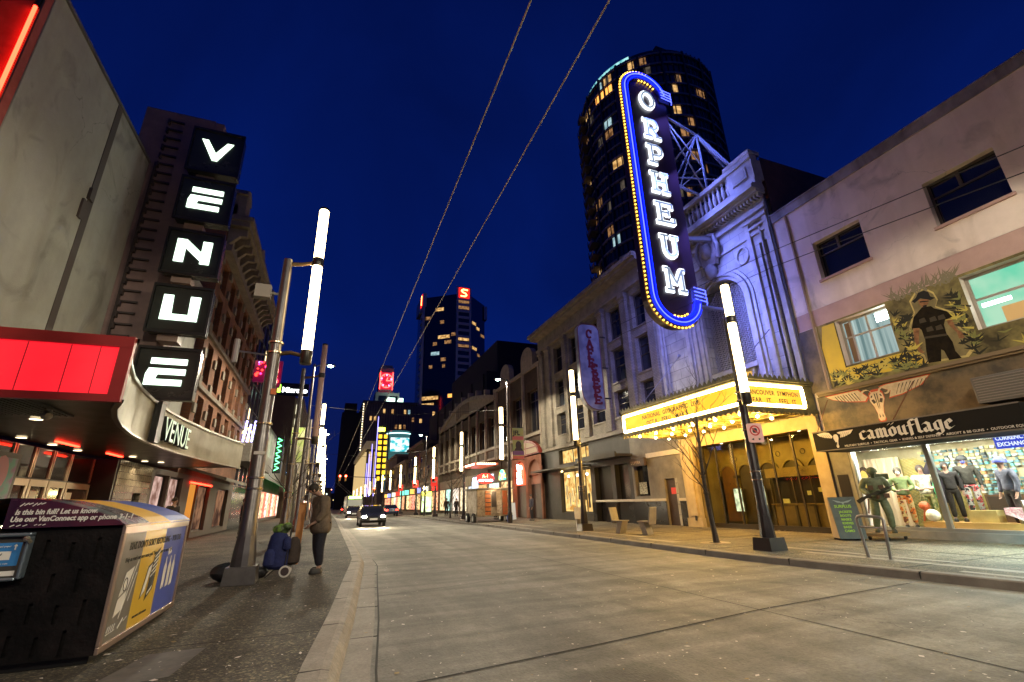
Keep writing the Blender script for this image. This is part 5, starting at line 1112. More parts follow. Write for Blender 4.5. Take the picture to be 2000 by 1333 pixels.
# ---------------------------------------------------------------- brown gothic brick ballroom and shops
gb = thing('ballroom_building', 'long brown brick building with stepped white capped parapet and slender white piers', 'building', (XF, 50, .13))
BB = brick('brown_brick', (.075, .042, .022), (.05, .028, .016), (.06, .045, .035), 1, .24, .08)
WST = mat('white_terracotta', (.34, .285, .21), .7, c2=(.2, .165, .125), scale=2.4, bump=.2)
def gothic(y0, y1, zt, nb, wh):
    H = []; s = (y1 - y0) / nb
    for i in range(nb): H.append((y0 + i * s + s * .2, y0 + (i + 1) * s - s * .2, 6.9, wh))
    b = MB(); facade(b, XF, y0, y1, 5.4, zt, H, .4); b.box(XF + .42, 34, y0, y1, 0, zt - .3); b.build('wall', BB, gb)
    for h in H: window(gb, XF, *h, .38, FRAME_B, NIGHT, bars=((h[0] + h[1]) / 2,), trans=(h[3] - .9,), fw=.08)
    b = MB()
    for i in range(nb + 1): y = y0 + i * s; b.box(XF - .22, XF, y - .12, y + .12, 5.4, zt + .05)
    b.box(XF - .18, XF, y0, y1, 6.5, 6.75); b.box(XF - .12, XF, y0, y1, 5.5, 5.7); b.build('piers', WST, gb)
gothic(33.7, 44.5, 12.2, 3, 10.4); gothic(44.9, 71, 11.4, 8, 10.0)
b = MB()
b.box(XF - .15, XF + .4, 33.6, 44.7, 12.2, 12.5)
for y in (36.2, 41.8): b.prism([(-1.3, 0), (1.3, 0), (1.3, .9)] + arc(0, .9, 1.3, 1.0, 0, 180, 10)[1:], (XF - .16, y, 12.5), UY, UZ, UX, .5)
prev = None
P = [(44.8, 11.3)] + [(44.9 + 26.1 * t / 20, 11.5 + 1.9 * math.sin(math.pi * t / 20)) for t in range(21)] + [(71.1, 11.3)]
b.prism(P, (XF - .05, 0, 0), UY, UZ, UX, .35)
for (a, c), (d, e) in zip(P[1:], P[2:-1]): b.prism([(a, c), (d, e), (d, e + .5), (a, c + .5)], (XF - .22, 0, 0), UY, UZ, UX, .6)
for i in range(9): b.box(XF - .25, XF + .4, 44.75 + i * 3.27, 45.1 + i * 3.27, 11.6 + 1.9 * math.sin(math.pi * i / 8), 12.6 + 1.9 * math.sin(math.pi * i / 8))
for k in range(7): y = 57.9 + (k - 3) * .9; b.box(XF - .26, XF - .05, y - .14, y + .14, 12.2 - .12 * abs(k - 3), 13.3)
b.build('parapet', WST, gb)
b = MB(); b.box(XF - .05, XF + .35, 45.0, 71, 11.3, 11.6); b.build('parapet_wall', BB, gb)
# ground floor of the ballroom: red brick arches, neon, canopies
RBK = brick('red_arch_brick', (.32, .1, .05), (.25, .08, .04), (.2, .12, .08), 1, .23, .08)
b = MB(); H = [(33.9, 36.4, .13, 3.4), (36.9, 39.6, .13, 3.4)]
facade(b, XF - .3, 33.62, 40, .13, 3.4, H, .3)
for h in H:
    c, r_ = (h[0] + h[1]) / 2, (h[1] - h[0]) / 2; A2 = [(c + r_ * math.cos(math.pi * i / 14), 3.4 + r_ * .95 * math.sin(math.pi * i / 14)) for i in range(15)]
    for (p, q), (s_, t) in zip(A2, A2[1:]): b.quad((XF - .3, p, q), (XF - .3, s_, t), (XF - .3, s_, 4.9), (XF - .3, p, 4.9)); b.quad((XF - .3, p, q), (XF - .3, s_, t), (XF, s_, t), (XF, p, q))
for y0, y1 in ((33.62, 33.9), (36.4, 36.9), (39.6, 40)): b.quad((XF - .3, y0, 3.4), (XF - .3, y1, 3.4), (XF - .3, y1, 4.9), (XF - .3, y0, 4.9))
b.build('brick_arcade', RBK, gb)
b = MB(); b.prism([(-3.1, 0), (3.1, 0)] + arc(0, 0, 3.1, 1.25, 0, 180, 14)[1:-1], (XF - .4, 36.9, 5.0), UY, UZ, UX, .3); b.m(1); b.prism([(-2.8, .1), (2.8, .1)] + arc(0, .1, 2.8, .95, 0, 180, 14)[1:-1], (XF - .42, 36.9, 5.0), UY, UZ, UX, .02); b.m(0); b.box(XF - .46, XF - .43, 33.9, 39.9, 5.5, 5.58); b.box(XF - .46, XF - .43, 36.4, 36.5, 5.1, 6.0)
b.build('fanlight', [mat('fan_red', (.2, .03, .02), .5), mat('fan_cream', (.4, .3, .2), .6)], gb)
for h, c in zip(H, ((.25, .12, .08), (.75, .45, .32))): 
    cc, r_ = (h[0] + h[1]) / 2, (h[1] - h[0]) / 2
    MB().prism([(-r_, .2), (r_, .2), (r_, .9)] + arc(0, .9, r_, r_ * .95, 0, 180, 12)[1:], (XF - .06, cc, 2.5), UY, UZ, UX, .05).build('arch_panel', mat('arch_panel%d' % int(c[0] * 100), c, .6), gb)
    MB().box(XF + .02, XF + .1, h[0], h[1], .13, 2.7).build('entry_dark', mat('entry_brown', (.035, .02, .014), .4), gb)
ns = thing('neon_sign', 'stacked neon sign white red and blue in the brick arch', 'sign', (XF - .2, 38.2, 3.2))
MB().box(XF - .22, XF - .1, 37.4, 39.1, 2.7, 4.5).build('backing', mat('neon_back', (.4, .06, .03), .5, emit=(1, .1, .03), es=.8), ns)
for z, n_, c, s_ in ((4.0, 'Tom', (.75, .85, 1), 7), (3.4, 'LEE', (1, .75, .6), 8), (2.85, 'BAR', (.45, .6, 1), 7)): text(n_, .6, (XF - .24, 38.95, z), RY, UZ, glow('neon_' + n_.lower(), c, s_), ns, ext=.02, bold=.025, sx=.95)
lamp('POINT', (XF - 1.2, 38.2, 3.4), 60, (1, .2, .08), ns, .3, name='neon_fill')
b = MB(); b.box(XF - 2.4, XF, 44.5, 50, 4.9, 5.1); b.m(1)
for k in range(9): b.box(XF - 2.42, XF - 2.36, 44.7 + k * .6, 45.1 + k * .6, 4.9, 5.05); b.box(XF - 2.2 + .22 * k, XF - 2.05 + .22 * k, 44.46, 44.5, 4.92, 5.06)
b.build('entrance_canopy', [mat('canopy_red', (.4, .07, .04), .5, emit=(1, .2, .08), es=.25), glow('canopy_bulbs', (1, .55, .35), 7)], gb)
for i in range(8):
    y0 = 40.3 + i * 3.8
    c = ((1, .62, .28), (.85, .95, .75), (1, .5, .2), (.75, .85, .9), (1, .8, .5), (.9, .75, .6), (.55, .9, .75), (1, .7, .35))[i]
    b = MB(); b.box(XF - .04, XF + .02, y0, y0 + 3.3, .5, 3.2); b.build('shop_window', glow2('gf_shop%d' % i, c, tuple(v * .18 for v in c), .9, 2.3, mix=(.4, .66)), gb)
    b = MB(); b.box(XF - .12, XF + .01, y0 - .45, y0 - .02, .13, 4.4); b.box(XF - .1, XF + .01, y0, y0 + 3.3, 3.25, 4.35); b.build('shop_surround', mat('gf_dark', (.09, .065, .045), .6, c2=(.16, .11, .07), scale=1.5), gb)
for i, (y, c, c2) in enumerate(((43, (.1, .8, .5), (.9, .7, .1)), (46.5, (.2, .5, .9), (.9, .9, .9)), (52, (.35, .3, 1), (.9, .9, 1)))):
    fx = thing('window_sign', ('stained green and yellow lit fanlight panel', 'blue and white lit panel above a shop', 'violet lit shop sign farther along')[i] + ' on the brown brick building', 'sign', (XF - .2, y, 3.6))
    MB().prism([(-.9, 0), (.9, 0)] + arc(0, 0, .9, .95, 0, 180, 10)[1:-1] if i == 0 else [(-.8, 0), (.8, 0), (.8, .7), (-.8, .7)], (XF - .2, y, 3.4), UY, UZ, UX, .08).build('panel', glow2('fan_panel%d' % i, c, c2, 1.6, 2.5, mix=(.45, .55)), fx)
# ================================================================= STREET FURNITURE
POLE_D = mat('pole_dark', (.035, .03, .032), .32, .5)
POLE_C = mat('pole_steel', (.17, .155, .15), .36, .75, c2=(.1, .09, .088), scale=2.5)
TUBE = glow('tube_light', (1, .74, .36), 6.5)
TUBE_OFF = mat('tube_unlit', (.5, .32, .28), .4)
CAPM = mat('lamp_cap', (.05, .045, .04), .35, .7)

def tube_post(label, x, y, off, zt0, zmid, zt1, ztop, pm, lit=True, r=.125, group='tube lamp posts along both pavements', light=True, base=.27):
    t = thing('tube_lamp_post', label, 'lamp post', (x, y, .13), group)
    b = MB(); b.lathe((x, y, .13), [(r * 1.12, .3), (r * 1.12, 1.0), (r, 1.05), (r, 2.6), (r * .9, 2.65), (r * .86, zt0 - .15), (r * .8, zt0), (r * .68, ztop - .13)], 14); b.build('pole', pm, t, smooth=True)
    b = MB(); q = base; b.add([(x - q, y - q, .13), (x + q, y - q, .13), (x + q, y + q, .13), (x - q, y + q, .13), (x - q * .9, y - q * .9, .42), (x + q * .9, y - q * .9, .42), (x + q * .9, y + q * .9, .42), (x - q * .9, y + q * .9, .42)], [(0, 3, 2, 1), (4, 5, 6, 7), (0, 1, 5, 4), (1, 2, 6, 5), (2, 3, 7, 6), (3, 0, 4, 7)])
    b.lathe((x, y, .13), [(r * 1.5, .29), (r * 1.4, .5), (r * 1.14, .8)], 12); b.build('base', pm, t)
    b = MB()
    for z in (1.75, 1.95, 3.0, zt0 + .1, zt0 - .12): b.lathe((x, y, z), [(r * 1.12, 0), (r * 1.12, .035)], 14)
    b.build('rings', mat('ring_metal', (.4, .33, .24), .25, .9), t, smooth=True)
    tx, ty = x + off[0], y + off[1]
    for z, zz in ((zt0 - .13, zt0 - .1), (zmid + .02, zmid - .12)):
        b = MB(); b.tube([(x, y, zz - .02), (x + off[0] * .5, y + off[1] * .5, zz + .03), (tx, ty, z)], [.055, .045, .04], 8); b.build('arm', mat('arm_bronze', (.16, .1, .05), .35, .7), t, smooth=True)
    for a, c in ((zt0, zmid - .1), (zmid + .1, zt1)):
        b = MB(); b.lathe((tx, ty, a), [(.105, 0), (.108, .02), (.108, c - a - .02), (.1, c - a)], 14); b.build('tube', TUBE if lit else TUBE_OFF, t, smooth=True)
    b = MB(); pass
    for zc, pr_ in ((zmid, [(.12, -.1), (.125, -.09), (.125, .09), (.12, .1)]), (zt0, [(.11, -.3), (.122, -.28), (.122, 0)]), (zt1, [(.112, 0), (.112, .05), (.09, .07)])): b = MB(); b.lathe((tx, ty, zc), pr_, 14); b.build('collar', CAPM, t, smooth=True)
    return t

LG = 'tube lamp posts along both pavements'
l1 = tube_post('steel lamp post with two bright tubes beside the blue shopping trolley', -1.3, 10.5, (.62, 0), 4.62, 6.78, 8.2, 6.75, POLE_C, r=.14)
b = MB(); b.box(-1.86, -1.55, 10.42, 10.6, 5.75, 6.05); b.tube([(-1.55, 10.5, 5.88), (-1.3, 10.5, 5.88)], .03, 6); b.build('control_box', mat('box_cream', (.3, .27, .22), .5), l1)
b = MB(); b.tube([(-1.3, 10.5, 4.45), (-1.95, 10.5, 4.5)], .02, 6); b.lathe((-2.02, 10.5, 4.25), [(.06, 0), (.06, .5)], 10); b.build('banner_arm', mat('arm_steel', (.3, .28, .27), .3, .8), l1)
b = MB(); b.prism([(-.1, 0), (.1, 0), (.1, .06), (-.1, .06)], (-1.28, 10.35, 2.4), UX, UZ, -UY, .006); b.m(1); b.box(-1.25, -1.14, 10.36, 10.37, 3.6, 3.72); b.build('sticker', [mat('sticker_white', (.6, .55, .48), .6), mat('sticker_orange', (.6, .15, .04), .6)], l1)
r1 = tube_post('dark lamp post with two bright tubes and the red no stopping sign', 10.19, 9.17, (-.33, -.45), 3.9, 5.92, 6.95, 6.15, POLE_D, r=.12)
o2 = tube_post('dark lamp post with two bright tubes beside the pale metal chairs', 10.66, 19.05, (-.35, -.4), 3.95, 6.05, 7.2, 6.2, POLE_D, r=.11)
ordn = ['fourth', 'fifth', 'sixth', 'seventh', 'eighth', 'ninth', 'tenth', 'eleventh', 'twelfth', 'thirteenth', 'fourteenth', 'fifteenth']
for i, y in enumerate((39.6, 51, 62.5, 75.5, 88, 101, 115, 130, 146, 164, 184, 206)):
    c = copy_tree(o2, loc=(10.85, y, .13)); c['label'] = 'dark lamp post with lit tubes, %s one up the theatre side' % ordn[i]
a1 = tube_post('lamp post with two unlit pinkish tubes behind the blue shopping trolley', -1.35, 20.5, (.72, 0), 4.1, 6.65, 8.0, 6.9, POLE_C, lit=False, r=.12)
a2 = tube_post('steel lamp post with lit tubes, first one beyond the unlit post', -1.3, 31.5, (.68, 0), 4.0, 6.2, 7.6, 6.6, POLE_C, r=.12)
for i, y in enumerate((42.5, 53.5, 65, 77, 90, 104, 120, 138)):
    c = copy_tree(a2, loc=(-1.25, y, .13)); c['label'] = 'steel lamp post with lit tubes, %s one beyond the unlit post' % (['second', 'third'] + ordn)[i]
# row carried on behind the photographer, added to light the near road
c = copy_tree(o2, loc=(10.4, -1.2, .13)); c['label'] = 'dark lamp post with two lit tubes added unseen behind the viewpoint, theatre side'
c = copy_tree(a2, loc=(-1.6, -1.5, .13)); c['label'] = 'steel lamp post with two lit tubes added unseen behind the viewpoint, club side'

def street_lamp(label, x, y, hx, z, pm, tube=False):
    t = thing('street_lamp', label, 'street lamp', (x, y, .13), 'tall street lamps with white heads')
    b = MB(); b.lathe((x, y, .13), [(.15, 0), (.15, .6), (.11, .65), (.09, 5), (.065, z - .1)], 12); b.build('pole', pm, t, smooth=True)
    b = MB(); b.tube([(x, y, z - .12), (x + (hx - x) * .5, y, z + .02), (hx, y, z + .03)], .03, 6); b.build('arm', pm, t)
    s = 1 if hx > x else -1
    b = MB(); b.obox((hx + s * .25, y, z + .04), UX, UY, UZ, .3, .12, .045); h = b.build('lamp_head', pm, t, bevel=.02)
    b = MB(); b.ball((hx + s * .27, y, z - .02), .17, 10, .4); b.build('lens', glow('led_lens', (.6, 1, .78), 30), h, smooth=True)
    lamp('SPOT', (hx + s * .27, y, z - .12), 1950, (1, .9, .67), t, .12, spot=178)
    return t
sl = street_lamp('tall street lamp with green white head over the food cart', 11.15, 29.5, 10.75, 9.5, POLE_D)
x, y = 11.15, 29.5
tx, ty = 10.62, 29.4
for a, c in ((4.05, 6.2), (6.4, 7.5)):
    b = MB(); b.lathe((tx, ty, a), [(.128, 0), (.128, c - a)], 12); b.build('tube', TUBE, sl, smooth=True)
b = MB(); b.bar((tx, ty, 6.3), (x, y, 6.3), .06); b.bar((tx, ty, 4.0), (x, y, 4.0), .06); b.lathe((tx, ty, 6.2), [(.14, 0), (.14, .2)], 12); b.build('arm', CAPM, sl)
street_lamp('tall street lamp with white head, second one up the theatre side', 11.1, 58, 10.6, 9.5, POLE_D)
street_lamp('tall street lamp with white head behind the unlit tube lamp post', -1.4, 30, -.75, 9.75, POLE_C)
street_lamp('tall street lamp with white head, second one up the club side', -1.4, 60, -.75, 9.6, POLE_C)
street_lamp('tall street lamp with white head, third one up the club side', -1.4, 92, -.75, 9.6, POLE_C)
street_lamp('tall street lamp added unseen behind the viewpoint on the theatre side', 11.1, -1.5, 9.4, 9.5, POLE_D)  # added out of view to light the near road
street_lamp('tall street lamp added unseen behind the viewpoint on the club side', -1.5, -6, .2, 9.5, POLE_C)  # added out of view to brighten the club wall
bn = thing('street_banner', 'colourful JFL comedy festival banner hanging from the street lamp pole', 'banner', (11.6, 29.5, 5))
b = MB(); b.box(11.45, 12.25, 29.48, 29.5, 4.1, 6.15); b.m(1); b.box(11.45, 12.25, 29.472, 29.48, 5.35, 5.6); b.box(11.45, 12.25, 29.472, 29.48, 4.1, 4.3); b.m(2); b.box(11.45, 12.25, 29.473, 29.48, 4.35, 4.62); b.m(3); b.prism([(.22 * math.cos(t * .5), .3 * math.sin(t * .5)) for t in range(13)], (11.87, 29.475, 4.98), UX, UZ, -UY, .004); b.prism([(-.33, -.35), (.33, -.35), (.2, -.15), (-.2, -.15)], (11.87, 29.474, 4.98), UX, UZ, -UY, .004)
b.build('cloth', [mat('banner_yellow', (.5, .42, .12), .7, c2=(.3, .45, .2), scale=2), mat('banner_pink', (.6, .16, .14), .7), mat('banner_purple', (.22, .1, .25), .7), mat('banner_dark', (.06, .04, .04), .7)], bn)
text('JFL', .42, (11.5, 29.465, 5.68), UX, UZ, mat('banner_ink', (.02, .02, .02), .7), bn, bold=.015, sx=.95)
b = MB()
for z in (4.05, 6.18): b.bar((11.2, 29.49, z), (12.28, 29.49, z), .03)
b.build('rod', STEEL_DK, bn)

# no stopping plate on the near right post
sp = thing('parking_sign', 'reddish white no stopping plate fixed to the near dark lamp post', 'sign', (10.2, 8.98, 2.65))
sd, su, sn = Vector((.93, -.36, 0)), UZ, Vector((-.36, -.93, 0))
def rrect(w, h, r): return [(sx * (w - r) + r * math.cos(R(a)), sy * (h - r) + r * math.sin(R(a))) for sx, sy, a0 in ((1, 1, 0), (-1, 1, 90), (-1, -1, 180), (1, -1, 270)) for a in (a0, a0 + 30, a0 + 60, a0 + 90)]
b = MB(); b.prism(rrect(.2, .245, .05), (10.23, 8.99, 2.92), sd, su, sn, .012); b.m(1)
o_ = Vector((10.23, 8.99, 2.92)) + sn * .013
for i in range(20):
    a0, a1 = R(18 * i), R(18 * i + 18); b.prism([(q * math.cos(a), .06 + q * math.sin(a)) for q, a in ((.1, a0), (.135, a0), (.135, a1), (.1, a1))], o_, sd, su, sn, .003)
b.m(2); b.prism(rrect(.06, .06, .03), o_ + su * .06, sd, su, sn, .002); b.m(1); b.prism([(-.1, .135), (-.08, .155), (.1, -.02), (.08, -.04)], o_ + sn * .003, sd, su, sn, .003)
b.m(2); b.prism([(-.13, -.16), (-.06, -.13), (-.06, -.19)], o_, sd, su, sn, .002); b.prism([(.13, -.16), (.06, -.13), (.06, -.19)], o_, sd, su, sn, .002)
b.build('plate', [mat('plate_pink', (.72, .42, .4), .5), mat('plate_red', (.5, .03, .03), .5), mat('plate_black', (.02, .02, .02), .5)], sp)

# ---------------------------------------------------------------- recycling bin
bn = thing('recycling_bin', 'large black slotted recycling bin with arched lid and grey yellow blue poster', 'bin', (-2.3, 6.9, .13))
BINB = mat('bin_black', (.004, .0035, .0035), .5, c2=(.014, .01, .01), scale=5, detail=12, mix=(.45, .75), bump=.25, bscale=24, spec=.2)
BX0, BX1, BY0, BY1 = -3.55, -1.8, 5.84, 8.2
b = MB()
slots = []
rows = [(.98, 1.18), (.72, .92), (.46, .66), (.22, .42)]
xs = sorted({BX0, BX1}); holes = []
for j, (z0, z1) in enumerate(rows):
    for i in range(9):
        x = BX1 - .16 - i * .19 - (.09 if j % 2 else 0)
        if x > BX0 + .1 and not (x < -2.42 and z1 > .86): holes.append((x - .014, x + .014, z0 + .02 * (i % 3), z1 - .03 * (i % 2)))
xs = sorted({BX0, BX1, *[h[0] for h in holes], *[h[1] for h in holes]}); zs = sorted({.2, 1.27, *[h[2] for h in holes], *[h[3] for h in holes]})
for a, c in zip(xs, xs[1:]):
    for d, e in zip(zs, zs[1:]):
        mx, mz = (a + c) / 2, (d + e) / 2
        if not any(h[0] < mx < h[1] and h[2] < mz < h[3] for h in holes): b.quad((a, BY0, d), (c, BY0, d), (c, BY0, e), (a, BY0, e))
b.box(BX0, BX1, BY0 + .03, BY1, .2, 1.265); b.quad((BX0, BY0, 1.27), (BX1, BY0, 1.27), (BX1, BY0 + .03, 1.27), (BX0, BY0 + .03, 1.27)); b.quad((BX1, BY0, .2), (BX1, BY0 + .03, .2), (BX1, BY0 + .03, 1.27), (BX1, BY0, 1.27)); b.quad((BX0, BY0, .2), (BX1, BY0, .2), (BX1, BY0 + .03, .2), (BX0, BY0 + .03, .2))
b.build('body', BINB, bn)
b = MB(); b.box(BX0 + .08, BX1 - .05, BY0 + .06, BY1 - .06, .13, .2); b.build('plinth', BLACKP, bn)
# end panel: frame and poster
b = MB(); b.box(BX1, BX1 + .03, BY0 - .01, BY1 + .01, 1.2, 1.29); b.box(BX1, BX1 + .03, BY0 - .01, BY1 + .01, .2, .26); b.box(BX1, BX1 + .03, BY0 - .012, BY0 + .05, .26, 1.2); b.box(BX1, BX1 + .03, BY1 - .05, BY1 + .012, .26, 1.2)
b.build('poster_frame', mat('frame_copper', (.45, .33, .27), .3, .7), bn, bevel=.006)
ps = MB(); xp = BX1 + .012
ya, yb = 6.52, 7.27
for i, (y0, y1) in enumerate(((BY0 + .05, ya), (ya, yb), (yb, BY1 - .05))):
    ps.m(i); ps.quad((xp, y0, .26), (xp, y1, .26), (xp, y1, 1.2), (xp, y0, 1.2))
PMG = mat('poster_grey', (.2, .185, .155), .3); PMY = mat('poster_yellow', (.72, .47, .04), .3); PMB = mat('poster_blue', (.08, .12, .5), .3)
po = ps.build('poster', [PMG, PMY, PMB], bn)
INK = mat('poster_ink', (.02, .02, .018), .5); WHT = mat('poster_white', (.75, .73, .68), .5)
text('BINS DON\u2019T SORT RECYCLING \u2013 YOU DO', .1, (xp + .004, BY0 + .26, 1.04), UY, UZ, INK, po, ext=.001, bold=.001, sx=.98)
text('Help us reach our zero waste goal. Take a moment to sort it right.', .06, (xp + .004, BY0 + .22, .93), UY, UZ, INK, po, ext=.001, sx=.98)
text('vancouver.ca/zerowaste', .045, (xp + .004, 6.62, .34), UY, UZ, INK, po, ext=.001)
def P_(pts, d=.003): return [(p[0], p[1]) for p in pts], (xp + d, 0, 0), UY, UZ
g_ = MB()
g_.flat(*P_([(6.08, .62), (6.28, .68), (6.38, .87), (6.17, .83)])); g_.flat(*P_([(6.05, .45), (6.26, .5), (6.28, .66), (6.08, .6)], .0035))
g_.bar((xp + .004, 6.2, .42), (xp + .004, 6.42, .86), .014, .002, up=(1, 0, 0)); g_.bar((xp + .004, 6.42, .86), (xp + .004, 6.46, .92), .014, .002, up=(1, 0, 0)); g_.bar((xp + .0045, 6.36, .55), (xp + .0045, 6.47, .8), .01, .002, up=(1, 0, 0))
for y in (7.5, 7.68, 7.84): g_.flat(*P_([(y - .05, .5), (y + .05, .52), (y + .06, .74), (y + .02, .8), (y + .02, .86), (y - .02, .86), (y - .02, .8), (y - .06, .74)], .004))
g_.flat(*P_([(7.52, .88), (7.66, .9), (7.62, .97), (7.5, .95)], .004))
for k in range(5): g_.bar((xp + .0065, 6.95 + .012 * k, .7 + .05 * k), (xp + .0065, 7.12 + .012 * k, .76 + .05 * k), .014, .002, up=(1, 0, 0))
g_.m(1); g_.flat(*P_([(6.72, .5), (6.86, .56), (6.98, .86), (6.84, .82)], .0025)); g_.flat(*P_([(6.9, .46), (7.12, .56), (7.14, .74), (6.96, .68)], .003)); g_.flat(*P_([(6.93, .66), (7.1, .72), (7.16, 1.0), (6.99, .94)], .0045))
g_.m(0); g_.flat(*P_([(6.74, .52), (6.85, .57), (6.96, .84), (6.85, .8)], .0045)); g_.flat(*P_([(6.95, .51), (7.08, .57), (7.09, .6), (6.95, .54)], .005))
for k in range(6): g_.bar((xp + .0045, 6.14 + .02 * (k % 3), .62 + .03 * k), (xp + .0045, 6.24, .64 + .03 * k), .004, .002, up=(1, 0, 0)) if False else None
g_.m(1); g_.tube([(xp + .004, 6.2 + .05 * math.cos(t * .63), .72 + .06 * math.sin(t * .63)) for t in range(10)], .004, 4, closed=True)
g_.build('pictogram', [WHT, INK], po)
g_ = MB()
for k in range(4): g_.bar((xp + .004, 5.97 + .05 * k, .34), (xp + .004, 6.0 + .05 * k, .39), .012, .002, up=(1, 0, 0))
g_.bar((xp + .004, 5.96, .325), (xp + .004, 6.16, .335), .008, .002, up=(1, 0, 0)); g_.bar((xp + .004, 6.24, .33), (xp + .004, 6.34, .4), .02, .002, up=(1, 0, 0)); g_.bar((xp + .004, 6.36, .37), (xp + .004, 6.44, .4), .01, .002, up=(1, 0, 0))
g_.build('city_logo', WHT, po)
# arched lid with stripes that run over it
prof = [(-1.78, 1.29), (-1.86, 1.345), (-1.98, 1.4), (-2.12, 1.45), (-2.26, 1.49), (-2.4, 1.525), (-2.55, 1.545), (-2.68, 1.55)]
bk = [(p[0] - .0, p[1]) for p in prof] + [(-2.85, 1.54), (-3.1, 1.5), (-3.35, 1.41), (-3.55, 1.29)]
LP = mat('lid_plum', (.035, .012, .03), .28, c2=(.12, .02, .04), scale=1.1, mix=(.45, .75)); LY = mat('lid_yellow', (.68, .4, .02), .5, spec=.25); LB = mat('lid_blue', (.06, .1, .42), .5, spec=.25); LT = mat('lid_teal', (.05, .11, .1), .3, c2=(.03, .03, .05), scale=3)
l = MB()
segs = [(BY0 - .03, BY0 + .04, 0), (BY0 + .04, 6.05, 3), (6.05, ya, 0), (ya, yb, 1), (yb, BY1 + .03, 2)]
for y0, y1, mi in segs:
    l.m(mi)
    for (a, c), (d, e) in zip(bk, bk[1:]): l.quad((a, y0, c), (a, y1, c), (d, y1, e), (d, y0, e))
l.m(2); l.add([(a, BY1 + .03, c) for a, c in bk] + [(BX0, BY1 + .03, 1.27), (BX1 + .02, BY1 + .03, 1.27)], [tuple(range(len(bk) + 2))])
for y0, y1, mi in ((BY0 - .03, ya, 4), (ya, yb, 1), (yb, BY1 + .03, 2)): l.m(mi); l.quad((BX1 + .035, y0, 1.265), (BX1 + .035, y1, 1.265), (-1.78, y1, 1.29), (-1.78, y0, 1.29))
l.build('lid', [LP, LY, LB, LT, mat('lid_tan', (.4, .3, .22), .3, .5)], bn)
gb_ = MB(); gp = [(-1.79, 1.29)] + prof[1:] + [(-2.68, 1.29)]
gb_.prism([(p[0], p[1] - 0.002) for p in gp], (0, BY0 - .045, 0), UX, UZ, UY, .02); go = gb_.build('lid_end', LP, bn)
text('Is this bin full? Let us know.', .062, (-2.62, BY0 - .05, 1.405), UX, UZ, WHT, go, ext=.001, shear=.2, bold=.002, sx=.88)
text('Use our VanConnect app or phone 3-1-1', .062, (-2.64, BY0 - .05, 1.345), UX, UZ, WHT, go, ext=.001, shear=.2, bold=.002, sx=.88)
g_ = MB()
for k in range(6): g_.bar((-2.6 + .03 * k, BY0 - .047, 1.475 + .008 * (k % 3)), (-2.57 + .03 * k, BY0 - .047, 1.505), .008, .002, up=(0, 1, 0))
for k in range(3): g_.bar((-2.63 + .045 * k, BY0 - .047, 1.305), (-2.6 + .045 * k, BY0 - .047, 1.318), .007, .002, up=(0, 1, 0)); g_.bar((-2.46 + .03 * k, BY0 - .047, 1.308), (-2.44 + .03 * k, BY0 - .047, 1.318), .007, .002, up=(0, 1, 0))
g_.build('lid_logo', WHT, go)
# deposit opening with its label
b = MB(); e = .03
b.box(-3.2, -2.44, BY0 - .09, BY0, 1.22, 1.25); b.box(-2.47, -2.44, BY0 - .09, BY0, .87, 1.22); b.box(-3.2, -2.47, BY0 - .09, BY0, .86, .885); b.build('opening_frame', mat('frame_bluegrey', (.16, .2, .24), .35, .5), bn, bevel=.012)
b = MB(); yq = BY0 - .05
b.quad((-3.2, yq, .885), (-2.47, yq, .885), (-2.47, yq, 1.22), (-3.2, yq, 1.22)); b.m(1); b.quad((-3.2, yq - .002, .98), (-2.5, yq - .002, .98), (-2.5, yq - .002, 1.17), (-3.2, yq - .002, 1.17)); b.m(2); b.quad((-3.2, yq - .004, 1.03), (-2.56, yq - .004, 1.03), (-2.56, yq - .004, 1.1), (-3.2, yq - .004, 1.1)); b.quad((-3.2, yq - .004, .9), (-2.5, yq - .004, .9), (-2.5, yq - .004, .94), (-3.2, yq - .004, .94))
b.flat([(-2.545, 1.11), (-2.535, 1.11), (-2.535, 1.14), (-2.525, 1.14), (-2.54, 1.16), (-2.555, 1.14), (-2.545, 1.14)], (0, yq - .005, 0), UX, UZ); b.m(3); b.bar((-2.64, yq - .007, 1.05), (-2.62, yq - .007, 1.085), .006, .002, up=(0, 1, 0)); b.bar((-2.66, yq - .007, 1.08), (-2.64, yq - .007, 1.05), .006, .002, up=(0, 1, 0))
lo = b.build('opening_label', [mat('label_dark', (.05, .045, .04), .5), mat('label_blue', (.04, .2, .5), .4), WHT, INK], bn)
text('Mixed paper', .022, (-2.68, yq - .006, 1.135), UX, UZ, WHT, lo, ext=.0005); text('no coffee cups', .02, (-2.68, yq - .006, .995), UX, UZ, WHT, lo, ext=.0005)
b = MB(); b.tube([(-2.47, BY0 - .1, 1.2), (-2.43, BY0 - .13, 1.19), (-2.42, BY0 - .11, 1.17)], .014, 6); b.ball((-2.46, BY0 - .1, 1.2), .025, 8); b.build('latch', mat('latch_brass', (.45, .4, .3), .3, .8), bn)
b = MB(); b.prism([(0, 0), (.015, .0), (.02, .1), (.0, .08)], (-2.72, BY0 - .004, .62), UX, UZ, -UY, .004); b.build('sticker', mat('sticker_yellow', (.6, .5, .2), .5), bn)

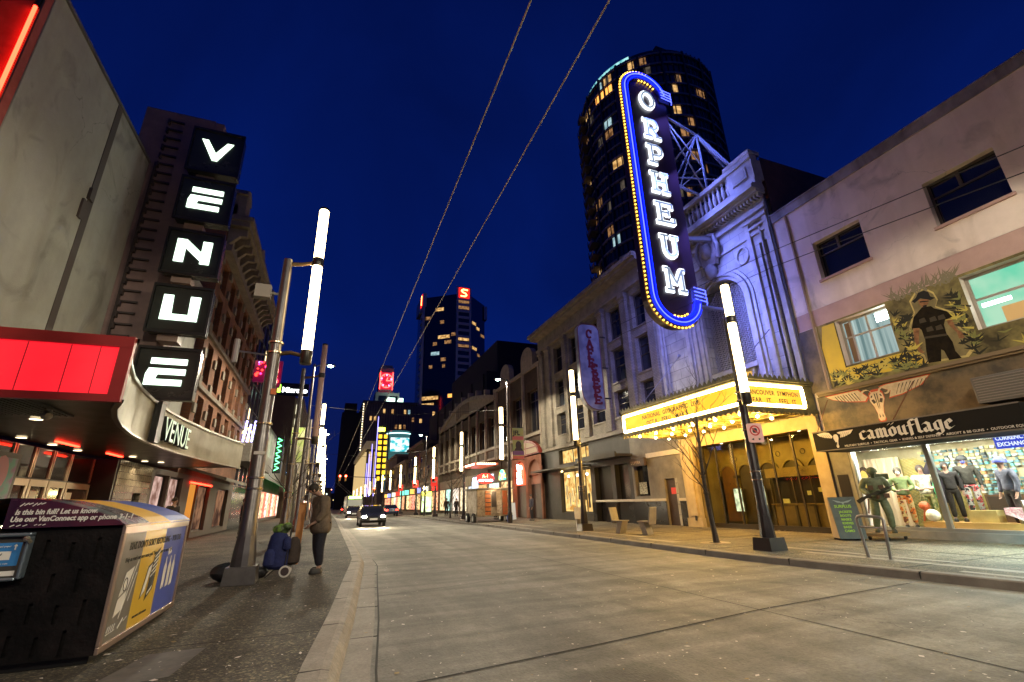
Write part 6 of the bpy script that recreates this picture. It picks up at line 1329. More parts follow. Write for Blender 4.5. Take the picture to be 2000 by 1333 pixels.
# ---------------------------------------------------------------- bike rack, chairs, sandwich boards, tree
rk = thing('bike_rack', 'grey steel bicycle rack hoop with crossbar outside the camouflage shop', 'bike rack', (10.5, 6.88, .13))
b = MB(); pth = [(10.5, 7.07, .13), (10.5, 7.1, .45), (10.5, 7.13, .86), (10.5, 7.09, .92), (10.5, 7.0, .935), (10.5, 6.8, .925), (10.5, 6.66, .91), (10.5, 6.6, .86), (10.5, 6.635, .45), (10.5, 6.66, .13)]
b.tube(pth, .03, 10); b.build('hoop', mat('rack_steel', (.3, .29, .28), .35, .8), rk, smooth=True)
b = MB(); b.tube([(10.5, 7.12, .72), (10.5, 6.61, .7)], .02, 8); b.build('crossbar', mat('rack_steel', (.3, .29, .28), .35, .8), rk, smooth=True)
b = MB(); b.lathe((10.5, 7.07, .13), [(.06, 0), (.06, .012)], 10); b.lathe((10.5, 6.66, .13), [(.06, 0), (.06, .012)], 10); b.build('foot_plate', mat('rack_steel', (.3, .29, .28), .35, .8), rk)
CH = mat('chair_steel', (.4, .37, .34), .42, .4, c2=(.28, .26, .24), scale=4)
def chair(label, x, y, rz):
    t = thing('metal_chair', label, 'chair', (x, y, .13), 'pale metal street chairs by the lamp post')
    L = lambda a, b_, c: (x + a, y + b_, .13 + c)
    b = MB(); b.add([L(-.2, -.12, 0), L(.2, -.12, 0), L(.2, .1, 0), L(-.2, .1, 0), L(-.2, -.26, .43), L(.2, -.26, .43), L(.2, -.04, .43), L(-.2, -.04, .43)], [(0, 3, 2, 1), (4, 5, 6, 7), (0, 1, 5, 4), (1, 2, 6, 5), (2, 3, 7, 6), (3, 0, 4, 7)]); b.build('pedestal', CH, t, bevel=.008)
    b = MB(); b.box(x - .23, x + .23, y - .3, y + .2, .56, .6); b.build('seat', CH, t, bevel=.01)
    b = MB(); b.add([L(-.23, .17, .36), L(.23, .17, .36), L(.23, .21, .36), L(-.23, .21, .36), L(-.23, .28, .95), L(.23, .28, .95), L(.23, .32, .95), L(-.23, .32, .95)], [(0, 3, 2, 1), (4, 5, 6, 7), (0, 1, 5, 4), (1, 2, 6, 5), (2, 3, 7, 6), (3, 0, 4, 7)]); b.build('backrest', CH, t, bevel=.008)
    t.rotation_euler.z = rz
    return t
chair('pale metal chair facing up the street, nearest to the bare tree', 11.2, 15.3, R(200))
chair('pale metal chair facing the nearest chair, in front of the black marble', 10.95, 16.75, R(20))
chair('pale metal chair standing close to the second dark lamp post', 11.0, 20.0, R(-20))

def board(name, label, x, y, rz, w, h, front, side):
    t = thing(name, label, 'sandwich board', (x, y, .13))
    L = lambda a, b_, c: (x + a, y + b_, .13 + c)
    b = MB(); b.add([L(-w, -.26, .04), L(w, -.26, .04), L(w, -.22, .04), L(-w, -.22, .04), L(-w, -.04, h), L(w, -.04, h), L(w, .0, h), L(-w, .0, h)], [(0, 3, 2, 1), (4, 5, 6, 7), (0, 1, 5, 4), (1, 2, 6, 5), (2, 3, 7, 6), (3, 0, 4, 7)]); f = b.build('front_leaf', front, t)
    b = MB(); b.add([L(-w, .22, .0), L(w, .22, .0), L(w, .26, .0), L(-w, .26, .0), L(-w, .004, h), L(w, .004, h), L(w, .04, h), L(-w, .04, h)], [(0, 3, 2, 1), (4, 5, 6, 7), (0, 1, 5, 4), (1, 2, 6, 5), (2, 3, 7, 6), (3, 0, 4, 7)]); b.build('back_leaf', side, t)
    b = MB()
    for s in (-1, 1): b.add([L(s * (w - .02), -.24, .05), L(s * (w + .003), -.24, .05), L(s * (w + .003), .24, .05), L(s * (w - .02), .24, .05), L(s * (w - .02), .03, h), L(s * (w + .003), .03, h)], [(0, 1, 2, 3), (0, 3, 4), (1, 5, 2), (0, 4, 5, 1), (3, 2, 5, 4)])
    b.build('side_panel', side, t)
    return t, f, L
CHK = mat('chalkboard', (.075, .095, .09), .7, c2=(.12, .14, .13), scale=4)
bd, f, L = board('sandwich_board', 'green chalkboard sandwich board with lime writing beside the soldier statue', 14.05, 9.85, R(-35), .34, 1.15, CHK, mat('board_side', (.28, .22, .16), .7))
LIME = mat('chalk_lime', (.35, .62, .06), .7)
def on(L, k, a, c): return L(a, -.262 + .218 * (c - .04) / 1.11 - k, c)
ax_u = UX; ax_w = Vector((0, .218, 1.11)).normalized()
for i, (s_, z, sz) in enumerate((('SURPLUS', .86, .11), ('JACKETS', .72, .085), ('BOOTS', .62, .085), ('MASKS', .52, .085), ('KNIVES', .42, .085), ('BAGS', .32, .085), ('CAMO', .22, .085))): text(s_, sz, on(L, .004, -.25 if i == 0 else -.17, z), ax_u, ax_w, LIME, f, ext=.001, bold=.003)
b = MB()
for s in (-1, 1): b.add([on(L, .004, s * .02, .99), on(L, .004, s * .06, 1.03), on(L, .004, s * .26, 1.08), on(L, .004, s * .14, 1.0)], [(0, 1, 2, 3)])
b.add([on(L, .004, -.05, 1.02), on(L, .004, .05, 1.02), on(L, .004, .0, .93)], [(0, 1, 2)]); b.build('chalk_emblem', mat('chalk_pale', (.3, .36, .33), .7), f)
bd.rotation_euler.z = R(-35)
bd, f, L = board('sandwich_board', 'white and navy sandwich board at the right end of the display window', 15.05, 6.0, R(-50), .32, 1.0, mat('board_white', (.6, .62, .66), .6), mat('board_side', (.28, .22, .16), .7))
b = MB()
for z0, z1 in ((.82, 1.0), (.55, .72), (.28, .45)): b.add([on(L, .003, -.28, z0), on(L, .003, .28, z0), on(L, .003, .28, z1), on(L, .003, -.28, z1)], [(0, 1, 2, 3)])
b.build('navy_panel', mat('navy_paint', (.03, .05, .16), .6), f)
for z in (.87, .6, .33): text('CURRENCY' if z > .8 else 'EXCHANGE' if z > .5 else 'OPEN', .09, on(L, .006, -.25, z), ax_u, ax_w, WHT, f, ext=.001)
bd.rotation_euler.z = R(-50)
bd, f, L = board('sandwich_board', 'white sandwich board on the pavement by the red brick arches', 12.9, 34, 0, .35, 1.2, mat('board_white', (.6, .62, .66), .6), mat('board_white', (.6, .62, .66), .6))

BARK = mat('bark', (.05, .042, .035), .9, c2=(.09, .075, .06), scale=14, bump=.5, bscale=40)
def tree(name, label, x, y, h, r0, seed, leaves=0, group=None, spread=1., z0=.13, lean=0.):
    t = thing(name, label, 'tree', (x, y, z0), group); q = random.Random(seed)
    tr = MB(); n = 9; P = []; rs = []
    for i in range(n): f = i / (n - 1); P.append((x + .06 * math.sin(f * 5 + seed) + lean * f, y + .05 * math.cos(f * 4 + seed), z0 + h * .62 * f)); rs.append(r0 * (1.25 if i == 0 else 1 - .55 * f))
    tr.tube(P, rs, 8)
    for i in range(4): f = q.uniform(.3, .9); k = int(f * (n - 1)); tr.ball(P[k], rs[k] * 1.35, 7)
    tr.build('trunk', BARK, t, smooth=True)
    cr = MB(); tips = []
    def grow(p, d, L, r, lv):
        pts = [p]; rr_ = [r]; dd = Vector(d)
        for k in range(4):
            dd = (dd + Vector((q.uniform(-.25, .25), q.uniform(-.25, .25), q.uniform(-.05, .22)))).normalized(); pts.append(pts[-1] + dd * L / 4); rr_.append(r * (1 - .18 * (k + 1)))
        cr.tube(pts, rr_, 5); tips.extend(pts[1:])
        if lv > 0:
            for k in range(q.randint(2, 4)):
                b_ = pts[q.randint(1, 4)]; a = q.uniform(0, 6.28); nd = (dd * .7 + Vector((math.cos(a), math.sin(a), q.uniform(.1, .6))) * .8).normalized(); grow(b_, nd, L * q.uniform(.45, .7), r * .5, lv - 1)
    for k in range(9):
        f = .45 + .55 * k / 8; i = min(n - 1, int(f * (n - 1))); a = q.uniform(0, 6.28)
        grow(Vector(P[i]), Vector((math.cos(a) * spread, math.sin(a) * spread, .75)).normalized(), h * q.uniform(.2, .38), rs[i] * .45, 2)
    if leaves:
        cr.m(1)
        for i in range(leaves):
            p = q.choice(tips) + Vector((q.gauss(0, .12), q.gauss(0, .12), q.gauss(0, .12))); s = q.uniform(.05, .1); a = Vector((q.uniform(-1, 1), q.uniform(-1, 1), q.uniform(-1, 1))).normalized(); c = a.orthogonal().normalized()
            cr.quad(p - a * s, p + c * s * .6, p + a * s, p - c * s * .6)
    cr.build('crown', [BARK, mat('brown_leaf', (.16, .07, .035), .8, c2=(.09, .05, .03), scale=8)] if leaves else BARK, t)
    return t
tree('bare_tree', 'slim bare tree in a pavement pit in front of the marquee', 10.6, 11.4, 5.9, .075, 3, spread=.7)
b = MB(); b.lathe((10.6, 11.4, .132), [(.42, 0), (.4, .012)], 20); b.m(1); b.lathe((10.6, 11.4, .136), [(.2, 0), (.15, .012)], 14); tag(b.build('tree_pit', [mat('pit_ring', (.3, .24, .16), .7), mat('pit_soil', (.04, .03, .02), .9)]), kind='structure')
for i, (x, y, hh, lv, lab) in enumerate(((10.95, 44.5, 6, 260, 'small brown leaved street tree just beyond the food cart'), (10.9, 57, 6, 260, 'small brown leaved street tree farther up the theatre side'), (-1.75, 24.5, 6.5, 0, 'thin bare tree between the unlit lamp post and the awning'), (-2.0, 36, 6.5, 0, 'thin bare tree beyond the first lit club side lamp post'), (-2.0, 47, 6.5, 0, 'thin bare tree in front of the low green awning shops'))):
    tree('street_tree', lab, x, y, hh, .09, 10 + i, lv, spread=.9)

# ---------------------------------------------------------------- overhead wires
WIRE = mat('copper_wire', (.5, .46, .44), .6)
def wire(label, pts, r=.009, m=WIRE, name='overhead_wire'):
    P = []
    for a, c in zip(pts, pts[1:]):
        for i in range(12): P.append(Vector(a).lerp(Vector(c), i / 12))
    P.append(Vector(pts[-1])); b = MB(); b.tube(P, r, 8)
    return tag(b.build(name, m, smooth=True), label, 'wire')
wire('left one of the two trolley wires running up the street', [(1.33, -6, 5.8), (1.38, 20, 5.8), (1.5, 130, 5.85)])
wire('right one of the two trolley wires running up the street', [(2.02, -6, 5.8), (2.07, 20, 5.8), (2.2, 130, 5.85)])
wire('upper thin cable crossing the pink rendered wall', [(12.2, 17.5, 9.2), (12, 8.6, 8.4), (12, 3.1, 7.66), (12, -3, 6.9)], .012, STEEL_DK)
wire('lower thin cable crossing the pink rendered wall', [(12.2, 17.5, 8.7), (12, 8.64, 7.9), (12, 3.25, 7.15), (12, -3, 6.5)], .012, STEEL_DK)
wire('span wire with an insulator strung across the street at the street lamps', [(11.1, 29.5, 7.4), (4, 29.6, 6.75), (-1.4, 30, 7.2)], .012, STEEL_DK)
wire('far span wire strung across the street beyond the food cart', [(11.0, 58, 7.6), (4, 58.6, 6.9), (-1.4, 60, 7.4)], .014, STEEL_DK)

# ---------------------------------------------------------------- food cart
fc = thing('food_cart', 'food cart with patterned panels and red lit sign parked at the theatre side kerb', 'food cart', (10.8, 32.6, .05))
b = MB(); b.box(9.55, 12.0, 31.6, 34.2, .5, 2.25); b.build('body', mat('cart_silver', (.35, .3, .24), .45, .3, c2=(.2, .16, .12), scale=3, mix=(.4, .6)), fc, bevel=.04)
b = MB(); b.box(10.15, 10.55, 31.56, 31.6, .6, 2.15); b.m(1); b.box(11.4, 11.75, 31.56, 31.6, .6, 2.15); b.m(2); b.box(10.62, 10.95, 31.55, 31.6, 1.1, 2.1); b.m(3); b.box(11.0, 11.35, 31.56, 31.6, .7, 1.5); b.m(4); b.box(9.6, 10.05, 31.56, 31.6, 1.0, 1.8)
b.m(2)
for k in range(5): b.box(10.16, 10.54, 31.55, 31.56, .8 + k * .28, .86 + k * .28)
b.build('menu_panel', [mat('menu_orange', (.5, .17, .04), .5, c2=(.3, .06, .02), scale=5), mat('menu_red', (.42, .08, .03), .5, c2=(.2, .1, .04), scale=6), mat('hatch_dark', (.04, .03, .025), .5), mat('menu_white', (.55, .5, .42), .5, c2=(.2, .15, .12), scale=9), mat('menu_photo', (.4, .3, .2), .5, c2=(.12, .08, .06), scale=7)], fc)
b = MB(); b.box(9.4, 12.1, 31.1, 34.3, 2.25, 2.33); b.build('roof', mat('cart_roof', (.2, .17, .13), .5), fc)
for x, y in ((9.5, 32.1), (9.5, 33.6), (12.0, 32.1), (12.0, 33.6)):
    b = MB(); b.tube([(x - .09, y, .38), (x + .09, y, .38)], .34, 16); w_ = b.build('wheel', mat('rubber', (.02, .02, .02), .8), fc); b = MB(); b.tube([(x - .1, y, .38), (x + .1, y, .38)], .17, 12); b.build('rim', ALU, w_)
so = MB(); so.prism([(.62 * math.cos(t * .314), .34 * math.sin(t * .314)) for t in range(20)], (10.1, 31.3, 2.95), UX, UZ, UY, .12); s_ = so.build('roof_sign', glow('cart_red', (1, .03, .02), 2.2), fc)
text('A-1', .3, (9.86, 31.28, 3.0), UX, UZ, glow('cart_yellow', (1, .7, .2), 5), s_, ext=.005); text('HOT DOGS', .19, (9.62, 31.28, 2.76), UX, UZ, glow('cart_white', (1, .8, .7), 5), s_, ext=.005, bold=.006, sx=.98)
b = MB(); b.box(9.2, 9.6, 31.4, 31.5, 2.33, 2.75); b.build('blue_sign', glow2('cart_blue', (.3, .6, 1), (.8, .9, 1), 1.4, 4), fc)
lamp('POINT', (10.8, 30.9, 2.1), 25, (1, .7, .4), fc, .1, name='hatch_light')
b = MB(); b.lathe((11.7, 31.0, .13), [(.17, 0), (.21, .4), (.22, .42)], 12); tag(b.build('bucket', mat('bucket_blue', (.03, .08, .4), .4), loc=(11.7, 31.0, .13)), 'blue plastic bucket on the ground beside the food cart', 'bucket')

# lit kiosk, small red plates and banners that crowd the far pavements
kk = thing('advertising_kiosk', 'bright yellow green lit advertising kiosk on the far theatre side pavement', 'kiosk', (11.7, 60, .13))
b = MB(); b.box(11.0, 12.4, 60, 60.6, .13, 2.9); b.build('case', STEEL_DK, kk); MB().box(11.1, 12.3, 59.95, 60, .5, 2.3).build('poster', glow2('kiosk_green', (.6, .9, .3), (.9, 1, .7), .9, 1.8), kk); MB().box(11.1, 12.3, 59.93, 60, 2.35, 2.85).build('header', glow('kiosk_yellow', (.9, .85, .1), 2.2), kk)
b = MB(); b.ball((11.4, 59.7, 3.3), .22, 10); b.build('lamp', glow('kiosk_lamp', (1, .75, .35), 30), kk); lamp('POINT', (11.4, 59.4, 3.3), 90, (1, .8, .3), kk, .2)
for i, (x, y, z, lab) in enumerate(((10.75, 51, 3.2, 'small red plate sign on the fifth lamp post, theatre side'), (10.75, 62.5, 3.4, 'small red plate sign on the sixth lamp post, theatre side'), (10.75, 75.5, 3.4, 'small red plate sign on the seventh lamp post, theatre side'))):
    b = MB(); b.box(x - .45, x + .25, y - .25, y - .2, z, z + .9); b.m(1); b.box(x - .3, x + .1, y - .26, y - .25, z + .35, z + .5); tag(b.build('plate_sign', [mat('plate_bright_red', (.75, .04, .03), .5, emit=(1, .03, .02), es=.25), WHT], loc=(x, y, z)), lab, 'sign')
for i, (y, c, lab) in enumerate(((31.5, (.3, .45, .06), 'green and yellow cloth banner on the first lit club side lamp post'), (42.5, (.45, .35, .06), 'yellow cloth banner on the second lit club side lamp post'))):
    t = thing('street_banner', lab, 'banner', (-1.9, y, 5)); b = MB(); b.box(-2.3, -1.5, y, y + .02, 4.0, 6.1); b.build('cloth', mat('left_banner%d' % i, c, .7, c2=(.55, .5, .35), scale=1.6, mix=(.4, .6)), t)
    b = MB(); b.bar((-1.3, y, 6.13), (-2.32, y, 6.13), .03); b.bar((-1.3, y, 3.97), (-2.32, y, 3.97), .03); b.build('rod', STEEL_DK, t)
# ================================================================= PEOPLE, TROLLEY, TRAFFIC
def skin_mesh(name, verts, edges, radii, m, parent, root=0, sub=2):
    me = bpy.data.meshes.new(name); me.from_pydata(verts, edges, []); me.materials.append(m)
    o = bpy.data.objects.new(name, me); COL.objects.link(o); o.parent = parent
    s = o.modifiers.new('skin', 'SKIN'); s.use_smooth_shade = True; s.branch_smoothing = .3
    if not me.skin_vertices: 
        bm = bmesh.new(); bm.from_mesh(me); bm.verts.layers.skin.verify(); bm.to_mesh(me); bm.free()
    d = me.skin_vertices[0].data
    for i, r in enumerate(radii): d[i].radius = (r, r) if not isinstance(r, tuple) else r; d[i].use_root = (i == root)
    q = o.modifiers.new('sub', 'SUBSURF'); q.levels = sub; q.render_levels = sub
    return o
def figure(name, label, cat, loc, rz, h=1.72, skin=(.35, .2, .14), coat=None, pants=None, shoe=(.02, .018, .016), hair=(.03, .02, .015), hat=None, arms=None, legs=None, bow=0., lean=0., coatlen=0., bulk=1., legbulk=1., group=None, mask=None, fingers=True, hood=None):
    """standing person facing local -y; arms / legs are lists of joint positions for a 1.72 m body"""
    t = thing(name, label, cat, loc, group); k = h / 1.72
    V = lambda p: (p[0] * k, p[1] * k, p[2] * k)
    sm = mat('skin_%d_%d' % (int(skin[0] * 99), int(skin[2] * 99)), skin, .55)
    arms = arms or [[(.2, .0, 1.42), (.26, .02, 1.14), (.25, -.06, .88), (.245, -.09, .8)], [(-.2, .0, 1.42), (-.26, .02, 1.14), (-.25, -.06, .88), (-.245, -.09, .8)]]
    legs = legs or [[(.095, 0, .88), (.105, -.01, .48), (.11, .03, .09), (.12, -.1, .04)], [(-.095, 0, .88), (-.105, -.01, .48), (-.11, .03, .09), (-.12, -.1, .04)]]
    ln = lambda z: -lean * max(0, z - .9)
    P = [(0, 0, .95), (0, ln(1.15) + .01, 1.15), (0, ln(1.36), 1.36), (0, ln(1.48) - .01, 1.47), (0, ln(1.55) - .03 - bow * .08, 1.53), (0, ln(1.6) - .03 - bow * .17, 1.62 - bow * .05), (0, ln(1.7) - .03 - bow * .22, 1.7 - bow * .1)]
    Rr = [(.15, .11), (.135, .1), (.17, .11), .06, .055, (.078, .098), (.06, .07)]
    E_ = [(i, i + 1) for i in range(6)]
    for s, A in enumerate(arms):
        A = [(a[0], a[1] + ln(a[2]), a[2]) for a in A]; st = 2
        for i, (p, r) in enumerate(zip(A, (.062, .045, .03, .036))): P.append(p); Rr.append(r if i != 3 else (.04, .022)); E_.append((st, len(P) - 1)); st = len(P) - 1
        if fingers:
            d = (Vector(A[3]) - Vector(A[2])).normalized(); side = Vector((1, 0, 0)) if abs(d.x) < .8 else Vector((0, 1, 0)); side = (side - d * side.dot(d)).normalized(); nrm = d.cross(side)
            for f_, (off, L) in enumerate(((-.028, .06), (-.01, .075), (.01, .07), (.027, .055))):
                b0 = Vector(A[3]) + side * off + d * .02; P.append(tuple(b0 + d * L * .55)); Rr.append(.0095); E_.append((st, len(P) - 1)); P.append(tuple(b0 + d * L * .9 + nrm * L * .35)); Rr.append(.008); E_.append((len(P) - 2, len(P) - 1))
            P.append(tuple(Vector(A[3]) - side * .045 - d * .005)); Rr.append(.011); E_.append((st, len(P) - 1)); P.append(tuple(Vector(A[3]) - side * .055 + d * .035)); Rr.append(.009); E_.append((len(P) - 2, len(P) - 1))
    for L_ in legs:
        st = 0
        for p, r in zip(L_, (.085, .06, .04, .035)): P.append(p); Rr.append(r); E_.append((st, len(P) - 1)); st = len(P) - 1
    sc = lambda r: tuple(q * k for q in r) if isinstance(r, tuple) else r * k
    body = skin_mesh('body', [V(p) for p in P], E_, [sc(r) for r in Rr], sm, t)
    hd = P[5]; hx, hy, hz = hd
    g = lambda x, y, z: (loc[0] + x * k, loc[1] + y * k, loc[2] + z * k)
    b = MB(); b.ball(g(hx, hy - .098, hz - .005), .016 * k, 8, 1.6)
    for s in (-1, 1): b.ball(g(hx + s * .082, hy + .01, hz - .01), .022 * k, 8, 1.5, .5)
    b.build('face_features', sm, t, smooth=True)
    b = MB()
    for s in (-1, 1): b.ball(g(hx + s * .032, hy - .09, hz + .02), .011 * k, 6)
    b.box(*sorted((g(hx - .025, 0, 0)[0], g(hx + .025, 0, 0)[0])), loc[1] + (hy - .094) * k, loc[1] + (hy - .08) * k, loc[2] + (hz - .05) * k, loc[2] + (hz - .042) * k); b.build('eyes_and_mouth', mat('eye_dark', (.02, .012, .01), .4), t)
    if hood:
        b = MB(); b.ball(g(hx, hy + .036, hz + .02), .108 * k, 14, 1.2); b.build('hood', mat('hood_%d' % int(sum(hood) * 999), hood, .85), t, smooth=True)
    elif hat: 
        b = MB(); b.lathe(g(hx, hy + .01, hz + .015), [(.135 * k, 0), (.138 * k, .02 * k), (.122 * k, .075 * k), (.085 * k, .125 * k), (.03, .15 * k)], 14, 1, 1.12); b.build('hat', mat('hat_%d' % int(sum(hat) * 999), hat, .8), t, smooth=True)
    else:
        b = MB(); b.ball(g(hx, hy + .022, hz + .035), .1 * k, 12, 1.05); b.build('hair', mat('hair_%d' % int(sum(hair) * 999), hair, .8), t, smooth=True)
    if mask: b = MB(); b.ball(g(hx, hy - .06, hz - .04), .055 * k, 10); b.build('mask', mat('mask_%d' % int(sum(mask) * 99), mask, .5), t, smooth=True)
    if coat:
        P2 = [(0, 0, .9 - coatlen), (0, 0, 1.0), (0, ln(1.2), 1.2), (0, ln(1.38), 1.37), (0, ln(1.45), 1.455)]; R2 = [(.185 + coatlen * .08, .15 + coatlen * .06), (.175, .135), (.165, .125), (.19, .13), (.075, .075)]; E2 = [(0, 1), (1, 2), (2, 3), (3, 4)]
        for A in arms:
            A = [(a[0], a[1] + ln(a[2]), a[2]) for a in A]; st = 3
            for p, r in zip(A[:3], (.085, .066, .052)): P2.append(p); R2.append(r); E2.append((st, len(P2) - 1)); st = len(P2) - 1
        cm = coat if not isinstance(coat, tuple) else mat('coat_%d_%d' % (int(coat[0] * 999), int(coat[2] * 999)), coat, .9, c2=tuple(c * .5 for c in coat), scale=7, bump=.9, bscale=11)
        skin_mesh('coat', [V(p) for p in P2], E2, [sc(tuple(q * (1 + (bulk - 1) * (1, 1, .9, .45, 0)[min(i, 4)]) for q in r) if isinstance(r, tuple) else r * (1 + (bulk - 1) * .6)) for i, r in enumerate(R2)], cm, t)
    if pants:
        P3_ = [(0, .01, .93)]; R3 = [(.115 / legbulk, .1 / legbulk)]; E3 = []
        for L_ in legs:
            st = 0
            for p, r in zip(L_[:3], (.105, .08, .066)): P3_.append(p if r > .07 else (p[0], p[1], p[2] + .03)); R3.append(r); E3.append((st, len(P3_) - 1)); st = len(P3_) - 1
        pm = pants if not isinstance(pants, tuple) else mat('pants_%d_%d' % (int(pants[0] * 999), int(pants[2] * 999)), pants, .9, c2=tuple(c * .5 for c in pants), scale=8, bump=.9, bscale=12)
        skin_mesh('trousers', [V(p) for p in P3_], E3, [sc(tuple(q * legbulk for q in r) if isinstance(r, tuple) else r * legbulk) for r in R3], pm, t)
    for L_ in legs:
        b = MB(); an, to = Vector(g(*L_[2])), Vector(g(*L_[3])); d = (to - an); d.z = 0; d.normalize(); zf = loc[2] + min(0, 0)
        c = an + d * .06 * k; base = an.z - .09 * k
        pr = [(.05, 0), (.052, .03), (.045, .07), (.03, .1)]
        b.lathe((c.x, c.y, base + .001), [(r * k, z * k) for r, z in pr], 12, 1 + abs(d.x) * 1.6, 1 + abs(d.y) * 1.6); b.build('shoe', mat('shoe_%d' % int(shoe[0] * 999), shoe, .6), t, smooth=True)
    t.rotation_euler.z = rz
    return t
figure('person', 'hunched person in a long brown coat standing at the kerb by the blue trolley', 'person', (-.03, 11.2, .13), R(-70), 1.76, coat=(.17, .125, .085), pants=(.016, .016, .026), hair=(.025, .018, .012), bow=.85, lean=.1, coatlen=.24, bulk=1.55, legbulk=1.3,
       arms=[[(.2, 0, 1.4), (.24, -.02, 1.13), (.17, -.16, .96), (.14, -.23, .92)], [(-.2, 0, 1.4), (-.25, .0, 1.13), (-.2, -.12, .92), (-.17, -.19, .87)]], legs=[[(.09, 0, .88), (.1, -.03, .48), (.11, .0, .09), (.13, -.12, .04)], [(-.09, 0, .88), (-.1, .0, .48), (-.12, .1, .09), (-.14, -.02, .04)]])
# shopping trolley
tr = thing('shopping_trolley', 'navy blue fabric shopping trolley with green bag on top beside the person', 'trolley', (-.75, 11.0, .13))
NAVY = mat('navy_fabric', (.012, .02, .11), .8, c2=(.006, .01, .06), scale=9, bump=.4, bscale=30)
b = MB(); b.lathe((-.78, 11.0, .28), [(.14, 0), (.2, .05), (.205, .3), (.18, .48), (.16, .6), (.09, .68)], 14, 1.0, .8); b.build('bag', NAVY, tr, smooth=True)
b = MB(); b.lathe((-.9, 10.88, .33), [(.06, 0), (.11, .04), (.1, .26), (.05, .32)], 10, 1, .7); b.lathe((-.62, 10.86, .62), [(.05, 0), (.08, .03), (.07, .2), (.03, .24)], 10, 1, .7); b.build('pocket', NAVY, tr, smooth=True)
b = MB()
for s in (-.12, .12): b.tube([(-.62, 11.0 + s, .22), (-.6, 11.05 + s, .7), (-.57, 11.1 + s, 1.05)], .012, 6)
b.tube([(-.57, 10.98, 1.05), (-.57, 11.22, 1.05)], .012, 6); b.tube([(-.95, 10.9, .14), (-.8, 10.95, .27), (-.6, 11, .27)], .012, 6); b.build('frame', STEEL_DK, tr)
for y in (10.83, 11.2):
    b = MB(); b.tube([(-.6, y - .02, .24), (-.6, y + .02, .24)], .105, 20); w_ = b.build('wheel', mat('wheel_white', (.6, .56, .5), .5), tr); b = MB(); b.tube([(-.6, y - .025, .24), (-.6, y + .025, .24)], .075, 16); b.build('rim', mat('wheel_hub', (.05, .03, .03), .5), w_)
b = MB(); b.lump((-.76, 11.0, 1.0), .15, 5, .62, 1.05, .8, .3); b.lump((-.66, 10.95, 1.05), .09, 6, .8, amp=.3); tag(b.build('carrier_bag', mat('green_bag', (.2, .35, .06), .5, c2=(.05, .07, .03), scale=9, mix=(.4, .55)), smooth=True, loc=(-.76, 11, .95)), 'green patterned bag lying on top of the blue trolley', 'bag')
b = MB(); b.add([(-.53, 11.3, .3), (-.4, 11.34, .3), (-.4, 11.37, .3), (-.53, 11.33, .3), (-.5, 11.42, 1.5), (-.36, 11.46, 1.5), (-.36, 11.49, 1.5), (-.5, 11.45, 1.5)], [(0, 3, 2, 1), (4, 5, 6, 7), (0, 1, 5, 4), (1, 2, 6, 5), (2, 3, 7, 6), (3, 0, 4, 7)]); tag(b.build('wooden_board', mat('orange_board', (.5, .2, .04), .55, c2=(.4, .14, .03), scale=4), loc=(-.46, 11.35, .3), bevel=.015), 'upright orange wooden board propped behind the trolley', 'board')
b = MB(); b.lathe((-.5, 11.12, .32), [(.05, 0), (.13, .05), (.14, .3), (.1, .46), (.04, .52)], 12, 1, .7); tag(b.build('rucksack', mat('brown_bag', (.06, .038, .028), .8, c2=(.03, .02, .016), scale=8), smooth=True, loc=(-.5, 11.12, .3)), 'brown bag hanging on the trolley beside the wooden board', 'bag')
b = MB(); b.lump((-1.62, 10.95, .28), .22, 1, .7, 1.1, .8, .3); b.lump((-1.14, 11.02, .24), .17, 2, .7, 1.3, .8, .3); b.lump((-1.42, 10.9, .2), .13, 3, amp=.3); tag(b.build('dark_bag', mat('black_bag', (.012, .011, .012), .5, c2=(.03, .028, .03), scale=8, bump=.5, bscale=20), smooth=True, loc=(-1.5, 11, .13)), 'black bin bags dumped behind the near steel lamp post', 'bag')

# soldier statue and mannequins
BRZ = mat('statue_green', (.15, .18, .095), .55, .05, c2=(.07, .085, .045), scale=7, bump=.2, bscale=30)
SX_, SY_ = 14.75, 9.25
b = MB(); b.box(14.3, 15.2, 8.95, 9.6, .23, .31); b.m(1)
for x in (14.38, 15.1):
    for y in (9.03, 9.52): b.tube([(x, y - .02, .18), (x, y + .02, .18)], .05, 10)
tag(b.build('dolly', [mat('dolly_wood', (.3, .19, .08), .7), BLACKP], loc=(14.75, 9.27, .13)), 'low wooden dolly on castors under the soldier statue', 'dolly')
st = figure('statue', 'dark green life size soldier statue with rifle beside the shop window', 'statue', (SX_, SY_, .312), R(-55), 1.72, skin=(.09, .12, .06), coat=BRZ, pants=BRZ, shoe=(.05, .05, .035), hat=(.1, .12, .06), bow=.5, lean=.15, coatlen=.1, bulk=1.35, legbulk=1.25,
    arms=[[(.22, 0, 1.42), (.32, -.02, 1.16), (.12, -.24, 1.1), (.05, -.28, 1.12)], [(-.22, 0, 1.42), (-.34, .02, 1.16), (-.2, -.2, 1.0), (-.12, -.25, .98)]], legs=[[(.1, 0, .88), (.16, -.1, .5), (.15, -.02, .09), (.18, -.16, .04)], [(-.1, 0, .88), (-.14, .02, .48), (-.2, .16, .09), (-.22, .02, .04)]])
st_l = lambda x, y, z: (SX_ + x, SY_ + y, .312 + z)
b = MB(); b.bar(st_l(-.34, -.22, .92), st_l(.3, -.36, 1.2), .04, .07); b.bar(st_l(.3, -.36, 1.2), st_l(.52, -.4, 1.3), .02); b.bar(st_l(-.5, -.19, .82), st_l(-.34, -.22, .92), .04, .1); b.build('rifle', mat('rifle_dark', (.03, .03, .02), .5), st)
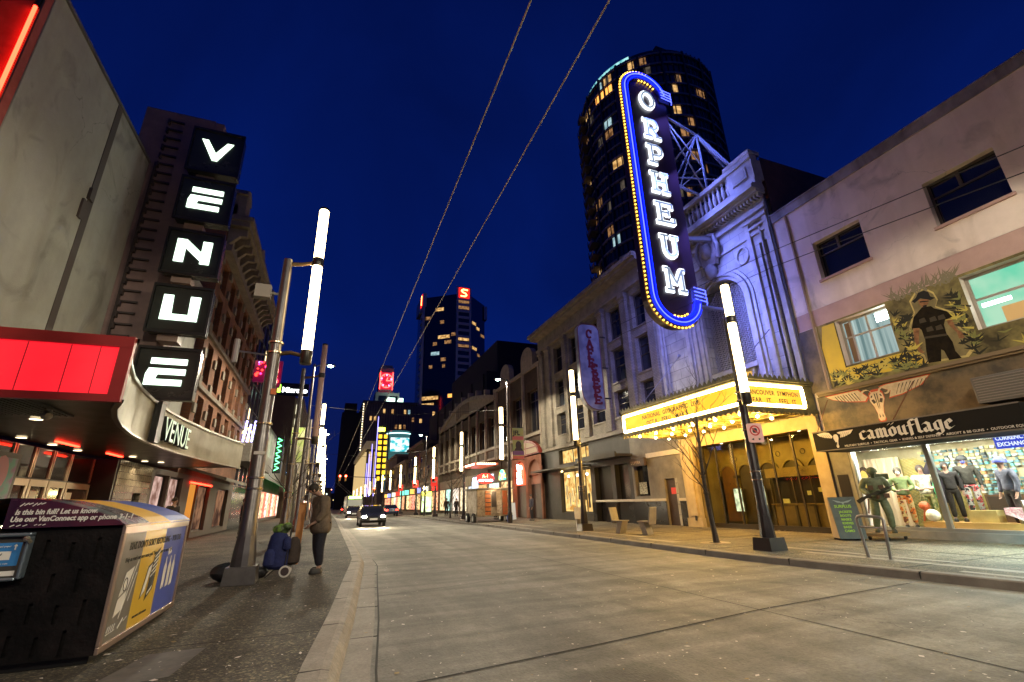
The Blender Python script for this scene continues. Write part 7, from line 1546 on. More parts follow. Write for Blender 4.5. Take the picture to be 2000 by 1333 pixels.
b = MB(); b.tube([st_l(.02, .16, 1.5), st_l(.38, .14, 1.5)], .085, 10); b.lathe(st_l(0, .17, 1.05), [(.1, 0), (.17, .06), (.17, .34), (.1, .4)], 10, 1, .7); b.build('pack', BRZ, st, smooth=True)
b = MB(); b.lathe(st_l(0, 0, .92), [(.19, 0), (.2, .03), (.19, .07)], 14, 1, .85); b.lathe(st_l(0, -.02 - .17, .9), [(.05, 0), (.06, .1)], 8); b.bar(st_l(-.22, .1, .9), st_l(-.3, .2, .5), .03); 
for zz, aa in ((1.2, .12), (1.2, -.12), (.98, .2), (.98, -.2)): b.obox(st_l(aa, -.2, zz), UX, UY, UZ, .06, .035, .06)
b.build('belt', mat('belt_brown', (.09, .045, .02), .6), st)
def camo(name, a, b_, c): 
    m = mat(name, a, .85, c2=b_, scale=9, mix=(.47, .5), detail=2); nt = m.node_tree; bs = nt.nodes['Principled BSDF']; src = bs.inputs['Base Color'].links[0].from_socket
    n = nt.nodes.new('ShaderNodeTexNoise'); n.inputs['Scale'].default_value = 13; n.inputs['Detail'].default_value = 2; tc = [q for q in nt.nodes if q.type == 'TEX_COORD'][0]; nt.links.new(tc.outputs['Object'], n.inputs[0])
    gt_ = nt.nodes.new('ShaderNodeMath'); gt_.operation = 'GREATER_THAN'; gt_.inputs[1].default_value = .57; nt.links.new(n.outputs[0], gt_.inputs[0])
    mx = nt.nodes.new('ShaderNodeMix'); mx.data_type = 'RGBA'; nt.links.new(gt_.outputs[0], mx.inputs[0]); nt.links.new(src, mx.inputs[6]); mx.inputs[7].default_value = (*c, 1); nt.links.new(mx.outputs[2], bs.inputs['Base Color']); return m
CA1 = camo('camo_orange', (.75, .2, .03), (.6, .45, .2), (.2, .06, .02)); CA2 = camo('camo_red', (.5, .06, .06), (.5, .48, .45), (.03, .03, .03)); CA3 = camo('camo_olive', (.3, .3, .1), (.16, .2, .07), (.5, .42, .2)); CA4 = camo('camo_desert', (.6, .52, .36), (.45, .42, .3), (.25, .24, .16))
fold = [[(.2, 0, 1.42), (.28, -.02, 1.16), (.14, -.2, 1.06), (.07, -.24, 1.08)], [(-.2, 0, 1.42), (-.28, -.02, 1.16), (-.14, -.2, 1.04), (-.07, -.24, 1.06)]]
figure('mannequin', 'mannequin in green jacket and orange camouflage trousers with white mask', 'mannequin', (16.35, 9.5, .352), R(-60), 1.72, coat=(.2, .26, .1), pants=CA1, hood=(.06, .05, .03), mask=(.75, .75, .72), arms=fold)
figure('mannequin', 'mannequin in pale desert camouflage with dark balaclava behind the green jacket one', 'mannequin', (16.85, 9.15, .352), R(-60), 1.75, coat=CA4, pants=CA3, hood=(.06, .04, .03), arms=fold)
mq1 = figure('mannequin', 'mannequin all in black with green hooped sleeve beside the window mullion', 'mannequin', (16.35, 8.25, .565), R(-60), 1.55, coat=(.025, .02, .018), pants=(.03, .022, .016), hood=(.02, .016, .014))
b = MB(); b.lathe((16.2, 8.5, 1.15), [(.05, 0), (.09, .05), (.08, .14), (.09, .2), (.08, .3), (.09, .36), (.06, .5)], 12, .8, 1); tag(b.build('jacket', mat('green_puffer', (.05, .55, .25), .5), smooth=True, loc=(16.2, 8.5, 1.15)), 'bright green quilted jacket hanging beside the black mannequin', 'jacket')
figure('mannequin', 'mannequin in black vest and red camouflage trousers with antlered cap', 'mannequin', (16.65, 7.95, .66), R(-60), 1.6, coat=(.04, .035, .025), pants=CA2, hat=(.02, .02, .02), mask=(.08, .1, .4))
figure('mannequin', 'mannequin in grey and pink bomber jacket with blue helmet, facing away', 'mannequin', (16.35, 7.0, .42), R(-120), 1.7, coat=(.12, .12, .16), pants=(.03, .025, .02), hat=(.05, .06, .25))
b = MB(); b.add([(17.1, 9.0, 2.3), (17.15, 9.4, 1.75), (17.1, 9.0, 1.15), (17.05, 8.75, 1.0), (17.1, 8.6, 1.7), (17.16, 9.0, 1.75)], [(0, 1, 5), (1, 2, 5), (2, 3, 5), (3, 4, 5), (4, 0, 5)]); tag(b.build('poncho', mat('black_poncho', (.03, .02, .03), .7), loc=(17.1, 9, 1.7)), 'black poncho spread out high behind the window mullion', 'clothing')
b = MB(); b.ball((16.2, 8.95, .98), .13, 12, .9); b.bar((16.08, 9.0, .57), (16.2, 8.95, .98), .03); b.bar((16.3, 8.92, .57), (16.2, 8.95, .98), .03); b.bar((16.15, 8.82, .57), (16.2, 8.95, .92), .03); tag(b.build('camp_stool', [mat('stool_orange', (.6, .12, .04), .6)], smooth=False, loc=(16.2, 8.95, .57)), 'orange pack resting on a dark tripod stool in the display', 'stool')

for i, (x, y, rz, c, lab) in enumerate(((-5.0, 20.5, 60, (.03, .022, .018), 'dark clothed pedestrian walking past the glass block wall'), (-3.6, 26.5, 90, (.02, .02, .022), 'dark clothed pedestrian walking by the orange shop door'), (12.6, 36.5, 30, (.03, .025, .03), 'dark clothed pedestrian standing by the red brick arches'), (13.4, 31.2, -90, (.04, .04, .06), 'pedestrian in blue grey jacket outside the yellow boutique'), (12.9, 50, 20, (.02, .018, .016), 'dark clothed pedestrian beyond the food cart'), (12.2, 51.5, -30, (.05, .03, .02), 'brown clothed pedestrian beyond the food cart'))):
    figure('person', lab, 'person', (x, y, .13), R(rz), 1.7 + .04 * (i % 3), coat=c, pants=(.015, .015, .02), fingers=True)

def car(label, x, y, facing, col):
    """saloon, nose towards local -y"""
    t = thing('car', label, 'car', (x, y, .0)); L = lambda a, b_, c: (x + a, y + b_, c)
    pts = [(-2.2, .42), (-2.18, .66), (-1.95, .78), (-.95, .92), (-.25, 1.38), (.75, 1.44), (1.5, 1.02), (2.15, .96), (2.2, .6), (2.15, .35), (1.75, .3), (-1.9, .26)]
    W = lambda z: .86 if z < 1.0 else .86 - (z - 1.0) * .5
    b = MB(); n = len(pts); A = [L(-W(q[1]), q[0], q[1]) for q in pts]; B = [L(W(q[1]), q[0], q[1]) for q in pts]
    b.add(A + B, [tuple(range(n)), tuple(range(2 * n - 1, n - 1, -1))] + [(i, (i + 1) % n, n + (i + 1) % n, n + i) for i in range(n)]); b.build('body', mat('car_paint_%d' % int(col[0] * 999), col, .25, .4, coat=.5), t, bevel=.05)
    b = MB(); b.add([L(-.72, -.92, .95), L(.72, -.92, .95), L(.62, -.27, 1.36), L(-.62, -.27, 1.36)], [(0, 1, 2, 3)]); b.add([L(-.7, 1.42, 1.09), L(.7, 1.42, 1.09), L(.62, .8, 1.43), L(-.62, .8, 1.43)], [(0, 1, 2, 3)])
    for s in (-1, 1): b.add([L(s * .875, -.75, .98), L(s * .875, 1.2, 1.0), L(s * .7, .72, 1.37), L(s * .7, -.22, 1.33)], [(0, 1, 2, 3)])
    b.build('window', NIGHT, t)
    for sx in (-1, 1):
        for yy in (-1.35, 1.35):
            b = MB(); b.tube([L(sx * .72, yy, .32), L(sx * .89, yy, .32)], .32, 18); w_ = b.build('wheel', mat('rubber', (.02, .02, .02), .8), t); b = MB(); b.tube([L(sx * .8, yy, .32), L(sx * .9, yy, .32)], .19, 12); b.build('rim', ALU, w_)
        b = MB(); b.ball(L(sx * .62, -2.13, .66), .13, 12, .75, 1.3, .6); b.build('headlight', glow('headlight', (1, .86, .62), 60), t, smooth=True)
        b = MB(); b.box(*sorted((x + sx * .5, x + sx * .82)), y + 2.13, y + 2.22, .72, .86); b.build('tail_light', glow('tail_light', (1, .02, .01), 12), t)
        if facing == 0: lamp('SPOT', L(sx * .62, -2.35, .66), 260, (1, .8, .5), t, .08, spot=75, target=L(sx * .62, -20, -.4), name='beam')
    b = MB(); b.box(x - .5, x + .5, y - 2.225, y - 2.18, .42, .6); b.m(1); b.box(x - .26, x + .26, y - 2.235, y - 2.226, .44, .56); b.build('grille', [BLACKP, mat('number_plate', (.6, .6, .6), .5)], t)
    t.rotation_euler.z = facing
    return t
car('dark car with bright headlights coming down the near lane', 3.3, 38, 0, (.03, .03, .035))
car('dark car following with headlights on farther up the near lane', 3.5, 66, 0, (.06, .05, .05))
car('red lit car seen from behind far up the street', 2.3, 72, R(180), (.2, .02, .02)) if False else car('dark car with red tail lights far up the street', 6.6, 84, R(180), (.05, .02, .02))
for x, y, f_, c, lab in ((6.9, 104, R(180), (.1, .1, .1), 'grey car with red tail lights waiting behind the far signal'), (4.2, 112, R(180), (.04, .04, .05), 'black car with red tail lights beside the grey one far away'), (7.0, 122, R(180), (.2, .2, .2), 'pale car with red tail lights farthest up the street'), (8.3, 68, R(180), (.02, .03, .06), 'navy car parked at the kerb beyond the food cart')): car(lab, x, y, f_, c)
bus = thing('bus', 'trolley bus with green lit destination sign far up the street', 'bus', (4.8, 88, 0))
b = MB(); b.box(3.5, 6.1, 88, 100, .35, 3.1); b.build('body', mat('bus_body', (.12, .13, .14), .4), bus, bevel=.08)
b = MB(); b.box(3.65, 5.95, 87.96, 88.0, 1.25, 2.45); b.box(3.46, 3.5, 88.6, 99.5, 1.3, 2.4); b.box(6.1, 6.14, 88.6, 99.5, 1.3, 2.4); b.build('window', mat('bus_glass', (.03, .03, .03), .1, emit=(.9, .85, .6), es=.18), bus)
MB().box(3.75, 5.85, 87.94, 87.97, 2.6, 3.0).build('destination_sign', glow('bus_sign', (.55, 1, .1), 6), bus)
for s in (3.8, 5.8):
    b = MB(); b.ball((s, 87.95, .75), .16, 10); b.build('headlight', glow('headlight', (1, .86, .62), 60), bus)
for s in (3.65, 5.95):
    for y in (90.5, 97.5): b = MB(); b.tube([(s - .15, y, .48), (s + .15, y, .48)], .48, 16); b.build('wheel', mat('rubber', (.02, .02, .02), .8), bus)
for i, x in enumerate((4.5, 5.0)): b = MB(); b.tube([(x, 94, 3.1), (1.6 + .6 * i, 99, 5.8)], .03, 6); b.build('trolley_pole', STEEL_DK, bus)
ts = thing('traffic_signal', 'traffic signal mast with red lights over the far crossing', 'traffic light', (9.6, 104, .13))
b = MB(); b.lathe((9.6, 104, .13), [(.14, 0), (.1, 7)], 10); b.tube([(9.6, 104, 6.9), (2.2, 104, 7.2)], .07, 8); b.build('mast', POLE_D, ts)
for x, z in ((3.5, 6.9), (2.4, 6.9), (9.3, 4.4)):
    b = MB(); b.box(x - .2, x + .2, 103.8, 104, z - .6, z + .6); h = b.build('signal_head', mat('signal_yellow', (.25, .17, .02), .5), ts); b = MB(); b.ball((x, 103.78, z + .36), .17, 10); b.build('red_lens', glow('signal_red', (1, .03, .015), 45), h)
# ================================================================= FAR BUILDINGS
WARMW = glow2('tower_warm', (1, .6, .22), (.4, .2, .06), .5, .9); WARMD = glow2('tower_dim', (1, .5, .2), (.25, .11, .04), .2, .9); COOLW = glow2('tower_cool', (.55, .8, .85), (.2, .35, .4), .4, .9)
# round residential tower behind the theatre
rt = thing('round_tower', 'tall dark cylindrical residential tower with scattered lit windows behind the theatre', 'tower', (68.3, 73, 0))
CX_, CY_, RT = 67.9, 73.6, 16.0
b = MB(); b.lathe((CX_, CY_, 0), [(RT, 0), (RT, 97), (RT - 1.2, 97.2), (RT - 1.2, 99)], 64); b.build('wall', mat('tower_glass', (.035, .04, .06), .15, spec=.9), rt, smooth=True)
b = MB()
for i in range(32): b.lathe((CX_, CY_, 3 + i * 3), [(RT + .05, 0), (RT + .35, .05), (RT + .35, .5), (RT + .05, .55)], 64)
b.build('floor_bands', mat('tower_band', (.42, .33, .3), .6), rt)
def cyl(a0, a1, z0, z1, r, mb, n=4):
    for i in range(n):
        t0, t1 = a0 + (a1 - a0) * i / n, a0 + (a1 - a0) * (i + 1) / n
        mb.quad((CX_ + r * math.cos(t0), CY_ + r * math.sin(t0), z0), (CX_ + r * math.cos(t1), CY_ + r * math.sin(t1), z0), (CX_ + r * math.cos(t1), CY_ + r * math.sin(t1), z1), (CX_ + r * math.cos(t0), CY_ + r * math.sin(t0), z1))
def ang(u): return R(227) + math.asin(max(-1, min(1, u)))
b = MB()
for i in range(40):
    a = R(137 + 4.5 * i); b.bar((CX_ + (RT + .2) * math.cos(a), CY_ + (RT + .2) * math.sin(a), 0), (CX_ + (RT + .2) * math.cos(a), CY_ + (RT + .2) * math.sin(a), 97), .16 if i % 4 else .5)
b.build('mullions', mat('tower_mullion', (.045, .04, .042), .5, .3), rt)
for i in range(30):
    for u in (-.985, -.9):
        a = ang(u) - (.1 if u < -.95 else 0); c = Vector((CX_ + (RT + .9) * math.cos(a), CY_ + (RT + .9) * math.sin(a), 5 + i * 3)); b = MB(); b.obox(c, (math.cos(a), math.sin(a), 0), (-math.sin(a), math.cos(a), 0), UZ, .9, 1.5, .12); b.obox(c + Vector((math.cos(a), math.sin(a), 0)) * .84 + UZ * .62, (math.cos(a), math.sin(a), 0), (-math.sin(a), math.cos(a), 0), UZ, .04, 1.5, .5); b.build('balcony', mat('balcony_grey', (.16, .13, .12), .6), rt)
rq = random.Random(21)
LW_ = [(-.84, 96.6, .09, 0), (-.6, 96.6, .14, 3), (-.45, 96.6, .1, 3), (-.45, 99.6, .12, 0), (-.58, 99.6, .06, 1), (-.1, 99.6, .08, 0), (.06, 99.6, .1, 2), (-.52, 87.6, .13, 1), (-.52, 84.6, .12, 2), (-.45, 75.6, .15, 0), (-.3, 75.6, .08, 0), (.42, 90.6, .06, 0), (.4, 84.6, .09, 0), (.55, 81.6, .08, 2), (.44, 78.6, .09, 2), (.5, 72.6, .1, 2), (-.66, 60.6, .1, 2), (-.6, 57.6, .12, 1), (-.68, 51.6, .1, 2), (-.62, 45.6, .12, 2), (-.9, 90.6, .04, 2), (-.93, 78.6, .04, 0), (-.88, 66.6, .05, 2), (-.3, 63.6, .08, 2), (-.2, 60.6, .07, 2), (.6, 69.6, .06, 2), (-.78, 69.6, .06, 2), (-.92, 54.6, .05, 0), (-.9, 42.6, .04, 2)]
for i in range(44): LW_.append((rq.uniform(-.95, .75), 18.6 + 3 * rq.randint(0, 27), rq.uniform(.04, .1), 4 if rq.random() < .6 else 2))
for u, z, w_, k_ in LW_:
    b = MB(); cyl(ang(u - w_ / 2), ang(u + w_ / 2), z - 5.9, z - 3.8, RT + .12, b); b.build('lit_window', (WARMW, COOLW, WARMD, glow('tower_orange', (1, .4, .08), .9), glow2('tower_faint', (.5, .4, .3), (.08, .07, .07), .09, .7))[k_], rt)
b = MB(); cyl(ang(-.98), ang(-.12), 96.4, 98.6, RT - .6, b, 12); b.build('crown_light', glow2('crown_teal', (.1, .45, .5), (.4, .85, .85), .55, .6), rt)
b = MB(); b.lathe((CX_, CY_, 97.2), [(RT - .3, 0), (RT - .3, .3)], 48); b.box(CX_ - 5, CX_ - 1, CY_ - 12, CY_ - 8, 97, 102.5); b.build('roof_plant', mat('plant_dark', (.035, .03, .032), .7), rt)

# office tower with the red lit emblem
ot = thing('office_tower', 'dark office tower with pale window strips and red lit emblem signs at the top', 'tower', (63, 262, 0))
OX = [(46, 262), (63.2, 250), (71.8, 250), (84.5, 262), (84.5, 285), (46, 285)]
b = MB(); b.prism(OX, (0, 0, 0), UX, UY, UZ, 122); b.build('wall', mat('office_glass', (.012, .012, .016), .1, spec=.9), ot)
STRIP = mat('strip_pale', (.72, .6, .58), .7)
b = MB(); b.box(63.0, 72, 249.4, 250.5, 118, 127); b.box(63.0, 64.1, 249.4, 250.2, 20, 118); b.box(70.9, 72, 249.4, 250.2, 20, 118)
z = 20
while z < 118: b.box(64.1, 70.9, 249.5, 250.2, z, z + 1.6); z += 4.1
b.box(44.6, 46.8, 261, 284, 116, 125); b.box(44.8, 46.2, 261.2, 262.4, 20, 116); b.box(84, 86, 261, 268, 112, 121)
z = 20
while z < 116: b.box(44.9, 46.1, 262.4, 270, z, z + 1.6); z += 4.1
b.build('pale_strips', STRIP, ot)
rq = random.Random(8)
def face_win(p, q, u0, u1, z0, z1, m_, nm='lit_window'):
    a = Vector((*p, 0)).lerp(Vector((*q, 0)), u0); c = Vector((*p, 0)).lerp(Vector((*q, 0)), u1); n = (Vector((*q, 0)) - Vector((*p, 0))).cross(UZ).normalized() * .25
    b = MB(); b.quad(a + n + UZ * z0, c + n + UZ * z0, c + n + UZ * z1, a + n + UZ * z1); b.build(nm, m_, ot)
for u0, u1, z, k_ in ((.35, .6, 112, 0), (.05, .2, 107, 2), (.5, .62, 103.5, 2), (.45, .8, 94, 0), (.85, .97, 95, 2), (.65, .85, 90.5, 2), (.3, .42, 90, 2), (.55, .7, 80, 2), (.25, .5, 84, 1), (.02, .5, 57.5, 0), (.02, .38, 53.5, 0), (.78, .99, 58, 3), (.6, .68, 76, 2), (.2, .3, 76, 2)):
    face_win(OX[0], OX[1], u0, u1, z, z + 2.1, (WARMW, COOLW, WARMD, glow('tower_orange', (1, .4, .08), .9))[k_])
for z, k_ in ((92.2, 0), (88.1, 2), (59.4, 3), (116.2, 2), (112.3, 2)): face_win(OX[1], OX[2], .12, .88, z, z + 2.4, (WARMW, COOLW, WARMD, glow('tower_orange', (1, .4, .08), .9))[k_])
for u0, u1, z in ((.1, .35, 104), (.4, .6, 102), (.7, .95, 99), (.1, .4, 88), (.45, .6, 85), (.65, .9, 84), (.05, .4, 57), (.45, .8, 54), (.6, .9, 61), (.2, .5, 49)): face_win(OX[2], OX[3], u0, u1, z, z + 1.8, WARMD if z % 2 else WARMW)
b = MB(); b.box(64.2, 70.8, 249.2, 249.4, 119.5, 126.2); so = b.build('emblem_panel', glow('emblem_red_glow', (1, .02, .01), .9), ot)
b = MB(); S_ = [(1.0, .92), (.35, .98), (.08, .8), (.25, .6), (.72, .45), (.85, .25), (.6, .06), (-.02, .08)]
stroke(b, [(x * 4.2, y * 5) for x, y in S_], .85, (65.5, 249.15, 120.3), UX, UZ, -UY, .0, dep=.1); b.build('emblem', glow('emblem_amber', (1, .35, .08), 5), so)
b = MB(); b.box(44.4, 44.6, 262, 268, 117, 124.4); so = b.build('emblem_panel', glow('emblem_red_glow', (1, .02, .01), .9), ot); MB().bar((44.3, 265, 118), (44.3, 264, 124), 1.0, .2).build('emblem', glow('emblem_amber', (1, .35, .08), 5), so)

# old office block with the red neon clock tower
ob2 = thing('clock_building', 'old dark office block topped by a white tower with red neon clock', 'building', (27, 240, 0))
b = MB(); b.box(13.2, 38, 230, 262, 0, 49); b.box(38, 50, 233, 262, 0, 49.4); b.build('wall', mat('block_grey', (.2, .17, .17), .8, c2=(.14, .12, .12), scale=.3), ob2)
b = MB(); b.box(12.6, 38.6, 229.4, 262, 48.2, 49.4)
for i in range(20): b.box(13.6 + i * 1.22, 14.0 + i * 1.22, 229.7, 230, 30, 48)
b.build('cornice', mat('block_trim', (.1, .09, .09), .8), ob2)
b = MB(); b.box(18.6, 30.3, 236, 248, 49.4, 55.3); b.box(20, 27, 237, 246, 55.3, 68.5); b.box(20.6, 26.4, 237.6, 245, 68.5, 70); b.build('clock_tower', mat('tower_white', (.42, .36, .35), .8), ob2)
b = MB(); b.box(20.2, 24.5, 235.9, 236, 50, 53.5); b.box(25.5, 29.5, 235.9, 236, 50, 53.5); b.build('tower_window', DGL, ob2)
b = MB(); b.box(20.1, 26.9, 236.8, 237, 57, 66); ck = b.build('clock_face', mat('clock_back', (.08, .01, .02), .5, emit=(1, .02, .06), es=.35), ob2)
b = MB(); c = Vector((23.5, 236.6, 61.5))
b.tube([c + Vector((3.1 * math.cos(t * .39), 0, 3.6 * math.sin(t * .39))) for t in range(16)], .22, 6, closed=True)
for t in range(12): d_ = Vector((math.cos(t * .5236), 0, 1.15 * math.sin(t * .5236))); b.bar(c + d_ * 2.2, c + d_ * 2.9, .35)
b.bar(c, c + Vector((2.4, 0, .2)), .45); b.bar(c, c + Vector((.6, 0, 1.7)), .5); b.box(20.2, 20.6, 236.5, 236.8, 57, 66); b.box(26.4, 26.8, 236.5, 236.8, 57, 66)
b.build('clock_neon', glow('clock_red', (1, .04, .03), 6), ck)
for t in range(5): a = t * 1.25 + .3; MB().ball(c + Vector((2.5 * math.cos(a), -.2, 2.9 * math.sin(a))), .35, 6).build('blue_bulb', glow('bulb_vio', (.35, .25, 1), 6), ck)
rq = random.Random(2)
cells = [(i, j) for i in range(12) for j in range(9)]
for i, j in [(4, 8), (6, 8), (9, 8), (7, 6), (8, 6), (9, 6), (3, 5), (6, 5), (8, 4), (9, 4), (10, 4), (6, 4), (7, 3), (9, 3), (10, 3), (1, 7), (2, 7), (11, 7), (10, 8), (8, 2), (9, 2)]:
    MB().box(14.2 + i * 2, 15.2 + i * 2, 229.55, 229.6, 14 + j * 3.7, 16 + j * 3.7).build('lit_window', rq.choice((WARMW, WARMW, WARMD, COOLW)), ob2)
for x, z in ((40.5, 40), (44, 30), (47, 44), (41, 22)): MB().box(x, x + 1.2, 232.9, 233, z, z + 2).build('lit_window', WARMW, ob2)
for x, w_ in ((24, 3.5), (29.5, 2)): MB().box(x, x + w_, 229.5, 237, 49.45, 51.3).build('roof_light', glow('roof_green', (.6, .95, .75), 1.6), ob2)
b = MB(); b.box(4, 13, 250, 270, 0, 47); b.box(5, 11, 251, 265, 47, 52); o = tag(b.build('dark_tower', mat('far_dark', (.02, .02, .025), .8)), 'narrow dark tower standing beside the bulb lit corner of the clock building', 'tower')
b = MB()
for i in range(24): b.ball((13.0, 229.8, 20 + i * 1.2), .22, 6)
b.build('corner_lights', glow('corner_bulbs', (1, .8, .45), 3.5), ob2)

# lit column store with bulb strings, violet strips, screen corner
cs_ = thing('department_store', 'pale classical department store with brightly lit columns far up the street', 'building', (14, 170, 0))
b = MB(); b.box(11.6, 40, 165, 228, 0, 20); b.build('wall', mat('store_stone', (.12, .1, .07), .8, c2=(.08, .065, .045), scale=.5), cs_)
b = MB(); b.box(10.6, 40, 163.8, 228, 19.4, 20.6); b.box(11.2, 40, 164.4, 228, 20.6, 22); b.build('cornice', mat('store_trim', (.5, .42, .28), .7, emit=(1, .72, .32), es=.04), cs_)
for i in range(12):
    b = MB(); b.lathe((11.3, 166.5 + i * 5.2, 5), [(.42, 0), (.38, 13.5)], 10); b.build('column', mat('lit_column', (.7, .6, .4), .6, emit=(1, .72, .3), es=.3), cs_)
    MB().box(11.5, 11.58, 168 + i * 5.2, 170.8 + i * 5.2, 6, 17).build('window', WARMD, cs_)
for i in range(5): b = MB(); b.lathe((12.6 + i * 1.7, 164.8, 5), [(.36, 0), (.33, 13.5)], 10); b.build('column', mat('lit_column', (.7, .6, .4), .6), cs_)
for i in range(3): b = MB(); b.box(12.6 + i * 1.8, 13.3 + i * 1.8, 164.9, 165, 15.5, 18); b.build('lit_window', WARMW, cs_)
vb = thing('screen_building', 'corner building with a teal video screen and yellow lit window column', 'building', (18, 145, 0))
b = MB(); b.box(15.9, 40, 145, 163, 0, 22.5); b.build('wall', mat('screen_bldg', (.04, .045, .05), .3, spec=.8), vb)
b = MB(); b.lathe((19.4, 147.4, 5), [(3.9, 0), (3.9, 17.5), (3.4, 17.8)], 32); b.build('glass_drum', mat('drum_glass', (.03, .07, .07), .12, emit=(.15, .5, .5), es=.12), vb, smooth=True)
b = MB(); b.box(16.4, 22.2, 143.2, 143.5, 16.3, 20.6); sc = b.build('screen_case', BLACKP, vb); MB().quad((16.55, 143.18, 16.4), (22.05, 143.18, 16.4), (22.05, 143.18, 20.5), (16.55, 143.18, 20.5)).build('screen', glow2('video_teal', (.03, .4, .45), (.85, 1, 1), .75, .55, mix=(.42, .55), stretch=(1, 1, 1.6)), sc)
for zr in (21.8, 8.6): b = MB(); b.lathe((19.4, 147.4, zr), [(4.05, 0), (4.05, .28)], 32); b.build('lit_ring', glow('ring_teal', (.5, .9, .9), 1.6), vb)
YW = glow('yellow_window', (1, .55, .03), 1.1)
for j in range(8):
    for k in range(2): MB().box(13.3 + k * 1.6, 14.3 + k * 1.6, 145.9, 146, 8.3 + j * 1.75, 9.4 + j * 1.75).build('lit_window', YW, vb)
MB().box(12.9, 15.89, 146, 150, 0, 24.5).build('side_tower', mat('side_dark', (.04, .035, .05), .6), vb); MB().box(13.2, 15, 145.85, 145.95, 22.6, 23.8).build('yellow_sign', glow('sign_yellow', (.9, 1, .05), 5), vb)
VI = glow('violet_strip', (.3, .26, 1), 1.8)
for i, (x, y, z) in enumerate(((12.85, 146, 27), (12.1, 152, 19.5), (11.9, 158, 17), (11.7, 163, 14.5))): b = MB(); b.tube([(x, y - .4, 4), (x, y - .4, z)], .11, 6); b.build('violet_strip', VI, vb)
# shop rows between the ballroom and the screen
rq = random.Random(31)
for i, (y0, y1, h, c, lab) in enumerate(((71.3, 86, 9.5, (.13, .095, .06), 'low brown shop building just beyond the ballroom'), (86.3, 104, 12, (.1, .075, .05), 'brown three storey building with a mural beyond the low shop'), (104.3, 122, 10, (.2, .16, .1), 'tan shop building with narrow lit strips farther along'), (122.3, 144.6, 13, (.12, .09, .07), 'dark brown building next to the screen corner'))):
    t = thing('row_building', lab, 'building', (XF, y0, 0)); X = XF + .3 * (i % 2)
    b = MB(); b.box(X, 36, y0, y1, 0, h); b.build('wall', mat('rrow%d' % i, c, .8, c2=tuple(v * .65 for v in c), scale=.5), t)
    b = MB(); b.box(X - .4, 36, y0 - .1, y1 + .1, h, h + .6); b.box(X - .15, X, y0, y1, 4.6, 5.0); b.build('cornice', mat('rrow_trim%d' % i, tuple(min(1, v * 1.8) for v in c), .8), t)
    n = int((y1 - y0) / 3.4)
    for k in range(n):
        yy = y0 + .7 + k * 3.4
        for z in ((5.6,), (5.6, 8.6), (5.6,), (5.6, 8.8))[i]:
            o = window(t, X, yy, yy + 1.6, z, z + 2, -.12, FRAME_B, WARMD if (k + i) % 3 == 0 else NIGHT, trans=(z + 1.2,))
        c2 = rq.choice(((1, .4, .2), (1, .75, .35), (.8, .95, 1), (1, .6, .25), (.7, 1, .7), (1, .3, .2), (.9, .85, .6)))
        MB().box(X - .1, X - .02, yy - .2, yy + 2.4, .5, 3.1).build('shop_window', glow2('rshop%d_%d' % (i, k), c2, tuple(v * .15 for v in c2), 1.15, 3.5, mix=(.42, .6)), t)
        if k % 2 == 0: MB().box(X - .9, X - .1, yy, yy + .3, 3.3, 4.2).build('shop_sign', (lambda n: glow('rsign%d' % n, ((1, .05, .03), (.9, .8, .6), (.3, .35, 1), (1, .5, .1), (.2, .8, .6))[n], .9))((k // 2 + i * 2) % 5), t)
mu2 = MB(); mu2.prism([(1.2 * math.cos(t * .4), 1.6 * math.sin(t * .4)) for t in range(16)], (XF + .28, 90, 9), RY, UZ, MX, .05); tag(mu2.build('wall_mural', mat('orange_mural', (.35, .11, .03), .8, c2=(.2, .1, .05), scale=1.5), loc=(XF + .2, 90, 9)), 'faded round orange mural high on the brown three storey building', 'mural')
bl = MB(); bl.box(19.6, 34, 60, 100, 0, 19); bl.box(22, 34, 62, 90, 19, 24.5)
for k in range(6): bl.box(19.4, 19.6, 61 + k * 6, 62 + k * 6, 12, 18.8)
tag(bl.build('auditorium', mat('hall_dark', (.025, .022, .022), .9)), 'dark windowless hall rising behind the ballroom parapet', 'building')

# hill and far skyline at the end of the street
b = MB(); b.box(-14, 4, 420, 440, 0, 16); b.box(4, 16, 430, 450, 0, 12); b.box(-40, -14, 400, 440, 0, 22); o = tag(b.build('far_block', mat('far_block', (.02, .02, .03), .9)), 'low dark block closing the far end of the street', 'building')
for i in range(22):
    MB().ball((rq.uniform(-8, 14), 418, rq.uniform(4, 15)), .35, 6).build('far_light', glow('far_lamp%d' % (i % 3), ((.8, 1, .9), (1, .7, .3), (1, .3, .15))[i % 3], 5), o)

# ================================================================= SKY, CAMERA, RENDER
wd = bpy.data.worlds.new('World'); scn.world = wd; wd.use_nodes = True
nt = wd.node_tree; bg = nt.nodes['Background']
sk = nt.nodes.new('ShaderNodeTexSky'); sk.sky_type = 'NISHITA'; sk.sun_disc = False; sk.sun_elevation = R(-4); sk.sun_rotation = R(150); sk.ozone_density = 6
tc = nt.nodes.new('ShaderNodeTexCoord'); sp_ = nt.nodes.new('ShaderNodeSeparateXYZ'); nt.links.new(tc.outputs['Generated'], sp_.inputs[0])
rp_ = nt.nodes.new('ShaderNodeValToRGB'); e_ = rp_.color_ramp.elements; e_[0].position = 0; e_[0].color = (.0045, .0095, .07, 1); e_[1].position = .9; e_[1].color = (.0004, .0034, .042, 1)
k_ = e_.new(.35); k_.color = (.0008, .0066, .078, 1)
nt.links.new(sp_.outputs['Z'], rp_.inputs[0])
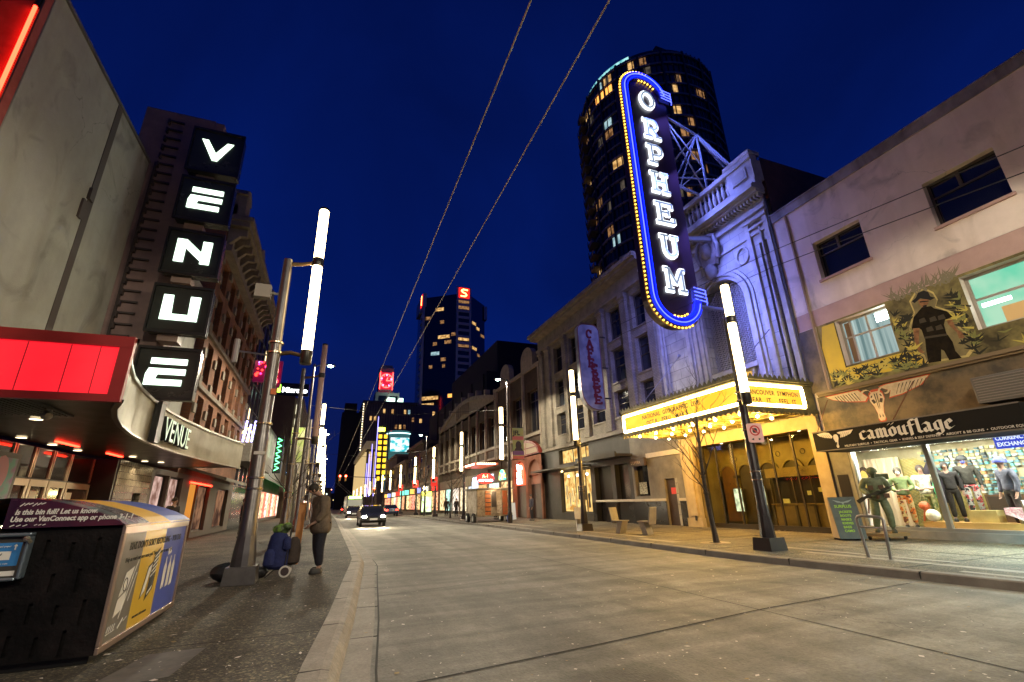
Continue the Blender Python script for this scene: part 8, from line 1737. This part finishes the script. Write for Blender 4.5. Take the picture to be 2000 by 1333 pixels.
ad_ = nt.nodes.new('ShaderNodeMix'); ad_.data_type = 'RGBA'; ad_.blend_type = 'ADD'; ad_.inputs[0].default_value = .02
nt.links.new(rp_.outputs[0], ad_.inputs[6]); nt.links.new(sk.outputs[0], ad_.inputs[7]); 
nz = nt.nodes.new('ShaderNodeTexNoise'); nz.inputs['Scale'].default_value = 2.2; nz.inputs['Detail'].default_value = 7; nz.inputs['Distortion'].default_value = .5; nt.links.new(tc.outputs['Generated'], nz.inputs[0])
mr_ = nt.nodes.new('ShaderNodeMapRange'); mr_.inputs[1].default_value = .35; mr_.inputs[2].default_value = .7; mr_.inputs[3].default_value = .82; mr_.inputs[4].default_value = 1.3; nt.links.new(nz.outputs[0], mr_.inputs[0])
sc_ = nt.nodes.new('ShaderNodeVectorMath'); sc_.operation = 'SCALE'; nt.links.new(ad_.outputs[2], sc_.inputs[0]); nt.links.new(mr_.outputs[0], sc_.inputs['Scale']); nt.links.new(sc_.outputs[0], bg.inputs[0]); bg.inputs[1].default_value = .62

cd = bpy.data.cameras.new('camera'); cam = bpy.data.objects.new('camera', cd); COL.objects.link(cam); scn.camera = cam
cd.sensor_width = 36; cd.lens = 16.2; cd.clip_start = .05; cd.clip_end = 6000
M = Matrix(((.93347166, -.09496073, -.3458513, 0), (-.35771016, -.31631696, -.87862792, 0), (-.02596349, .94388879, -.32924133, 1.4), (0, 0, 0, 1)))
cam.matrix_world = M
scn.render.engine = 'CYCLES'
cy = scn.cycles; cy.use_denoising = True; cy.max_bounces = 5; cy.diffuse_bounces = 2; cy.glossy_bounces = 3; cy.transmission_bounces = 4; cy.transparent_max_bounces = 8
cy.sample_clamp_indirect = 4; cy.sample_clamp_direct = 0; cy.caustics_reflective = False; cy.caustics_refractive = False; cy.use_light_tree = True; cy.use_adaptive_sampling = True; cy.adaptive_threshold = .015; cy.blur_glossy = 1
vsn = scn.view_settings; scn.display_settings.display_device = 'sRGB'; vsn.view_transform = 'Standard'; vsn.look = 'None'; vsn.exposure = 1.1; vsn.gamma = 1
